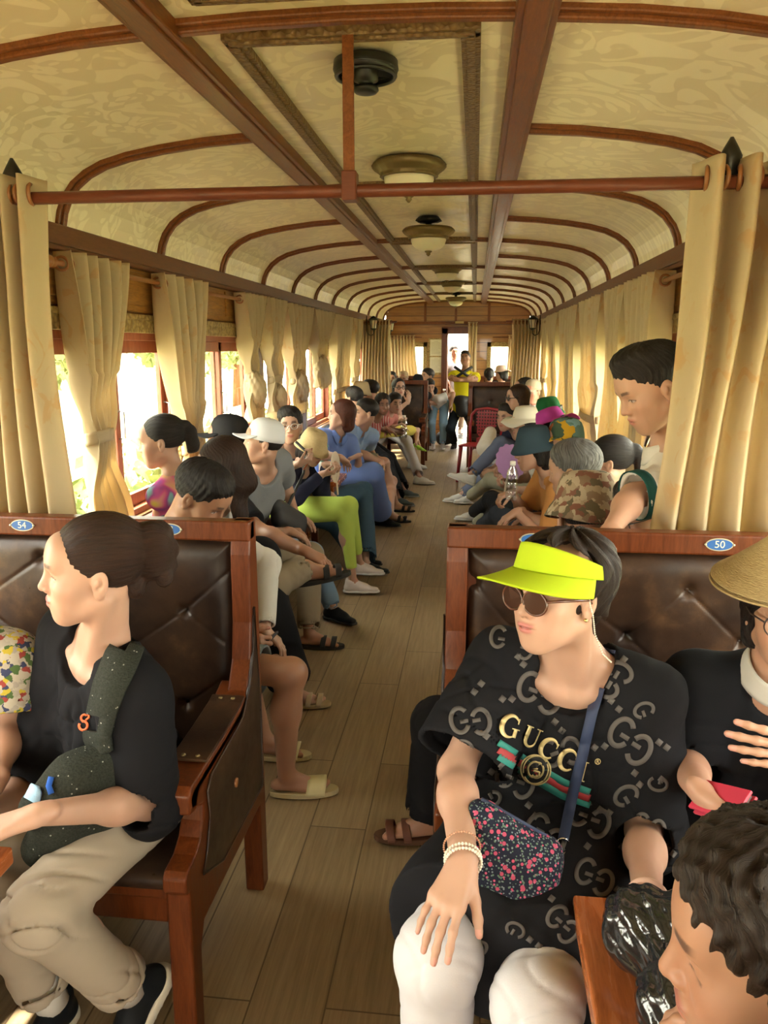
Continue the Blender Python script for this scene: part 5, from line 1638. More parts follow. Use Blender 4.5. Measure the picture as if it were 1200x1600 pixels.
# ================================================================ A PERSON
UPZ = np.array([0.0, 0.0, 1.0])
CURL = {'flat': (4, 8, 5), 'rest': (18, 24, 14), 'grip': (48, 62, 35), 'fist': (70, 90, 50), 'knee': (14, 22, 12)}
PLACES = {}
def person(label, hip, neck, head, yaw, look, s=1.0, sex='m', skin='mid', R_=None, L_=None, RF=None, LF=None, RE=None, LE=None, RK=None, LK=None,
           cyaw=None, top='shirt', top_col=(0.1, 0.1, 0.1), sleeve=0.55, loose=0.012, neckline='crew', top_mat=None, collar=None, cuff=None,
           bottom='trousers', bot_col=(0.05, 0.05, 0.06), bot_mat=None, shoes='sneaker', shoe_col=(0.6, 0.58, 0.55), sole_col=(0.6, 0.58, 0.55),
           hair='short', hair_m='hair_black', hat=None, hat_col=None, hat_mat=None, glasses=None, closed=False, lips=(0.42, 0.14, 0.11), group=None, legs=True,
           res=None, cres=None, fatf=1.0, jaw=1.0, hs=None, hem=0.0, tail=0.0, botlen=None, bfold=None, bust=None, widehip=1.0, skirt_z=None, fold=1.0, detail=None, torso=True, child=False, sh_w=None, extra=None, arms=True, Rthumb=None, cres_top=None):
    hip, neck, head = V(hip), V(neck), V(head)
    fem = sex == 'f'
    bust = (fem and not child) if bust is None else bust
    cyaw = yaw if cyaw is None else cyaw
    Y = max(0.3, neck[1])
    res = res or min(max(Y * 0.0012, 0.0024), 0.008)
    cres = cres or min(max(Y * 0.0026, 0.0065), 0.013)
    tres = cres_top or min(max(Y * 0.0022, 0.006), 0.012)
    detail = (res < 0.0065) if detail is None else detail
    hs = hs or (1.0 if not fem else 0.965) * (s if not child else 1.0)
    root = empty('person', (hip[0], hip[1], 0), label, 'person', group)
    H = frame(*look)
    up = nrm(neck - hip)
    rt = frame(cyaw)[:, 0]; rt = nrm(rt - up * rt.dot(up)); fw = np.cross(up, rt)
    T = np.stack([rt, fw, up], 1)
    hr = frame(yaw)[:, 0]; hf = frame(yaw)[:, 1]
    shw = (sh_w or (0.172 if not fem else 0.150)) * s
    SH = {1: neck + rt * shw - up * 0.045 * s + fw * 0.0, -1: neck - rt * shw - up * 0.045 * s}
    HJ = {1: hip + hr * 0.090 * s, -1: hip - hr * 0.090 * s}
    g = 1.0 if not fem else 0.88
    B = Field()
    fines = []
    # --- head and neck
    head_prims(B, head, H, hs, not fem, child, detail, fatf)
    nk0 = neck - up * 0.03 * s - fw * 0.005
    nk1 = head + H @ (V(0, -0.026, -0.052) * hs)
    B.cone(nk0, nk1, 0.060 * s * g * fatf ** 0.5, 0.0515 * s * g * (1 if not child else 0.85), 0.025)
    if detail and not child:
        for x in (-1, 1):
            B.cone(neck + rt * x * 0.022 * s + fw * 0.045 * s - up * 0.03 * s, head + H @ (V(x * 0.052, -0.018, -0.055) * hs), 0.011 * s, 0.013 * s, 0.025)
            B.cone(neck + rt * x * 0.02 * s + fw * 0.052 * s - up * 0.028 * s, neck + rt * x * 0.12 * s + fw * 0.035 * s - up * 0.018 * s, 0.010 * s, 0.009 * s, 0.02)
    # --- torso
    if torso:
        B.ell(hip + up * 0.03 * s, V(0.145, 0.095, 0.10) * s * g, np.stack([rt, fw, up], 1), 0.04)
        B.cone(hip + up * 0.06 * s, neck - up * 0.18 * s, 0.105 * s * g * fatf, 0.115 * s * g, 0.05, sq=(fw, 0.75))
    B.ell(neck - up * 0.17 * s, V(0.135, 0.088, 0.15) * s * g, T, 0.05)
    B.cone(SH[1] - up * 0.01, SH[-1] - up * 0.01, 0.046 * s * g, None, 0.05)
    for x in (-1, 1):
        B.cone(neck + up * 0.035 * s - fw * 0.02 * s, SH[x] + up * 0.01 * s, 0.030 * s * g, 0.036 * s * g, 0.04)
    # --- arms
    arms_pts = {}
    nails = []
    for x, hd, el in ((1, R_, RE), (-1, L_, LE)):
        if hd is None: continue
        w, d, n, cu = hd[:4]
        w = V(w)
        pole = -up * 0.8 + rt * x * 0.55 - fw * 0.25
        e = V(el) if el is not None and len(el) == 3 else ik(SH[x], w, 0.285 * s, 0.245 * s, pole)
        arms_pts[x] = (SH[x], e, w)
        ag = g * s * (0.72 if child else 1)
        B.cone(SH[x], e, 0.047 * ag * fatf ** 0.5, 0.038 * ag, 0.03)
        B.cone(e, e + (w - e) * 0.35, 0.040 * ag, 0.039 * ag, 0.02)
        B.cone(e + (w - e) * 0.3, w, 0.0395 * ag, 0.0255 * ag, 0.03)
        hd_s = s * (0.97 if not fem else 0.90) * (0.8 if child else 1)
        th = (hd[4] if len(hd) > 4 else None) or (30, 18, 12)
        ck = CURL[cu] if isinstance(cu, str) else cu
        tips = hand_prims(B, w, d, n, x, hd_s, ck if not isinstance(ck[0], tuple) else (0, 0, 0), 4, th, curls=ck if isinstance(ck[0], tuple) else None)
        nails += tips
        c_ = w + nrm(d) * 0.085 * hd_s
        fines.append((c_ - 0.125 * hd_s, c_ + 0.125 * hd_s, max(res * 0.95, 0.0027)))
    # --- legs
    legs_pts = {}
    if legs:
        for x, ft, kn in ((1, RF, RK), (-1, LF, LK)):
            if ft is None: continue
            a = V(ft[0])
            kpole = hf * 1.0 + UPZ * 0.8 + hr * x * 0.15
            k = V(kn) if kn is not None else ik(HJ[x], a, 0.43 * s, 0.40 * s, kpole)
            legs_pts[x] = (HJ[x], k, a, ft[1], ft[2] if len(ft) > 2 else 0)
            bare = bottom in ('shorts',) or (skirt_z is not None)
            q = 1.0 if bare else 0.86
            q *= s * (0.8 if child else 1)
            B.cone(HJ[x], k, 0.074 * q, 0.052 * q, 0.04)
            B.ell(k, V(0.053, 0.053, 0.053) * q, None, 0.02)
            kb_ = -nrm(np.cross(np.cross(a - k, k - HJ[x]), a - k)) if np.linalg.norm(np.cross(a - k, k - HJ[x])) > 1e-4 else -hf
            B.cone(k, k + (a - k) * 0.38 + kb_ * 0.012, 0.050 * q, 0.052 * q, 0.02)
            B.cone(k + (a - k) * 0.36 + kb_ * 0.012, a, 0.050 * q, 0.031 * q, 0.03)
            fy = frame(ft[1], ft[2] if len(ft) > 2 else 0)
            FR, FFd, FU = fy[:, 0], fy[:, 1], fy[:, 2]
            fs_ = s * (0.95 if not fem else 0.88) * (0.75 if child else 1)
            def FW(p, q_, r_): return a + (FR * p + FFd * q_ + FU * r_) * fs_
            B.cone(FW(0, -0.035, -0.045), FW(0, 0.09, -0.058), 0.027 * fs_, 0.031 * fs_, 0.02, sq=(FU, 0.75))
            B.cone(FW(0, 0.01, -0.012), FW(0, 0.10, -0.050), 0.028 * fs_, 0.020 * fs_, 0.02)
            if shoes in ('bare', 'sandal', 'slipper'):
                for j in range(5):
                    px_ = -x * (0.028 - 0.013 * j)
                    ln = (0.158, 0.156, 0.150, 0.143, 0.133)[j]
                    B.cone(FW(px_ * 0.8, 0.10, -0.060), FW(px_, ln, -0.064), 0.011 * fs_, (0.0115 if j == 0 else 0.0078) * fs_, 0.006)
                cc_ = FW(0, 0.09, -0.05)
                if res < 0.0055: fines.append((cc_ - 0.12, cc_ + 0.12, 0.0045))
            else:
                B.cone(FW(0, 0.09, -0.058), FW(0, 0.14, -0.062), 0.028 * fs_, 0.020 * fs_, 0.01, sq=(FU, 0.7))
    fines.insert(0, (head - 0.155 * max(hs, 0.8), head + 0.155 * max(hs, 0.8), res))
    P, Q = mesh_field(B, cres, fines)
    base = SKIN[skin] if isinstance(skin, str) else skin
    soft = max(1.3, min(res / 0.0022, 3.2) * 0.9)
    C = head_colours(P, head, H, hs, base, lips, closed=closed, soft=soft, brow=(0.05, 0.03, 0.02))
    if len(nails) and res < 0.0035:
        for (tp, tv, tn, tr) in nails:
            dd = P - tp
            m = (np.abs(dd @ tv) < 0.0075) & (np.linalg.norm(dd - np.outer(dd @ tv, tv), axis=1) < tr * 0.80) & ((dd @ tn) > -0.004)
            C[m] = np.array(base) * 0.4 + np.array((0.62, 0.30, 0.26)) * 0.6
    put_mesh('body', P, Q, 'skin', root, cols=C)
    # --- hair
    if hair:
        make_hair(hair if not (hat and hair in ('short', 'crop')) else 'hat', head, H, hs, hair_m, root, max(res, 0.0028), seed=int(abs(head[0] * 100)) + int(head[1] * 37), hatcut={'cap': 0.028, 'bucket': 0.045, 'wide': 0.045, 'cone': 0.058}.get(hat))
    # --- top
    tm = top_mat or cloth('cloth_%s_%02d%02d%02d' % ('w', int(top_col[0] * 99), int(top_col[1] * 99), int(top_col[2] * 99)), top_col)
    if torso and top:
        S = Field()
        e = loose
        tw = (0.112 * g * fatf + e) * s
        S.cone(hip + up * 0.05 * s, neck - up * 0.17 * s, tw * widehip + 0.012, (0.120 * g + e) * s, 0.06, sq=(fw, 0.80))
        S.ell(neck - up * 0.17 * s, (V(0.140, 0.098, 0.155) * g + e) * s, T, 0.05)
        S.cone(SH[1] - up * 0.01, SH[-1] - up * 0.01, (0.047 * g + e) * s, None, 0.05)
        for x in (-1, 1):
            S.cone(neck + up * 0.012 * s - fw * 0.015 * s, SH[x] + up * 0.008 * s, (0.034 * g + e * 0.7) * s, (0.038 * g + e * 0.8) * s, 0.04)
        S.ell(hip + up * 0.02 * s, (V(0.150 * widehip, 0.115, 0.105) * g + e) * s, np.stack([hr, np.cross(UPZ, hr), UPZ], 1), 0.06)
        if hem:
            hk = [(HJ[x], legs_pts[x][1]) for x in legs_pts]
            for (a_, b_) in hk:
                S.cone(a_ + UPZ * 0.01, a_ + (b_ - a_) * hem + UPZ * 0.015, 0.098 * s + e, 0.088 * s + e, 0.06, cut=1)
            if len(hk) == 2:
                for f_ in (0.33, 0.67):
                    m0 = hk[0][0] + (hk[1][0] - hk[0][0]) * f_; m1 = hk[0][1] + (hk[1][1] - hk[0][1]) * f_
                    S.cone(m0, m0 + (m1 - m0) * hem, 0.085 * s + e, 0.05 * s + e, 0.06, cut=1)
        if tail: S.cone(hip, hip - UPZ * tail, 0.160 * s * g + e, 0.165 * s * g + e, 0.05, cut=1)
        if bust:
            for x in (-1, 1): S.ell(neck - up * 0.215 * s + fw * 0.075 * s + rt * x * 0.062 * s, V(0.062, 0.050, 0.062) * s + e * 0.5, T, 0.05)
        for x, (sh, el_, w) in arms_pts.items():
            ag = g * s * (0.75 if child else 1)
            ln = sleeve[x] if isinstance(sleeve, dict) else sleeve
            if ln <= 0: continue
            r0 = 0.050 * ag + e * 1.1
            if ln <= 1:
                p = sh + (el_ - sh) * ln
                rr = 0.040 * ag + e * 1.7 + 0.010
                S.cone(sh, p, r0, rr, 0.035, cut=1)
                dd = nrm(el_ - sh)
                if tres < 0.0075: S.cone(p - dd * 0.02, p + dd * 0.06, rr - 0.010, rr - 0.007, 0, op='s')
            else:
                S.cone(sh, el_, r0, 0.042 * ag + e * 1.2, 0.035)
                f_ = min(ln - 1, 0.95)
                p = el_ + (w - el_) * f_
                rr = (0.040 + (0.031 - 0.040) * f_) * ag + e * 0.9
                S.cone(el_, p, 0.044 * ag + e, rr, 0.03, cut=1)
                dd = nrm(w - el_)
                if tres < 0.0075: S.cone(p - dd * 0.01, p + dd * 0.05, rr - 0.008, rr - 0.006, 0, op='s')
            if fold: S.disp.append(joint_folds(el_ if ln > 1 else sh + (el_ - sh) * 0.5, el_ - sh, 0.0035 * fold, 45, 0.10))
        nr = {'crew': 0.066, 'wide': 0.086, 'vee': 0.066, 'high': 0.060}[neckline] * s * (g ** 0.5)
        S.cone(neck + up * 0.015 * s - fw * 0.012 * s, neck + up * 0.16 * s + fw * 0.02 * s, nr, nr * 1.15, 0.006, op='s')
        if neckline != 'high':
            S.ell(neck + up * 0.008 * s + fw * 0.062 * s, V(nr * 0.95, 0.05, 0.048 if neckline != 'wide' else 0.062), T, 0.008, 's')
        if neckline == 'vee':
            S.cone(neck + fw * 0.08 * s, neck - up * 0.10 * s + fw * 0.12 * s, 0.045 * s, 0.006 * s, 0.005, op='s')
        if fold:
            S.disp.append(wrinkle(0.0032 * fold, 48, int(abs(hip[1] * 31 + hip[0] * 77)) % 997, dirv=up * 0.5 + rt * 0.5))
            S.disp.append(joint_folds(neck - up * 0.33 * s, up * 0.6 + rt * 0.5, 0.0032 * fold, 30, 0.17))
            S.disp.append(joint_folds(neck - up * 0.16 * s + fw * 0.08, rt + up * 0.4, 0.0020 * fold, 36, 0.16))
        P, Q = mesh_field(S, tres)
        so = put_mesh('shirt' if top == 'shirt' else top, P, Q, tm, root)
        PLACES['S'] = S
        if collar is not None:
            mb = MB()
            cm = cloth('cloth_c_%02d%02d%02d' % tuple(int(q * 99) for q in collar), collar)
            def cl(u, v):
                a = -math.pi * 0.94 + 2 * math.pi * 0.94 * u + math.pi / 2 * 0
                x_, y_ = math.sin(a + math.pi), math.cos(a + math.pi)
                front = max(0, y_) ** 2
                rr = nr * (0.98 + 0.42 * v)
                zz = 0.050 - 0.032 * front - v * (0.030 + 0.045 * front)
                p = neck + (rt * x_ * rr + fw * (y_ * rr * 1.0 + 0.004)) + up * zz * s
                return tuple(p)
            mb.grid(cl, 40, 4).build('collar', cm, so, solid=0.003)
        if cuff is not None:
            cm = cloth('cloth_c_%02d%02d%02d' % tuple(int(q * 99) for q in cuff), cuff)
            for x, (sh, el_, w) in arms_pts.items():
                mb = MB()
                ag = g * s * (0.75 if child else 1)
                rr = 0.040 * ag + loose * 1.7 + 0.010
                p = sh + (el_ - sh) * sleeve; dd = nrm(el_ - sh)
                a1 = nrm(np.cross(dd, V(0.3, 0.5, 0.8))); a2 = np.cross(dd, a1)
                mb.grid(lambda u, v: tuple(p + dd * (-0.028 + 0.032 * v) + (a1 * math.cos(2 * math.pi * u) + a2 * math.sin(2 * math.pi * u)) * (rr + 0.0015 + 0.002 * math.sin(u * 25))), 32, 3)
                mb.build('cuff', cm, so, solid=0.003)
    # --- bottom
    if legs and legs_pts and bottom:
        bm = bot_mat or cloth('cloth_b_%02d%02d%02d' % tuple(int(q * 99) for q in bot_col), bot_col)
        G = Field()
        e = {'trousers': 0.014, 'jeans': 0.012, 'loose': 0.024, 'legging': 0.003, 'shorts': 0.020, 'skirt': 0.022}[bottom]
        q = s * (0.8 if child else 1) * (0.97 if fem else 1)
        fold_t = fold; fold = fold if bfold is None else bfold
        G.ell(hip + UPZ * 0.02 * s, (V(0.145 * widehip, 0.115, 0.10) + e * 0.6) * s, np.stack([hr, hf, UPZ], 1), 0.05)
        for x, (hj, k, a, ty, tp) in legs_pts.items():
            if bottom in ('shorts', 'skirt'):
                f_ = 0.86 if bottom == 'shorts' else 1.0
                p = hj + (k - hj) * f_
                G.cone(hj, p, 0.085 * q + e * 0.6, 0.066 * q + e, 0.05, cut=1 if bottom == 'shorts' else None)
                if bottom == 'shorts':
                    dd = nrm(k - hj)
                    G.cone(p - dd * 0.03, p + dd * 0.06, 0.060 * q + e - 0.004, 0.066 * q + e - 0.004, 0, op='s')
                else:
                    zt = skirt_z if skirt_z is not None else a[2] + 0.06
                    f2 = np.clip((k[2] - zt) / max(k[2] - a[2], 0.05), 0.05, 1)
                    G.cone(k, k + (a - k) * f2, 0.068 * q + e, 0.060 * q + e * 2.0, 0.05, cut=1)
            else:
                G.cone(hj, k, 0.086 * q + e * 0.6, 0.060 * q + e * 0.9, 0.02)
                G.ell(k, V(1, 1, 1) * (0.060 * q + e * 0.9), None, 0.015)
                f_ = botlen or (0.94 if bottom != 'legging' else 0.80)
                p = k + (a - k) * f_
                r1 = {'trousers': 0.046, 'jeans': 0.044, 'loose': 0.060, 'legging': 0.036}[bottom] * q + e
                G.cone(k, p, 0.056 * q + e * 0.9, r1, 0.02, cut=1)
                if bottom != 'legging':
                    dd = nrm(a - k)
                    G.cone(p - dd * 0.025, p + dd * 0.06, r1 - 0.007, r1 - 0.003, 0, op='s')
                    if fold:
                        G.disp.append(joint_folds(k - nrm(k - hj) * 0.0, nrm(k - hj) + nrm(a - k), 0.0050 * fold, 34, 0.115))
                        G.disp.append(joint_folds(p, dd, 0.0045 * fold, 36, 0.10))
                        G.disp.append(joint_folds(hj, k - hj, 0.0045 * fold, 30, 0.12))
        if bottom == 'skirt' and len(legs_pts) == 2:
            k1, k2 = legs_pts[1][1], legs_pts[-1][1]
            for f_ in (0.25, 0.5, 0.75):
                m0 = hip; m1 = k1 + (k2 - k1) * f_
                G.cone(m0, m1, 0.085 * q, 0.055 * q, 0.05)
                zt = skirt_z if skirt_z is not None else 0.12
                a1, a2 = legs_pts[1][2], legs_pts[-1][2]
                am = a1 + (a2 - a1) * f_
                f2 = np.clip((m1[2] - zt) / max(m1[2] - am[2], 0.05), 0.05, 1)
                G.cone(m1, m1 + (am - m1) * f2, 0.055 * q + e, 0.055 * q + e, 0.04, cut=1)
        if bottom != 'legging' and fold:
            G.disp.append(wrinkle(0.0022 * fold, 42, 11 + int(abs(hip[1] * 53)) % 97, dirv=hr))
        P, Q = mesh_field(G, tres)
        put_mesh({'jeans': 'jeans', 'shorts': 'shorts', 'skirt': 'skirt', 'legging': 'leggings'}.get(bottom, 'trousers'), P, Q, bm, root)
    # --- shoes
    if legs and shoes and shoes != 'bare':
        sm = cloth('shoe_%02d%02d%02d' % tuple(int(q * 99) for q in shoe_col), shoe_col, 0.5)
        sl = cloth('sole_%02d%02d%02d' % tuple(int(q * 99) for q in sole_col), sole_col, 0.6)
        for x, (hj, k, a, ty, tp) in legs_pts.items():
            fy = frame(ty, tp)
            fs_ = s * (0.98 if not fem else 0.90) * (0.75 if child else 1)
            if shoes in ('sandal', 'slipper'):
                make_sandal(a, fy[:, 1], fy[:, 2], fs_, root, sm, sl, 2 if shoes == 'sandal' else 1, shoes == 'slipper')
            else:
                make_shoe(shoes, a, fy[:, 1], fy[:, 2], fs_, root, sm, sl, max(0.005, min(0.009, Y * 0.0016)))
    if hat:
        hm = hat_mat or cloth('hat_%02d%02d%02d' % tuple(int(q * 99) for q in hat_col), hat_col, 0.8)
        make_hat(hat, head, H, hs, hm, root)
    if glasses:
        make_glasses(head, H, hs, root, *glasses)
    if extra: extra(root, dict(H=H, hs=hs, head=head, neck=neck, T=T, SH=SH, arms=arms_pts, legs=legs_pts, hip=hip, s=s))
    return root, dict(H=H, hs=hs, head=head, neck=neck, T=T, SH=SH, arms=arms_pts, legs=legs_pts, hip=hip, s=s, S=PLACES.get('S'))
# ================================================================ PEOPLE
# ---- woman in black on the left bench
n1, i1 = person('person in black T-shirt with brown hair bun, gazing left on the left front bench',
    hip=(-0.50, 1.68, 0.53), neck=atY(155, 1012, 1.54), head=atY(146, 890, 1.47), yaw=248, look=(210, 0, -4), cyaw=228, s=0.97, hs=0.955, sex='f', skin='fair',
    L_=(atY(62, 1272, 1.20), (-0.80, -0.55, -0.1), (0.15, 0.1, -1), 'rest'), LE=atY(232, 1255, 1.46),
    R_=(atY(-40, 1270, 1.35), (-0.5, -0.6, -0.1), (0, 0.1, -1), 'rest'), RE=atY(45, 1230, 1.55),
    LF=(atY(205, 1548, 1.42), 232, -48), LK=atY(62, 1425, 1.24), RF=((-0.615, 1.42, 0.095), 265), RK=(-0.70, 1.34, 0.50),
    top_col=(0.010, 0.010, 0.012), sleeve=1.04, loose=0.030, neckline='wide', bot_col=(0.40, 0.34, 0.265), bottom='trousers', botlen=0.86, shoes='chunky', shoe_col=(0.012, 0.014, 0.016), sole_col=(0.62, 0.58, 0.47),
    hair='bun', hair_m='hair_brown', lips=(0.44, 0.07, 0.08), fatf=1.06, fold=2.0, cres_top=0.005, cres=0.006)
# ---- woman with the green visor on the right bench
n3, i3 = person('person in green sun visor and black monogram shirt on the right front bench',
    hip=(0.56, 1.68, 0.53), neck=atY(897, 1042, 1.49), head=atY(873, 928, 1.41), yaw=262, look=(220, 4, 5), cyaw=252, s=0.96, hs=0.885, sex='f', skin='fair',
    R_=(atY(724, 1350, 1.13), atY(672, 1462, 1.025) - atY(724, 1350, 1.13), (0.10, 0.25, -0.9), ((10, 16, 10), (12, 18, 10), (12, 18, 10), (10, 18, 10)), (24, 6, 6)), RE=atY(712, 1205, 1.38),
    L_=(atY(1012, 1415, 1.12), (0.10, -0.75, -0.45), (-0.2, 0.2, -1), 'rest'), LE=atY(1006, 1300, 1.40),
    RF=((0.29, 1.14, 0.095), 262), RK=atY(684, 1496, 1.12), LF=((0.47, 1.10, 0.095), 275), LK=atY(838, 1572, 1.06),
    top_col=(0.010, 0.010, 0.012), sleeve={1: 0.86, -1: 1.06}, loose=0.032, neckline='wide', hem=0.90, bot_col=(0.58, 0.57, 0.60), shoes='slip', shoe_col=(0.6, 0.6, 0.6),
    hair='layer', hair_m='hair_darkbrown', lips=(0.44, 0.14, 0.14), fatf=1.0, fold=2.4, bfold=0.75, hat='visor', hat_col=(0.42, 0.56, 0.02), cres_top=0.005, cres=0.006)
# ---- woman in the conical straw hat, right edge
n4, i4 = person('person in conical straw hat at the right edge, holding a red wallet',
    hip=(0.96, 1.70, 0.53), neck=atY(1215, 1060, 1.50), head=atY(1234, 952, 1.44), yaw=268, look=(258, -4, 3), cyaw=262, s=0.96, sex='f', skin='mid',
    R_=(atY(1100, 1243, 1.24), (0.45, -0.62, -0.35), (0.45, 0.2, 0.6), 'grip', (20, 25, 20)), RE=atY(1068, 1190, 1.52),
    L_=(atY(1290, 1180, 1.20), (-0.95, -0.10, 0.12), (0.05, 1.0, -0.1), 'flat', (30, 5, 5)), LE=atY(1300, 1260, 1.45),
    RF=((0.80, 1.25, 0.095), 268), LF=((1.0, 1.25, 0.095), 272), top_col=(0.010, 0.011, 0.014), sleeve=0.80, loose=0.022, neckline='crew',
    bot_col=(0.02, 0.02, 0.025), shoes='slip', shoe_col=(0.03, 0.03, 0.03), hair='bob', hair_m='hair_black', lips=(0.38, 0.11, 0.10), hat='cone', hat_mat='straw')
# ---- man leaning in at the lower right corner
n5, i5 = person('person with tousled dark hair and lowered eyes at the lower right corner, nearest the camera',
    hip=(0.98, 0.30, 0.53), neck=atY(1360, 1560, 0.60), head=atY(1226, 1486, 0.66), yaw=120, look=(172, -8, 0), cyaw=140, s=1.0, sex='m', skin='tan',
    R_=(atY(1240, 1640, 0.70), (-0.5, 0.6, -0.2), (0, 0, -1), 'rest'), L_=((0.80, 0.62, 0.73), (-0.5, 0.6, 0), (0, 0, -1), 'rest'),
    RF=None, LF=None, top_col=(0.03, 0.03, 0.035), hair='tousled', hair_m='hair_darkbrown', closed=True, lips=(0.30, 0.10, 0.08), res=0.0024, cres=0.008, legs=False)

def side_sit(label, sd, px, py, X, look, feet=None, hipdy=0.0, s=None, sex='m', hipz=0.52, hipx=0.98, hands=None, knees=(None, None), toe=None, lean=0.0, yawo=0, cy=None, **kw):
    """someone on a long side bench; sd -1 left bench (faces +x), +1 right bench (faces -x)"""
    head = atX(px, py, X)
    fx = -sd
    yaw = (0 if sd < 0 else 180) + yawo
    hip = V(sd * hipx, head[1] + hipdy, hipz)
    H = frame(*look)
    sc = s or 0.95
    nk = head + nrm(hip - head + V(0, 0, -0.12)) * 0.175 * sc - H[:, 1] * 0.018
    n_near = -1 if sd > 0 else 1        # the body side towards the camera
    if feet is None:
        feet = [(V(sd * 0.52, hip[1] - 0.09, 0.095), yaw), (V(sd * 0.52, hip[1] + 0.09, 0.095), yaw)]
    else:
        feet = [None if f is None else (f if hasattr(f[0], '__len__') else (atZ(f[0], f[1], 0.09), f[2] if len(f) > 2 else yaw)) for f in feet]
    near, far = feet
    F = {n_near: near, -n_near: far}
    K = {n_near: knees[0], -n_near: knees[1]}
    hd = {}
    if hands == 'none': hd = {1: None, -1: None}
    else:
        hands = hands or [None, None]
        for q, h in zip((n_near, -n_near), hands):
            if h is None:
                w = V(sd * (hipx - 0.30), hip[1] + (-0.10 if q == n_near else 0.10), 0.64)
                h = (w, (fx * 0.9, (0.25 if q == n_near else -0.25), -0.25), (0, 0, -1), 'rest')
            elif len(h[0]) == 3 and abs(h[0][0]) > 20:
                h = (atY(h[0][0], h[0][1], head[1] + h[0][2]),) + tuple(h[1:])
            hd[q] = h
    return person(label, hip, nk, head, yaw, look, s=sc, sex=sex, cyaw=(yaw if cy is None else cy), R_=hd[1], L_=hd[-1], RF=F[1], LF=F[-1], RK=K[1], LK=K[-1], **kw)

NAVY = (0.022, 0.024, 0.045); BLACK = (0.012, 0.012, 0.014); KHAKI = (0.27, 0.22, 0.15); WHITE = (0.62, 0.61, 0.58); JEANS = (0.035, 0.065, 0.115)
# ---- left bench, near to far
side_sit('person in grey shorts and pale yellow slippers, dark head bent low behind the left bench', -1, 315, 775, -0.62, (-10, -38, 0), feet=[(447, 1208, 12), (412, 1152, 5)], hipdy=0.02, s=1.0, skin='tan',
    knees=[atY(455, 1052, 2.45), None], hands=[(atY(372, 1000, 2.55), (0.8, -0.1, -0.1), (0, 0.8, -0.3), 'grip'), None], top_col=BLACK, bottom='shorts', bot_col=(0.16, 0.18, 0.18), shoes='slipper', shoe_col=(0.62, 0.55, 0.30), sole_col=(0.50, 0.42, 0.24), hair='short', collar=BLACK)
side_sit('person with long brown hair and white cardigan over a black skirt behind the left bench', -1, 347, 729, -0.70, (196, -24, 4), feet=[(atZ(458, 1078, 0.085), 8), (atZ(425, 1010, 0.35), -60)], hipdy=0.05, sex='f', skin='fair', s=0.98, cy=-12, RE=atX(418, 880, -0.50),
    knees=[atY(420, 965, 3.0), None], hands=[(atX(414, 985, -0.46), (0.5, 0.1, -0.5), (0, 0, -1), 'rest'), None], top_col=(0.62, 0.60, 0.55), sleeve=1.92, bottom='skirt', bot_col=BLACK, skirt_z=0.16, shoes='sandal', shoe_col=(0.45, 0.36, 0.24), sole_col=(0.42, 0.33, 0.18), hair='long', hair_m='hair_brown')
side_sit('girl with black ponytail and pink tie-dye shirt looking out of the first left window', -1, 252, 690, -1.02, (196, -8, 0), hipdy=0.05, hipz=0.62, hipx=0.95, sex='f', skin='fair', s=0.96, hs=0.93, cy=175, child=True, hands='none', legs=False, top_mat='tiedye', sleeve=0.6, hair='pony')
side_sit('person in black cap, black T-shirt and khaki trousers, one ankle on the knee', -1, 356, 688, -0.95, (192, 0, 0), feet=[(atX(478, 884, -0.40), 20, 10), (482, 988, 6)], hipdy=0.0, s=1.03, skin='tan',
    knees=[atX(425, 915, -0.52), None], hands=[(atX(478, 862, -0.42), (0.7, 0.1, -0.4), (0.2, 0.3, -1), 'rest'), None], top_col=BLACK, sleeve=0.85, bot_col=KHAKI, shoes='sandal', shoe_col=(0.03, 0.03, 0.03), sole_col=(0.035, 0.034, 0.03), hair='short', hat='cap', hat_col=(0.02, 0.02, 0.022), cy=5)
side_sit('person in white baseball cap and grey T-shirt with ripped light jeans and a black bag', -1, 412, 692, -0.72, (196, 6, 0), feet=[(atZ(520, 948, 0.09), -30), None], hipdy=0.40, sex='f', skin='mid', s=0.98, cy=-15,
    hands=[(atX(455, 830, -0.62), (0.7, 0.2, -0.4), (0, 0, -1), 'rest'), None], top_col=(0.20, 0.21, 0.22), sleeve=0.95, loose=0.022, bottom='jeans', bot_col=(0.17, 0.26, 0.36), shoes='slip', shoe_col=BLACK, sole_col=(0.03, 0.03, 0.03), hair='short', hat='cap', hat_col=(0.66, 0.67, 0.70), neckline='wide')
side_sit('person in tan cap, cream top and lime green leggings, crossed legs, holding an orange phone', -1, 431, 672, -1.00, (190, 0, 0), feet=[(atZ(552, 908, 0.09), 5), (atZ(562, 880, 0.16), 0)], hipdy=-0.12, sex='f', skin='fair', s=0.95,
    knees=[atX(538, 800, -0.48), atX(545, 790, -0.45)], hands=[(atX(468, 725, -0.68), (0.9, -0.1, 0.4), (-0.2, 0.3, 0.8), 'grip'), None], top_col=(0.55, 0.47, 0.36), bottom='legging', bot_col=(0.50, 0.66, 0.13), shoes='sneaker', shoe_col=(0.62, 0.55, 0.52), sole_col=(0.62, 0.60, 0.58), hair='short', hat='cap', hat_col=(0.46, 0.33, 0.17))
side_sit('young person with round glasses and purple-grey T-shirt, looking straight at us', -1, 453, 665, -0.90, (282, 0, 4), hipdy=0.05, s=1.0, skin='fair', top_col=(0.075, 0.070, 0.12), bot_col=BLACK, hair='swept', glasses=('steel', None, 0.022, 0.019), feet=[None, None], hands='none', cy=-45)
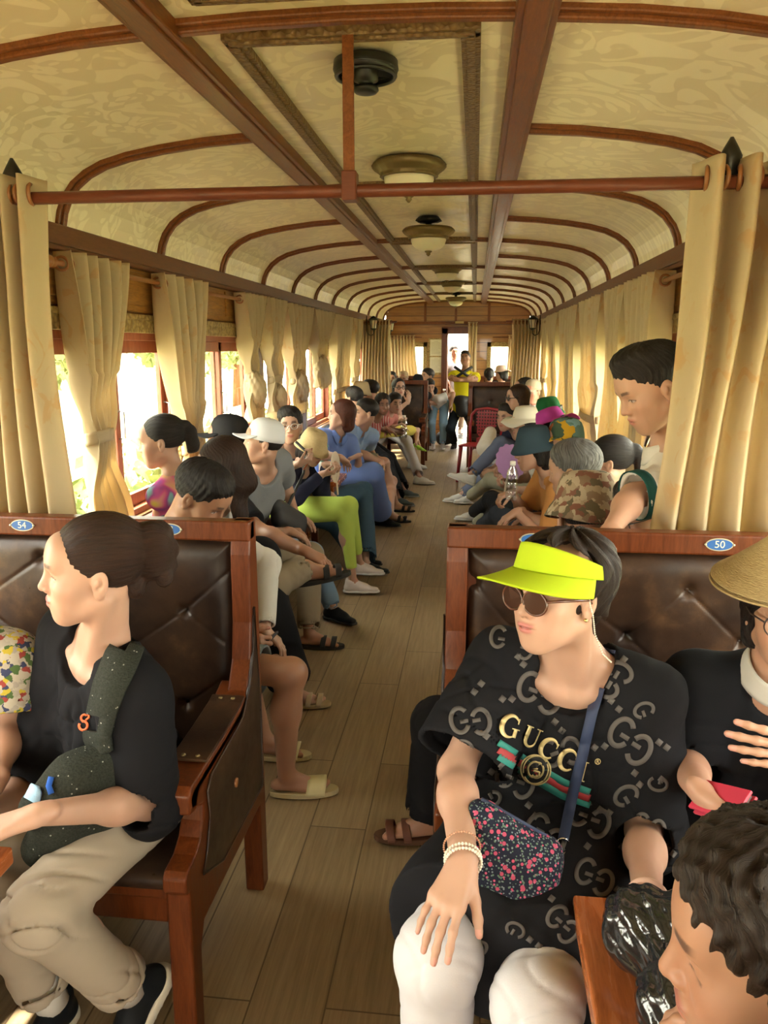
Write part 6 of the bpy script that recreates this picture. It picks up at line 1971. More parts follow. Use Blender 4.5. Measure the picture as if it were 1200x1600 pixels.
side_sit('person under a cream straw hat in navy sleeves and wide blue jeans, holding a fan', -1, 488, 700, -0.72, (330, -30, 0), feet=[(atZ(572, 880, 0.09), 5), (atZ(562, 868, 0.09), 5)], hipdy=0.08, sex='f', skin='fair', s=0.93,
    knees=[atX(568, 768, -0.52), None], hands=[(atX(505, 740, -0.60), (0.9, -0.1, 0.1), (0, 0.3, 0.9), 'grip'), (atX(510, 725, -0.62), (0.9, -0.1, 0.1), (0, -0.3, -0.9), 'grip')], top_col=NAVY, sleeve=1.9, bottom='loose', bot_col=(0.045, 0.085, 0.125), shoes='black', shoe_col=(0.012, 0.012, 0.012), sole_col=(0.02, 0.02, 0.02), hair='bob', hat='bucket', hat_mat='straw')
side_sit('person with reddish bob in a light blue dress, head turned left', -1, 533, 648, -0.75, (198, 2, 0), feet=[(atZ(596, 808, 0.09), -10), (atZ(604, 800, 0.09), 0)], hipdy=0.1, sex='f', skin='fair', s=1.02, cy=-50, fatf=1.15,
    knees=[atX(582, 740, -0.50), None], hands=[(atX(532, 715, -0.55), (0.2, 0.5, -0.3), (0, 0, -1), 'rest'), (atX(560, 712, -0.60), (-0.6, -0.3, -0.2), (0, 0, -1), 'rest')], top_col=(0.17, 0.26, 0.60), sleeve=0.7, loose=0.02, bottom='skirt', bot_col=(0.17, 0.26, 0.60), skirt_z=0.14, shoes='black', shoe_col=(0.02, 0.02, 0.02), sole_col=(0.02, 0.02, 0.02), hair='bob', hair_m='hair_red', neckline='vee', collar=(0.17, 0.26, 0.60))
side_sit('person in pale blue polo shirt and khaki shorts, glancing left', -1, 572, 645, -0.68, (205, 0, 0), feet=[(atZ(610, 802, 0.085), 5), (atZ(618, 786, 0.085), 0)], hipdy=0.15, s=1.03, skin='mid', cy=-55,
    knees=[atX(612, 752, -0.48), None], hands=[(atX(596, 722, -0.55), (-0.2, -0.6, -0.2), (0, 0, -1), 'rest'), (atX(590, 718, -0.60), (0.4, -0.4, -0.2), (0, 0, -1), 'rest')], top_col=(0.27, 0.38, 0.56), sleeve=0.85, loose=0.02, bottom='shorts', bot_col=(0.30, 0.27, 0.19), shoes='sandal', shoe_col=(0.03, 0.03, 0.03), sole_col=(0.03, 0.028, 0.025), hair='short', neckline='vee', collar=(0.27, 0.38, 0.56))
side_sit('person with short black hair half hidden behind the woman in blue', -1, 552, 622, -0.98, (150, 0, 0), hipdy=0.0, s=1.0, skin='mid', top_col=(0.20, 0.32, 0.55), bot_col=BLACK, hair='short', hands='none', feet=[None, None])
side_sit('person in tan bucket hat behind the blue polo', -1, 563, 614, -0.96, (165, 0, 0), hipdy=0.0, s=1.0, sex='f', skin='mid', top_col=(0.5, 0.47, 0.4), bot_col=BLACK, hair='short', hat='bucket', hat_col=(0.50, 0.39, 0.23), hands='none', feet=[None, None])
side_sit('person with tousled black hair behind the tan bucket hat', -1, 577, 610, -0.92, (185, 0, 0), hipdy=0.0, s=1.0, skin='mid', top_col=BLACK, bot_col=BLACK, hair='short', hands='none', feet=[None, None])
side_sit('person with curly dark hair and red striped top on the left bench', -1, 598, 632, -0.70, (292, -6, 0), feet=[(atZ(622, 778, 0.09), -10), (atZ(630, 765, 0.09), 0)], hipdy=0.2, sex='f', skin='brown', s=0.98, cy=-50,
    hands=[(atX(632, 676, -0.50), (-0.3, -0.6, 0.2), (-0.6, 0, 0.3), 'grip'), None], top_mat='red_stripe', top_col=(0.4, 0.1, 0.1), bottom='loose', bot_col=BLACK, shoes='sneaker', shoe_col=(0.07, 0.09, 0.09), sole_col=(0.3, 0.3, 0.28), hair='curly', neckline='wide')
side_sit('small girl with black fringe and pink T-shirt sitting on a lap', -1, 617, 630, -0.60, (300, -8, 0), feet=[(atX(656, 698, -0.36), -10, -10), (atX(650, 694, -0.40), -10, -10)], hipdy=0.02, hipz=0.60, hipx=0.80, sex='f', skin='fair', s=0.72, child=True, cy=-45,
    knees=[atX(648, 672, -0.46), atX(653, 672, -0.42)], hands=[(atX(628, 662, -0.52), (0.6, -0.3, -0.3), (0, 0, -1), 'rest'), None], top_col=(0.62, 0.25, 0.22), bottom='shorts', bot_col=(0.62, 0.52, 0.10), shoes='sneaker', shoe_col=(0.42, 0.72, 0.10), sole_col=(0.42, 0.72, 0.10), hair='fringe')
side_sit('person in round glasses and black top at the end of the left bench, hand raised', -1, 623, 606, -0.70, (295, 2, 0), feet=[(atZ(655, 745, 0.09), -5), (atZ(645, 722, 0.09), 0)], hipdy=0.05, sex='f', skin='fair', s=1.06, cy=-40, hipz=0.55,
    hands=[(atX(638, 628, -0.55), (0.1, -0.1, 1.0), (-0.4, 0.6, 0), 'rest'), (atX(632, 654, -0.55), (-0.5, -0.4, 0), (0, 0, -1), 'rest')], top_col=BLACK, bottom='trousers', bot_col=(0.45, 0.43, 0.42), shoes='sneaker', shoe_col=(0.62, 0.62, 0.58), sole_col=(0.5, 0.5, 0.48), hair='bob', glasses=('black_plastic', None))
# ---- right bench, near to far
side_sit('person under a camouflage bucket hat just behind the right bench', 1, 915, 804, 0.72, (95, -14, 0), feet=[None, (atZ(672, 1275, 0.09), 186)], hipdy=-0.08, s=0.98, hs=1.10, skin='tan', cy=130,
    knees=[None, atY(684, 1130, 2.28)], hands='none', top_mat='navy_print', top_col=NAVY, bottom='loose', bot_col=BLACK, shoes='sandal', shoe_col=(0.14, 0.06, 0.04), sole_col=(0.10, 0.05, 0.03), hair='short', hat='bucket', hat_mat='camo')
side_sit('person with grey hair and glasses pushed back, seated beyond the camouflage hat', 1, 897, 735, 0.74, (155, -12, 0), hipdy=0.1, s=0.98, skin='mid', feet=[(V(0.42, 3.2, 0.095), 180), (V(0.42, 3.4, 0.095), 180)], top_mat='navy_print', top_col=NAVY, bot_col=(0.05, 0.055, 0.05), hair='short', hair_m='hair_grey')
side_sit('person with black braided hair looking left, beside the leaning boy', 1, 950, 722, 0.92, (170, -4, 0), hipdy=0.1, s=0.98, sex='f', skin='mid', top_mat='pink_print', top_col=(0.5, 0.2, 0.4), bot_col=BLACK, hair='pony', hands='none', feet=[None, None])
side_sit('person in a patchwork coloured cap and yellow T-shirt on the right bench', 1, 882, 690, 0.83, (182, -8, 0), hipdy=0.0, s=0.99, skin='mid', feet=[(atZ(752, 822, 0.09), 180), None], hands=[((812, 800, 0.0), (-0.8, -0.2, -0.5), (0, 0, -1), 'rest'), None], top_col=(0.55, 0.58, 0.05), bot_col=(0.03, 0.035, 0.045), hair='short', hat='cap', hat_mat='patchwork')
side_sit('person in dark denim bucket hat and orange top on the right bench', 1, 833, 702, 0.66, (190, -10, 0), hipdy=0.15, s=0.99, sex='f', skin='mid', feet=[(atZ(758, 815, 0.09), 178), (atZ(740, 800, 0.09), 180)],
    hands=[((806, 800, -0.05), (-0.8, -0.3, -0.5), (0, 0, -1), 'rest'), ((800, 770, 0.05), (-0.8, -0.3, -0.2), (0, 0, -1), 'grip')], top_col=(0.48, 0.22, 0.07), bot_col=BLACK, shoes='sneaker', shoe_col=WHITE, hair='bob', hat='bucket', hat_col=(0.035, 0.060, 0.080), sleeve=0.8)
side_sit('person in cream sun hat and sunglasses holding a mauve fan', 1, 820, 662, 0.70, (200, -6, 0), hipdy=0.1, s=0.97, sex='f', skin='mid', feet=[(atZ(744, 820, 0.09), 182), (atZ(735, 775, 0.09), 185)],
    hands=[((792, 762, -0.05), (-0.7, -0.3, 0.3), (0, 0, 1), 'grip'), ((788, 748, 0.05), (-0.7, -0.3, 0.3), (0, 0, 1), 'grip')], top_col=(0.60, 0.58, 0.52), bot_col=(0.30, 0.28, 0.20), shoes='sneaker', shoe_col=WHITE, hair='bob', hat='wide', hat_col=(0.56, 0.52, 0.42), glasses=('black_plastic', 'black_plastic', 0.027, 0.021))
side_sit('person in magenta sun hat half hidden behind the denim hat', 1, 862, 668, 0.84, (175, -25, 10), hipdy=0.05, s=0.97, sex='f', skin='mid', top_col=(0.4, 0.1, 0.3), bot_col=BLACK, hair='bob', hat='wide', hat_col=(0.42, 0.05, 0.30), hands='none', feet=[None, None])
side_sit('person in bright green bucket hat on the right bench', 1, 856, 646, 0.93, (185, -14, 0), hipdy=0.0, s=1.0, sex='f', skin='mid', top_col=(0.35, 0.35, 0.35), bot_col=BLACK, hair='bob', hat='bucket', hat_col=(0.015, 0.13, 0.045), hands='none', feet=[None, None])
side_sit('person in navy T-shirt and blue jeans, hands clasped, legs crossed on the right bench', 1, 793, 652, 0.64, (228, -6, 0), hipdy=0.2, s=1.02, skin='mid', feet=[(atY(735, 742, 7.2), 185, 20), (atZ(722, 772, 0.09), 180)], cy=215,
    hands=[((768, 738, -0.05), (-0.8, 0.1, -0.1), (0, 0.6, -0.6), 'grip'), ((768, 733, 0.05), (-0.8, -0.2, -0.1), (0, -0.6, -0.6), 'grip')], top_col=NAVY, bot_col=(0.12, 0.14, 0.21), bottom='jeans', shoes='sneaker', shoe_col=WHITE, hair='crop', hair_m='hair_black', fatf=1.06)
side_sit('person with dark bob and sunglasses on the head, in white, on the right bench', 1, 808, 622, 0.72, (195, -4, 0), hipdy=0.1, s=1.0, sex='f', skin='fair', feet=[(atZ(748, 738, 0.09), 185), (atZ(742, 728, 0.09), 185)], top_col=WHITE, bot_col=(0.4, 0.4, 0.4), bottom='shorts', hair='bob', hair_m='hair_brown', glasses=('black_plastic', 'black_plastic', 0.025, 0.02))
side_sit('person with a high black bun in white, at the far end of the right bench', 1, 818, 608, 0.84, (190, -4, 0), hipdy=0.05, s=1.0, sex='f', skin='fair', top_col=WHITE, bot_col=BLACK, hair='bun', hair_m='hair_black', hands='none', feet=[None, None])
side_sit('person in beige cap with ruddy face, farthest on the right bench', 1, 832, 612, 0.93, (235, -8, 0), hipdy=0.0, s=0.97, skin=(0.55, 0.25, 0.17), top_col=WHITE, bot_col=BLACK, hair='short', hat='cap', hat_col=(0.45, 0.37, 0.26), hands='none', feet=[None, None])
# ---- boy leaning over the bench, and the man beside him
person('boy with spiky black hair in white polo with green cuffs, leaning on the right bench', hip=(1.14, 2.62, 0.80), neck=atY(1042, 694, 2.36), head=atY(1020, 605, 2.26), yaw=190, look=(192, -28, 0), cyaw=158, s=0.90, hs=0.98, skin='mid',
    R_=None, L_=(atY(956, 826, 2.03), (-0.3, -0.7, -0.4), (0.1, 0.1, -1), 'rest'), LE=atY(990, 775, 2.20),
    RF=((1.15, 2.95, 0.54), 250), LF=((1.05, 2.9, 0.54), 250), top_col=(0.60, 0.55, 0.48), cuff=(0.012, 0.06, 0.05), collar=(0.60, 0.55, 0.48), sleeve=0.97, loose=0.014, bot_col=(0.03, 0.04, 0.06), shoes='bare', hair='crop')
person('person in black-rimmed glasses seated low behind the leaning boy', hip=(0.98, 2.62, 0.52), neck=atY(1040, 880, 2.45), head=atY(1012, 800, 2.38), yaw=190, look=(196, -22, 0), s=0.92, skin='tan',
    RF=None, LF=None, legs=False, top_col=(0.35, 0.62, 0.50), hair='crop', glasses=('black_plastic', None))
# ---- standing man in yellow, arms folded
yy = 12.35
person('person in yellow T-shirt with folded arms standing in the far doorway', hip=atY(721, 640, yy), neck=atY(727, 583, yy + 0.02), head=atY(727, 561, yy - 0.02), yaw=268, look=(262, 10, 4), s=0.98, skin='tan',
    R_=(atY(730, 592, yy - 0.22), (0.9, 0.1, 0.15), (0, 0.9, 0), 'rest'), L_=(atY(716, 594, yy - 0.26), (-0.9, 0.1, 0.15), (0, 0.9, 0), 'rest'), RE=atY(704, 591, yy - 0.08), LE=atY(743, 593, yy - 0.08),
    RF=((atY(710, 695, yy)[0], yy, 0.095), 262), LF=((atY(735, 697, yy)[0], yy - 0.1, 0.095), 275), top_col=(0.66, 0.58, 0.02), loose=0.018, tail=0.10, bot_col=(0.018, 0.024, 0.03), shoes='black', shoe_col=(0.05, 0.045, 0.04), sole_col=(0.05, 0.04, 0.03), hair='crop', collar=(0.66, 0.58, 0.02))
# ---- people around the far benches
person('person in white T-shirt with a brown strap standing beside the far left bench', hip=(-0.22, 12.3, 0.74), neck=atY(673, 625, 12.2), head=atY(672, 603, 12.1), yaw=265, look=(285, -25, 0), s=0.86, skin='fair',
    R_=((-0.35, 12.1, 0.75), (0, -0.5, -0.8), (0.5, 0, 0), 'rest'), L_=((-0.02, 12.05, 0.72), (0.2, -0.5, -0.8), (-0.5, 0, 0), 'rest'), RF=((-0.30, 12.2, 0.095), 270), LF=((-0.15, 12.2, 0.095), 275), top_col=WHITE, bot_col=(0.22, 0.36, 0.50), bottom='jeans', hair='short')
def far_head(label, px, py, Y, look, **kw):
    h = atY(px, py, Y)
    kw.setdefault('s', 0.92)
    person(label, (h[0], Y + 0.06, 0.52), h - V(0, -0.02, 0.165), h, look[0], look, legs=False, **kw)
far_head('person with black hair peeping over the far left bench beside the curtain', 612, 592, 12.35, (270, 0, 0), top_col=BLACK)
far_head('person in beige hat behind the far left bench', 630, 592, 12.1, (265, 0, 0), top_col=BLACK, hat='cap', hat_col=(0.42, 0.32, 0.20), hair='short')
far_head('person in black cap with back to us behind the far left bench', 653, 597, 11.9, (100, 0, 0), top_col=BLACK, hat='cap', hat_col=BLACK, hair='short')
far_head('person with short black hair standing tallest behind the far left bench', 668, 588, 12.45, (220, 0, 0), top_col=BLACK, s=1.0)
far_head('person with black bun, back turned, behind the far right bench', 764, 587, 11.6, (90, 0, 0), top_col=(0.60, 0.64, 0.66), sex='f', hair='bun', hair_m='hair_black', s=0.95)
far_head('person in pale pink sun hat behind the far right bench', 783, 583, 12.3, (160, -10, 0), top_col=(0.55, 0.15, 0.14), sex='f', hair='bob', hat='wide', hat_col=(0.60, 0.44, 0.36))
person('person in pale blue seen through the far doorway', hip=(-0.02, 14.4, 0.85), neck=(-0.05, 14.4, 1.33), head=(-0.06, 14.38, 1.50), yaw=300, look=(290, 0, 0), s=0.95, skin='fair', R_=((-0.14, 14.3, 0.95), (0, -0.3, -0.9), (0.5, 0, 0), 'rest'), L_=((0.2, 14.4, 0.9), (0, -0.3, -0.9), (0.5, 0, 0), 'rest'),
    RF=((-0.1, 14.4, 0.095), 290), LF=((0.08, 14.4, 0.095), 290), top_col=(0.42, 0.46, 0.55), bot_col=(0.45, 0.42, 0.38), hair='short')
# ---- cropped neighbour at the left edge
person('person in flowery blouse, mostly cut off by the left edge', hip=(-0.90, 1.70, 0.53), neck=atY(-70, 1000, 1.62), head=atY(-95, 890, 1.58), yaw=262, look=(220, 0, 0), s=0.94, sex='f', skin='mid',
    L_=(atY(-8, 1225, 1.38), (-0.2, -0.7, -0.3), (0, 0, -1), 'rest'), LE=atY(12, 1140, 1.55), R_=((-1.08, 1.45, 0.72), (0, -0.7, -0.2), (0, 0, -1), 'rest'), RF=((-1.0, 1.3, 0.095), 265), LF=((-0.85, 1.3, 0.095), 270), top_mat='flower', top_col=(0.5, 0.5, 0.5), loose=0.03, sleeve=0.75, bot_mat='flower', bottom='loose', shoes='slip', hair='bob')
# ================================================================ THINGS WORN, HELD AND CARRIED
def ray_to(S, pts, off=0.0014, t0=0.35, t1=3.0):
    """lays picture-drawn points onto a garment's surface"""
    P = np.asarray(pts, float)
    D = _f[None, :] + _r[None, :] * ((P[:, 0] - 600) / FPX)[:, None] + _u[None, :] * ((800 - P[:, 1]) / FPX)[:, None]
    D /= np.linalg.norm(D, axis=1)[:, None]
    t = np.full(len(P), t0)
    for _ in range(90):
        d = S.at(_c + D * t[:, None])
        t = t + np.clip(d - off, -0.02, 0.05) * 0.8
    ok = (t < t1)
    return _c + D * t[:, None], ok
def ribbon(pts, w, n=None):
    """2D ribbon: centre line with half widths -> verts, faces"""
    P = np.asarray(pts, float)
    W = np.asarray(w, float) if hasattr(w, '__len__') else np.full(len(P), float(w))
    if n:
        L = np.concatenate([[0], np.cumsum(np.linalg.norm(np.diff(P, axis=0), axis=1))])
        q = np.linspace(0, L[-1], n)
        P = np.stack([np.interp(q, L, P[:, 0]), np.interp(q, L, P[:, 1])], 1); W = np.interp(q, L, W)
    T = np.gradient(P, axis=0); T /= np.linalg.norm(T, axis=1)[:, None] + 1e-9
    N = np.stack([-T[:, 1], T[:, 0]], 1)
    k = 3
    vs = np.concatenate([P + N * (W * (2 * j / (k - 1) - 1))[:, None] for j in range(k)])
    m = len(P)
    fs = [(j * m + i, j * m + i + 1, (j + 1) * m + i + 1, (j + 1) * m + i) for j in range(k - 1) for i in range(m - 1)]
    return vs, fs
def on_surface(pts, ok, fs, mx=0.03):
    F2 = [f for f in fs if all(ok[i] for i in f) and max(np.linalg.norm(pts[f[i]] - pts[f[i - 1]]) for i in range(4)) < mx]
    used = sorted({i for f in F2 for i in f}); mp = {j: i for i, j in enumerate(used)}
    return [tuple(pts[i]) for i in used], [tuple(mp[i] for i in f) for f in F2]
def decal(name, shapes, S, mat, parent, off=0.0016, solid=0.0008):
    V_, F_, n = [], [], 0
    for vs, fs in shapes:
        V_.append(vs); F_ += [tuple(i + n for i in f) for f in fs]; n += len(vs)
    pts, ok = ray_to(S, np.concatenate(V_), off)
    mb = MB().add(*on_surface(pts, ok, F_), True)
    return mb.build(name, mat, parent, solid=solid)
def xf(P, c, sc, rot):
    P = np.asarray(P, float); a = math.radians(rot)
    return np.stack([c[0] + sc * (P[:, 0] * math.cos(a) - P[:, 1] * math.sin(a)), c[1] + sc * (P[:, 0] * math.sin(a) + P[:, 1] * math.cos(a))], 1)
def arc(cx, cy, rx, ry, a0, a1, n=22):
    q = np.radians(np.linspace(a0, a1, n))
    return np.stack([cx + rx * np.cos(q), cy + ry * np.sin(q)], 1)
# letters in a unit box, y down, height 1
def letter(ch):
    out = []
    if ch in 'GC':
        p = arc(0.45, 0.5, 0.40, 0.46, -42, -318 if ch == 'C' else -300, 30)
        q = np.linspace(0, 1, 30)
        out.append((p, 0.035 + 0.075 * np.sin(q * math.pi) ** 1.3))
        out.append((np.array([(0.76, 0.10), (0.77, 0.34)]), np.array([0.035, 0.02])))
        if ch == 'G':
            out.append((np.array([(0.72, 0.56), (0.72, 0.93)]), np.array([0.075, 0.075])))
            out.append((np.array([(0.54, 0.57), (0.90, 0.57)]), np.array([0.025, 0.025])))
    elif ch == 'U':
        out.append((np.concatenate([[(0.22, 0.05), (0.22, 0.62)], arc(0.48, 0.62, 0.26, 0.32, 180, 0, 16), [(0.74, 0.05)]]), np.concatenate([[0.085, 0.085], np.linspace(0.08, 0.03, 16), [0.03]])))
        out.append((np.array([(0.06, 0.05), (0.40, 0.05)]), 0.022 * np.ones(2)))
        out.append((np.array([(0.60, 0.05), (0.90, 0.05)]), 0.022 * np.ones(2)))
    elif ch == 'I':
        out.append((np.array([(0.25, 0.04), (0.25, 0.96)]), 0.085 * np.ones(2)))
        out.append((np.array([(0.06, 0.05), (0.44, 0.05)]), 0.022 * np.ones(2)))
        out.append((np.array([(0.06, 0.95), (0.44, 0.95)]), 0.022 * np.ones(2)))
    return out
def put_letter(ch, c, h, rot, w=1.0, shear=0.0):
    res = []
    for p, wd in letter(ch):
        p = np.asarray(p, float) - np.array([0.45, 0.5]); p[:, 0] *= w
        p[:, 0] += shear * p[:, 1]
        res.append(ribbon(xf(p, c, h, rot), wd * h, max(8, len(p) * 2)))
    return res
def mono(c, s, rot, one=False):
    """interlocked facing G pair"""
    res = []
    for k in ((1,) if one else (1, -1)):
        g = np.concatenate([arc(-0.30, -0.0, 0.30, 0.42, -40, -330, 26)])
        bar = np.array([(-0.30, 0.06), (-0.02, 0.06)])
        for p, w in ((g, 0.075), (bar, 0.065)):
            q = p.copy() if k == 1 else -p
            if k == -1: q = q + np.array([0.10, 0.16])
            res.append(ribbon(xf(q, c, s, rot), w * s, 30))
    return res
def dia(c, s, rot=40):
    return ribbon(xf([(-0.5, 0), (0.5, 0)], c, s, rot), 0.5 * s, 4)

plain('scarf_white', (0.50, 0.49, 0.45), 0.9)
plain('print_gold', (0.62, 0.50, 0.24), 0.45, metal=0.3)
plain('print_grey', (0.085, 0.075, 0.070), 0.8)
plain('print_teal', (0.02, 0.20, 0.17), 0.7)
plain('print_red', (0.32, 0.03, 0.035), 0.7)
plain('print_black', (0.008, 0.008, 0.009), 0.7)
plain('logo_orange', (0.75, 0.13, 0.03), 0.6)
plain('strap_navy', (0.022, 0.035, 0.085), 0.7)
plain('pearl', (0.75, 0.70, 0.60), 0.25)
plain('rose_gold', (0.65, 0.36, 0.24), 0.3, metal=0.8)
plain('gold', (0.70, 0.50, 0.20), 0.25, metal=0.9)
plain('watch_pink', (0.70, 0.45, 0.36), 0.5)
plain('wallet_red', (0.52, 0.035, 0.075), 0.45)
plain('leather_dark', (0.03, 0.015, 0.012), 0.4)
plain('lens_brown', (0.050, 0.022, 0.014), 0.12, coat=0.5)
plain('tortoise', (0.085, 0.025, 0.012), 0.25, coat=0.4)
plain('teal_plastic', (0.18, 0.50, 0.43), 0.35)
plain('lilac_plastic', (0.50, 0.36, 0.50), 0.35)
plain('pale_plastic', (0.50, 0.53, 0.53), 0.35)
plain('fan_cream', (0.60, 0.50, 0.38), 0.7)
plain('fan_mauve', (0.42, 0.22, 0.50), 0.7)
plain('phone_case', (0.40, 0.10, 0.04), 0.4)
plain('phone_dark', (0.015, 0.015, 0.02), 0.2)
plain('bag_black', (0.012, 0.012, 0.013), 0.6)
plain('mask_blue', (0.35, 0.45, 0.60), 0.8)
S1, S3, S4 = i1['S'], i3['S'], i4['S']
shirt3 = [o for o in n3.children if o.name.startswith('shirt')][0]
# grey monograms and squares all over the shirt
sh = []
for (x, y, s_, ro, one) in ((842, 1078, 52, 18, 0), (732, 1123, 46, -10, 0), (962, 1062, 46, 120, 0), (985, 1153, 54, 32, 0), (804, 1214, 46, 20, 0), (880, 1178, 48, 160, 0), (790, 997, 38, 10, 1), (812, 1012, 34, 200, 1),
    (922, 1282, 50, 200, 0), (852, 1300, 50, 30, 0), (928, 1366, 46, 20, 0), (744, 1468, 36, 60, 0), (850, 1510, 40, 100, 1), (985, 1255, 44, 60, 1), (1016, 1296, 38, 190, 0), (762, 1240, 36, 240, 1), (1030, 1215, 34, 280, 1),
    (960, 1440, 40, 30, 0), (800, 1462, 34, 120, 1), (1010, 1120, 36, 70, 1), (722, 1175, 30, 120, 1), (880, 1440, 42, 40, 0)):
    sh += mono((x, y), s_, ro, bool(one))
for (x, y) in ((810, 1026), (818, 1038), (785, 1092), (800, 1092), (741, 1081), (752, 1068), (911, 1073), (955, 1095), (967, 1108), (867, 1128), (878, 1142), (929, 1168), (945, 1166), (1030, 1160), (1042, 1168), (992, 1208), (1000, 1226),
    (768, 1206), (760, 1150), (1034, 1218), (826, 1258), (836, 1275), (918, 1322), (938, 1265), (952, 1270), (862, 1404), (828, 1468), (842, 1478), (1045, 1322), (1052, 1334), (972, 1323), (965, 1390), (735, 1222), (975, 1030)):
    sh.append(dia((x, y), 9.5, 38))
decal('monogram_print', sh, S3, 'print_grey', shirt3, 0.0014, 0.0006)
# striped band, name and roundel
def band(dy, w): return ribbon([(779, 1160 + dy), (806, 1177 + dy), (840, 1199 + dy), (880, 1222 + dy), (922, 1238 + dy * 0.9)], w, 40)
decal('teal_stripes', [band(0, 5.4), band(22, 5.4)], S3, 'print_teal', shirt3, 0.0024, 0.0006)
decal('red_stripe', [band(11, 5.8)], S3, 'print_red', shirt3, 0.0024, 0.0006)
rd = [ribbon(arc(837, 1203, r_, r_ * 1.04, 0, 360, 40), 11.5 if r_ < 13 else 1) for r_ in (11.5,)]
decal('roundel_ground', rd, S3, 'print_black', shirt3, 0.0034, 0.0006)
g_ = [ribbon(arc(837 + dx, 1203 + dx * 0.4, 21.5, 22.5, 0, 360, 44), 1.1) for dx in (-1.8, 1.8)]
g_ += [ribbon(xf(arc(-2.5, 0, 9.5, 12, -50, -320, 24), (837, 1203), 1, 15), 1.5), ribbon(xf(arc(2.5, 0, 9.5, 12, 130, -140, 24), (837, 1203), 1, 15), 1.5),
       ribbon(xf([(-3, 2), (7, 2), (7, 8)], (837, 1203), 1, 15), 1.4, 12), ribbon(xf([(3, -2), (-7, -2), (-7, -8)], (837, 1203), 1, 15), 1.4, 12)]
for ch, c, h, ro in (('G', (798, 1135), 37, 16), ('U', (830, 1152), 34, 22), ('C', (858, 1170), 34, 30), ('C', (888, 1188), 35, 24), ('I', (917, 1207), 33, 14)):
    g_ += put_letter(ch, c, h, ro, 0.92)
g_ += [ribbon(arc(934, 1190, 4.2, 4.2, 0, 360, 20), 0.5), ribbon([(932.6, 1192.5), (932.6, 1187.5), (935, 1187.8), (935.2, 1189.8), (932.6, 1190)], 0.45, 12), ribbon([(934, 1190), (935.8, 1192.6)], 0.45, 4)]
decal('gold_lettering', g_, S3, 'print_gold', shirt3, 0.0042, 0.0007)
# her sunglasses with bead cord
H3, h3, s3 = i3['H'], i3['head'], i3['hs']
sg = make_glasses(h3 - H3[:, 2] * 0.004, H3, s3, n3, 'tortoise', 'lens_brown', 0.031, 0.0245, 0.0026, 0.104)
W3 = hw(h3, H3, s3)
pts = [W3(p) for p in ((-0.081, 0.0, 0.006), (-0.088, -0.008, -0.03), (-0.086, -0.018, -0.07), (-0.090, -0.040, -0.115), (-0.086, -0.075, -0.14))]
mb = MB()
for i in range(len(pts) - 1):
    for k in range(9):
        p = V(pts[i]) * (1 - k / 9) + V(pts[i + 1]) * (k / 9)
        mb.lathe([(0.0007, -0.0018), (0.0018, 0), (0.0007, 0.0018)], p, 6)
mb.build('eyeglass_cord', 'pearl', n3)
MB().lathe([(0.002, -0.003), (0.0045, 0), (0.002, 0.003)], V(W3((-0.080, 0.004, -0.040))), 10).build('earring', 'gold', n3)
def bracelet(root, a, b, t, r, rad, mat, beads=0, name='bracelet', sx_=1.0):
    a, b = V(a), V(b); c = a + (b - a) * t; d = nrm(b - a)
    u = nrm(np.cross(d, V(0.2, 0.1, 0.9))); w = np.cross(d, u)
    pts = [c + (u * math.cos(q) + w * math.sin(q)) * r for q in np.linspace(0, 2 * math.pi, (beads or 32) + 1)[:-1]]
    mb = MB()
    if beads:
        for p in pts: mb.lathe([(rad * 0.5, -rad * 0.86), (rad, 0), (rad * 0.5, rad * 0.86)], p, 8)
    else: mb.tube(pts, rad, 8, closed=True)
    return mb.build(name, mat, root)
e_, w_ = i3['arms'][1][1], i3['arms'][1][2]
bracelet(n3, e_, w_, 0.84, 0.031, 0.0021, 'rose_gold', 44)
bracelet(n3, e_, w_, 0.95, 0.030, 0.0031, 'pearl', 34)
bracelet(n3, e_, w_, 0.99, 0.030, 0.0031, 'pearl', 34)
e_, w_ = i3['arms'][-1][1], i3['arms'][-1][2]
bracelet(n3, e_, w_, 0.93, 0.030, 0.0062, 'watch_pink', 0, 'wrist_band')

# flowered pouch on a navy strap
m = NT('floral', 0.75, 0.15)
v = m.co(world=True)
def dots(scale, rad, col, base, off):
    vo = m.new('TexVoronoi', {'Vector': m.new('Mapping', {'Vector': v, 'Location': off}).outputs[0], 'Scale': scale})
    return m.mix(m.math('LESS_THAN', vo.outputs['Distance'], rad), base, col)
c = dots(150, 0.30, (0.10, 0.16, 0.12), (0.012, 0.014, 0.028), (0, 0, 0))
c = dots(170, 0.26, (0.16, 0.20, 0.22), c, (0.3, 0.1, 0.7))
c = dots(75, 0.30, (0.42, 0.07, 0.13), c, (0.1, 0.5, 0.2))
c = dots(95, 0.20, (0.50, 0.10, 0.18), c, (0.6, 0.2, 0.4))
m.base(c); m.bump(m.noise(v, 300, 2), 0.3, 0.001)
bag = empty('shoulder_bag', atY(800, 1440, 1.30), 'navy flowered pouch with a navy strap, worn across the monogram shirt', 'bag')
B_ = Field()
Yb = 1.245
cs = [atY(752, 1272, Yb), atY(852, 1330, Yb - 0.01), atY(822, 1418, Yb - 0.06), atY(765, 1385, Yb - 0.05)]
ctr = sum(cs) / 4
nrm_b = nrm(np.cross(cs[1] - cs[0], cs[3] - cs[0]))
for i in range(4):
    B_.cone(cs[i], cs[(i + 1) % 4], 0.022, 0.022, 0.02)
for f1 in (0.2, 0.4, 0.6, 0.8):
    B_.cone(cs[0] * (1 - f1) + cs[3] * f1, cs[1] * (1 - f1) + cs[2] * f1, 0.036, 0.036, 0.02)
B_.disp.append(wrinkle(0.0022, 90, 7))
P, Q = mesh_field(B_, 0.004)
pouch = put_mesh('pouch', P, Q, 'floral', bag)
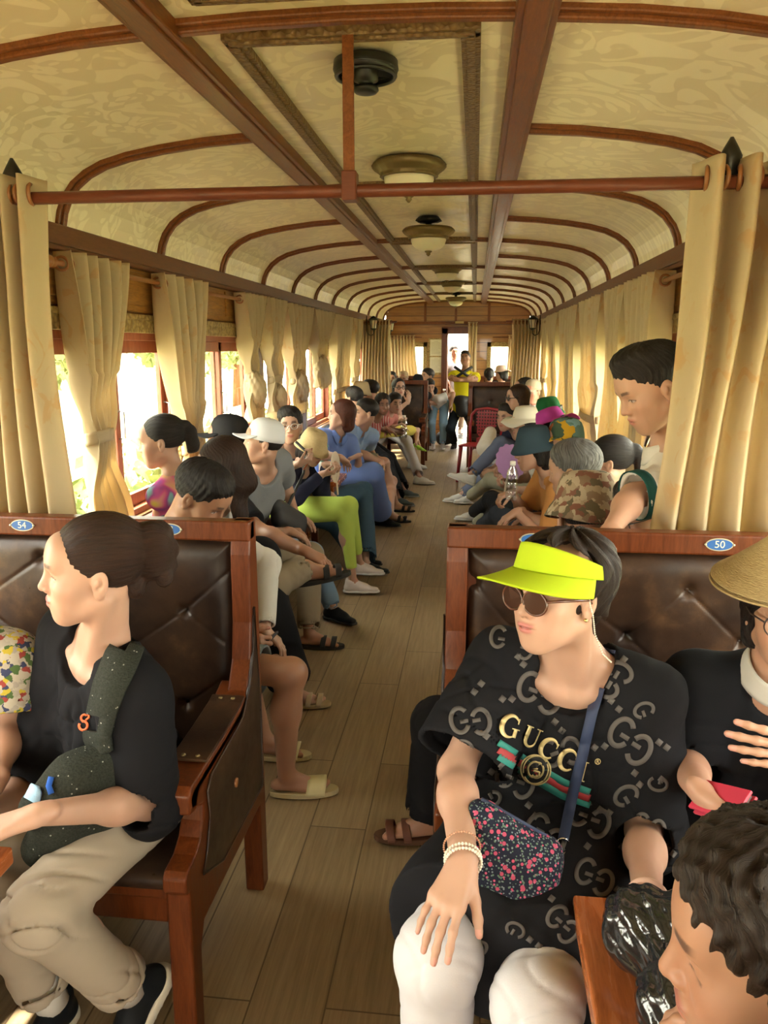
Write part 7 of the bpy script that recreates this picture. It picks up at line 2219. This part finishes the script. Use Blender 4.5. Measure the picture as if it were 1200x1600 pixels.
zb = [cs[0] + (cs[1] - cs[0]) * t - nrm_b * 0.0 + UPZ * 0.030 for t in (0, 0.5, 1)]
MB().tube(zb, 0.0035, 6).build('zip', 'strap_navy', bag)
mb = MB()
vs, fs = ribbon([(953, 1014), (940, 1060), (926, 1110), (910, 1180), (894, 1245), (880, 1312)], 8.5, 60)
pts, ok = ray_to(S3, vs, 0.007)
mb.add(*on_surface(pts, ok, fs, 0.05), True).build('strap', 'strap_navy', bag, solid=0.0018)
pe = pts[59 + 60]
mb = MB()
qd = V(atY(873, 1338, 1.24))
mb.tube([pe + V(math.cos(a) * 0.011, 0, math.sin(a) * 0.011 - 0.008) for a in np.linspace(0, 6.28, 17)[:-1]], 0.0018, 6, closed=True)
mb.tube([pe + V(0, 0, -0.02), (pe + qd) / 2 + V(0.006, -0.01, 0), qd, qd + V(-0.008, 0, -0.008)], 0.004, 8)
mb.build('clasp', 'chrome', bag)

# woman in black: emblem, knitted bag
shirt1 = [o for o in n1.children if o.name.startswith('shirt')][0]
lg = [ribbon(xf(arc(0, -7, 5.5, 5.5, 60, 300, 16), (131, 1129), 1, 10), 1.6), ribbon(xf(arc(0, 5, 6.5, 7, -120, 200, 22), (131, 1129), 1, 10), 1.9), ribbon(xf([(3, -4), (8, -8), (7, -13)], (131, 1129), 1, 0), 1.4, 8)]
decal('orange_emblem', lg, S1, 'logo_orange', shirt1, 0.003, 0.0008)
m = NT('knit', 0.95, 0.05)
v = m.co(world=True)
vo = m.new('TexVoronoi', {'Vector': v, 'Scale': 62.0}, feature='F1')
m.base(m.mix(m.math('LESS_THAN', vo.outputs['Distance'], 0.11), m.mix(m.noise(v, 240, 2), (0.014, 0.016, 0.013), (0.050, 0.054, 0.045)), (0.30, 0.31, 0.27)))
m.bump(m.noise(m.co((1, 1, 2.5), world=True), 180, 2), 0.9, 0.003)
kb = empty('shoulder_bag', atY(120, 1320, 1.30), 'dark speckled knitted bag with a wide strap on the lap of the woman in black', 'bag')
vs, fs = ribbon([(204, 1003), (190, 1030), (172, 1072), (160, 1110), (152, 1150), (160, 1178)], [24, 27, 25, 22, 20, 15], 50)
pts, ok = ray_to(S1, vs, 0.009)
MB().add(*on_surface(pts, ok, fs, 0.08), True).build('strap', 'knit', kb, solid=0.010)
B_ = Field()
B_.cone(atY(178, 1180, 1.44), atY(118, 1222, 1.38), 0.046, 0.058, 0.03)
B_.cone(atY(160, 1215, 1.43), atY(90, 1290, 1.36), 0.055, 0.05, 0.03)
B_.cone(atY(118, 1222, 1.38), atY(62, 1262, 1.33), 0.058, 0.040, 0.03)
B_.cone(atY(185, 1255, 1.44), atY(70, 1322, 1.36), 0.040, 0.045, 0.03)
B_.disp.append(wrinkle(0.002, 60, 3))
P, Q = mesh_field(B_, 0.005)
put_mesh('bag_body', P, Q, 'knit', kb)
plain('tassel_sky', (0.33, 0.52, 0.72), 0.9, bump=0.6); plain('tassel_blue', (0.02, 0.11, 0.50), 0.9, bump=0.6); plain('tassel_yellow', (0.75, 0.42, 0.04), 0.9, bump=0.6); plain('tassel_red', (0.35, 0.02, 0.03), 0.9, bump=0.6)
vs, fs = ribbon([(52, 1218), (46, 1232), (38, 1246)], [10, 20, 26], 24)
pts, ok = ray_to(B_, vs, 0.005); MB().add(*on_surface(pts, ok, fs, 0.08), True).build('patch', 'tassel_sky', kb, solid=0.006)
for mt, L in (('tassel_blue', [(80, 1214), (76, 1228), (80, 1240)]), ('tassel_yellow', [(52, 1207), (58, 1222), (60, 1236), (70, 1242)]), ('tassel_red', [(58, 1203), (54, 1210), (50, 1216)])):
    pts, ok = ray_to(B_, np.array(L, float), 0.006)
    if ok.all(): MB().tube([tuple(p) for p in pts], 0.006, 8).build('tassel', mt, kb)
mb = MB(); a_ = i1['legs'][-1][2]; k_ = i1['legs'][-1][1]
d_ = nrm(a_ - k_)
mb.tube([a_ - d_ * 0.10, a_ - d_ * 0.05, a_ + d_ * 0.0], [0.040, 0.038, 0.037], 24)
a2, k2 = i1['legs'][1][2], i1['legs'][1][1]
d2 = nrm(a2 - k2)
sock = mb.build('sock', 'render_white', n1)
MB().tube([a2 - d2 * 0.10, a2 - d2 * 0.05, a2], [0.040, 0.038, 0.037], 24).build('sock', 'render_white', n1)
SK = Field(); SK.cone(a_ - d_ * 0.10, a_, 0.0405, 0.037)
sw = [ribbon([(178, 1566), (181, 1571), (186, 1571), (198, 1556)], [0.4, 2.4, 1.8, 0.2], 20)]
decal('tick_mark', sw, SK, 'print_black', sock, 0.002, 0.0006)
MB().lathe([(0.002, -0.004), (0.003, 0), (0.002, 0.004)], V(hw(i1['head'], i1['H'], i1['hs'])((-0.035, -0.10, 0.01))) , 8).build('hair_clip', 'pearl', n1)

# straw hat lady: glasses, scarf collar, red wallet
make_glasses(i4['head'], i4['H'], i4['hs'], n4, 'leather_dark', None, 0.026, 0.024, 0.0016, 0.102)
mb = MB()
T4 = i4['T']; nk4 = i4['neck']
def scarf(u, v):
    a = 2 * math.pi * u
    r_ = 0.064 + 0.014 * v
    return tuple(nk4 + T4 @ V(r_ * math.sin(a), (r_ - 0.002) * math.cos(a) + 0.008, 0.062 - 0.040 * v - 0.020 * max(0, math.cos(a))))
mb.grid(scarf, 40, 6)
mb.build('neck_scarf', 'scarf_white', n4, solid=0.004)
wl_ = empty('wallet', atY(1130, 1262, 1.19), 'red folding wallet held by the woman in the straw hat', 'wallet')
c0 = atY(1130, 1256, 1.21)
Rw = frame(222, -34, 24)
def WB(p): return tuple(c0 + Rw @ V(p))
for z, mt, nm in ((0.010, 'wallet_red', 'cover'), (-0.004, 'wallet_red', 'cover'), (0.003, 'leather_dark', 'lining')):
    k = 0.0 if nm == 'cover' else 0.004
    mb = MB().box(-0.050 + k, 0.050 - k, -0.030 + k, 0.030 - k, z - 0.0028, z + 0.0028)
    tmb(mb, WB).build(nm, mt, wl_, 0.0015)

# black bin bag on the table
m = NT('bin_bag', 0.16, 0.6, (0.010, 0.012, 0.013))
m.inp('Coat Weight', 0.4)
bb = Field()
tz = 0.70
for (x, y, r1) in ((0.60, 1.02, 0.060), (0.66, 0.95, 0.070), (0.72, 1.02, 0.065), (0.62, 0.88, 0.060), (0.70, 0.86, 0.065)):
    bb.ell((x, y, tz + 0.055), (r1, r1 * 1.1, 0.060), None, 0.03)
bb.cone((0.64, 0.98, tz + 0.08), (0.80, 1.12, tz + 0.12), 0.045, 0.03, 0.04)
def crumple(x, y, z):
    w = 0.02 * np.sin(30 * x + 17 * z); w2 = 0.02 * np.sin(26 * y - 21 * x)
    return -0.0045 * np.abs(np.sin(64 * (x + w2) + 30 * z)) - 0.004 * np.abs(np.sin(70 * (y + w) + 25 * x)) - 0.003 * np.abs(np.sin(95 * (z + w) + 60 * x)) + 0.006
bb.disp.append(crumple)
bb.box((0.7, 1.0, tz - 0.1), (0.5, 0.5, 0.1), None, 0.001, 0, 's')
P, Q = mesh_field(bb, 0.004)
tag(put_mesh('plastic_bag', P, Q, 'bin_bag', None), 'crumpled shiny black plastic bag on the right front table', 'bag')

# bottles
def bottle_big(c):
    t = empty('water_bottle', c, 'large teal to lilac water bottle standing on the small table', 'bottle')
    MB().lathe([(0.036, 0.0), (0.040, 0.006), (0.040, 0.075)], c, 24).build('lower_body', 'lilac_plastic', t)
    MB().lathe([(0.040, 0.075), (0.040, 0.13)], c, 24).build('middle_body', 'pale_plastic', t)
    MB().lathe([(0.040, 0.13), (0.040, 0.185), (0.034, 0.2), (0.026, 0.205)], c, 24).build('upper_body', 'teal_plastic', t)
    cp = MB().lathe([(0.027, 0.203), (0.028, 0.235), (0.022, 0.242)], c, 24).build('cap', 'teal_plastic', t)
    MB().tube([(c[0] - 0.02, c[1], c[2] + 0.235), (c[0] - 0.012, c[1], c[2] + 0.262), (c[0] + 0.015, c[1], c[2] + 0.262), (c[0] + 0.03, c[1], c[2] + 0.235)], 0.005, 8).build('loop', 'teal_plastic', cp)
bx = atY(507, 748, 5.45)
bottle_big(tuple(bx))
def pet(c, tilt, label, s=1.0):
    t = empty('plastic_bottle', c, label, 'bottle')
    prof = [(0.030, 0.0), (0.033, 0.01), (0.033, 0.05), (0.030, 0.055), (0.033, 0.06), (0.033, 0.10), (0.030, 0.105), (0.033, 0.11), (0.033, 0.14), (0.026, 0.165), (0.014, 0.185), (0.013, 0.195)]
    M = frame(0, 0, tilt)
    W = lambda p: tuple(V(c) + M @ ((V(p) - V(c)) * s))
    tmb(MB().lathe(prof, c, 20), W).build('body', 'clear_plastic', t)
    tmb(MB().lathe([(0.0155, 0.193), (0.0155, 0.212), (0.012, 0.214)], c, 16), W).build('cap', 'render_white', t)
pet(atY(799, 780, 4.15), 8, 'clear plastic water bottle held before the orange top')
pet(atX(631, 684, -0.50), -6, 'clear plastic water bottle held by the woman in red stripes', 1.25)
# fans and phones
def fan_leaf(c, yaw, roll, w, h, mat, label, scallop=0):
    t = empty('hand_fan', c, label, 'fan')
    M = frame(yaw, 0, roll)
    n = 48
    out = []
    for k in range(n):
        a = 2 * math.pi * k / n
        r = 1 + (0.05 * math.sin(a * scallop) if scallop else 0)
        out.append((w * r * math.cos(a), h * r * math.sin(a)))
    mb = MB().prism(out, 'y', -0.002, 0.002)
    W = lambda p: tuple(V(c) + M @ V(p))
    tmb(mb, W).build('leaf', mat, t)
    tmb(MB().box(-0.008, 0.008, -0.004, 0.004, -h - 0.09, -h * 0.6), W).build('handle', 'fan_cream', t, 0.002)
fan_leaf(atX(524, 730, -0.56), -10, 12, 0.085, 0.105, 'fan_cream', 'cream hand fan held by the navy sleeves')
fan_leaf(atY(797, 722, 5.0), 225, -10, 0.125, 0.115, 'fan_mauve', 'round mauve hand fan with a wavy edge on the right', 13)
def phone(c, R, mat, label):
    t = empty('phone', c, label, 'phone')
    W = lambda p: tuple(V(c) + R @ V(p))
    tmb(MB().box(-0.037, 0.037, -0.0045, 0.0045, -0.075, 0.075), W).build('case', mat, t, 0.003)
    tmb(MB().box(-0.034, 0.034, 0.0045, 0.0052, -0.071, 0.071), W).build('screen', 'phone_dark', t)
phone(atX(481, 717, -0.66), frame(200, 30, 60), 'phone_case', 'orange cased phone held by the person in lime leggings')
phone(atY(410, 1010, 2.58), frame(180, 50, 70), 'phone_dark', 'dark phone in the hand of the man in slippers')
tag(MB().box(-0.03, 0.03, -0.045, 0.045, 0, 0.004).build('face_mask', 'mask_blue', bevel=0.001), 'pale blue folded mask on the knee of the man in the blue polo', 'mask')
bpy.data.objects['face_mask'].location = tuple(atX(592, 728, -0.62))
# bags on laps and shoulders
def soft_bag(name, label, parts, mat, r=0.006, strap=None, cat='bag'):
    F = Field()
    for a, b, ra, rb in parts: F.cone(a, b, ra, rb, 0.04)
    F.disp.append(wrinkle(0.004, 40, len(label)))
    P, Q = mesh_field(F, r)
    t = empty(name, tuple(P.min(0) * 0.5 + P.max(0) * 0.5), label, cat)
    put_mesh('bag_body', P, Q, mat, t)
    if strap: MB().tube(strap, 0.009, 8).build('strap', mat, t)
    return t
soft_bag('shoulder_bag', 'black sling bag on the lap below the white cap', [(atX(430, 790, -0.72), atX(468, 812, -0.62), 0.045, 0.04), (atX(436, 812, -0.70), atX(466, 828, -0.62), 0.045, 0.04)], 'bag_black', 0.008,
    [atX(462, 690, -0.80), atX(478, 705, -0.74), atX(474, 740, -0.70), atX(450, 790, -0.68)])
soft_bag('backpack', 'black backpack worn on the chest of the man in yellow', [(atY(721, 628, 12.13), atY(722, 642, 12.13), 0.10, 0.10), (atY(715, 626, 12.15), atY(730, 626, 12.15), 0.07, 0.07)], 'bag_black', 0.012)
bk = [o for o in bpy.data.objects if o.name.startswith('backpack')][0]
for a, b in ((atY(710, 573, 12.20), atY(735, 590, 12.16)), (atY(738, 573, 12.20), atY(711, 590, 12.16))):
    MB().tube([a, ((a[0] + b[0]) / 2, 12.17, (a[2] + b[2]) / 2), b], 0.022, 8).build('strap', 'bag_black', bk)
soft_bag('backpack', 'dark bag on the floor behind the feet of the man in yellow', [((-0.17, 12.75, 0.12), (-0.05, 12.75, 0.14), 0.12, 0.11)], 'bag_black', 0.012)
soft_bag('tote_bag', 'pale grey and white bag on knees beside the red chair', [(atY(766, 676, 8.6), atY(760, 700, 8.5), 0.07, 0.11)], 'render_white', 0.012)
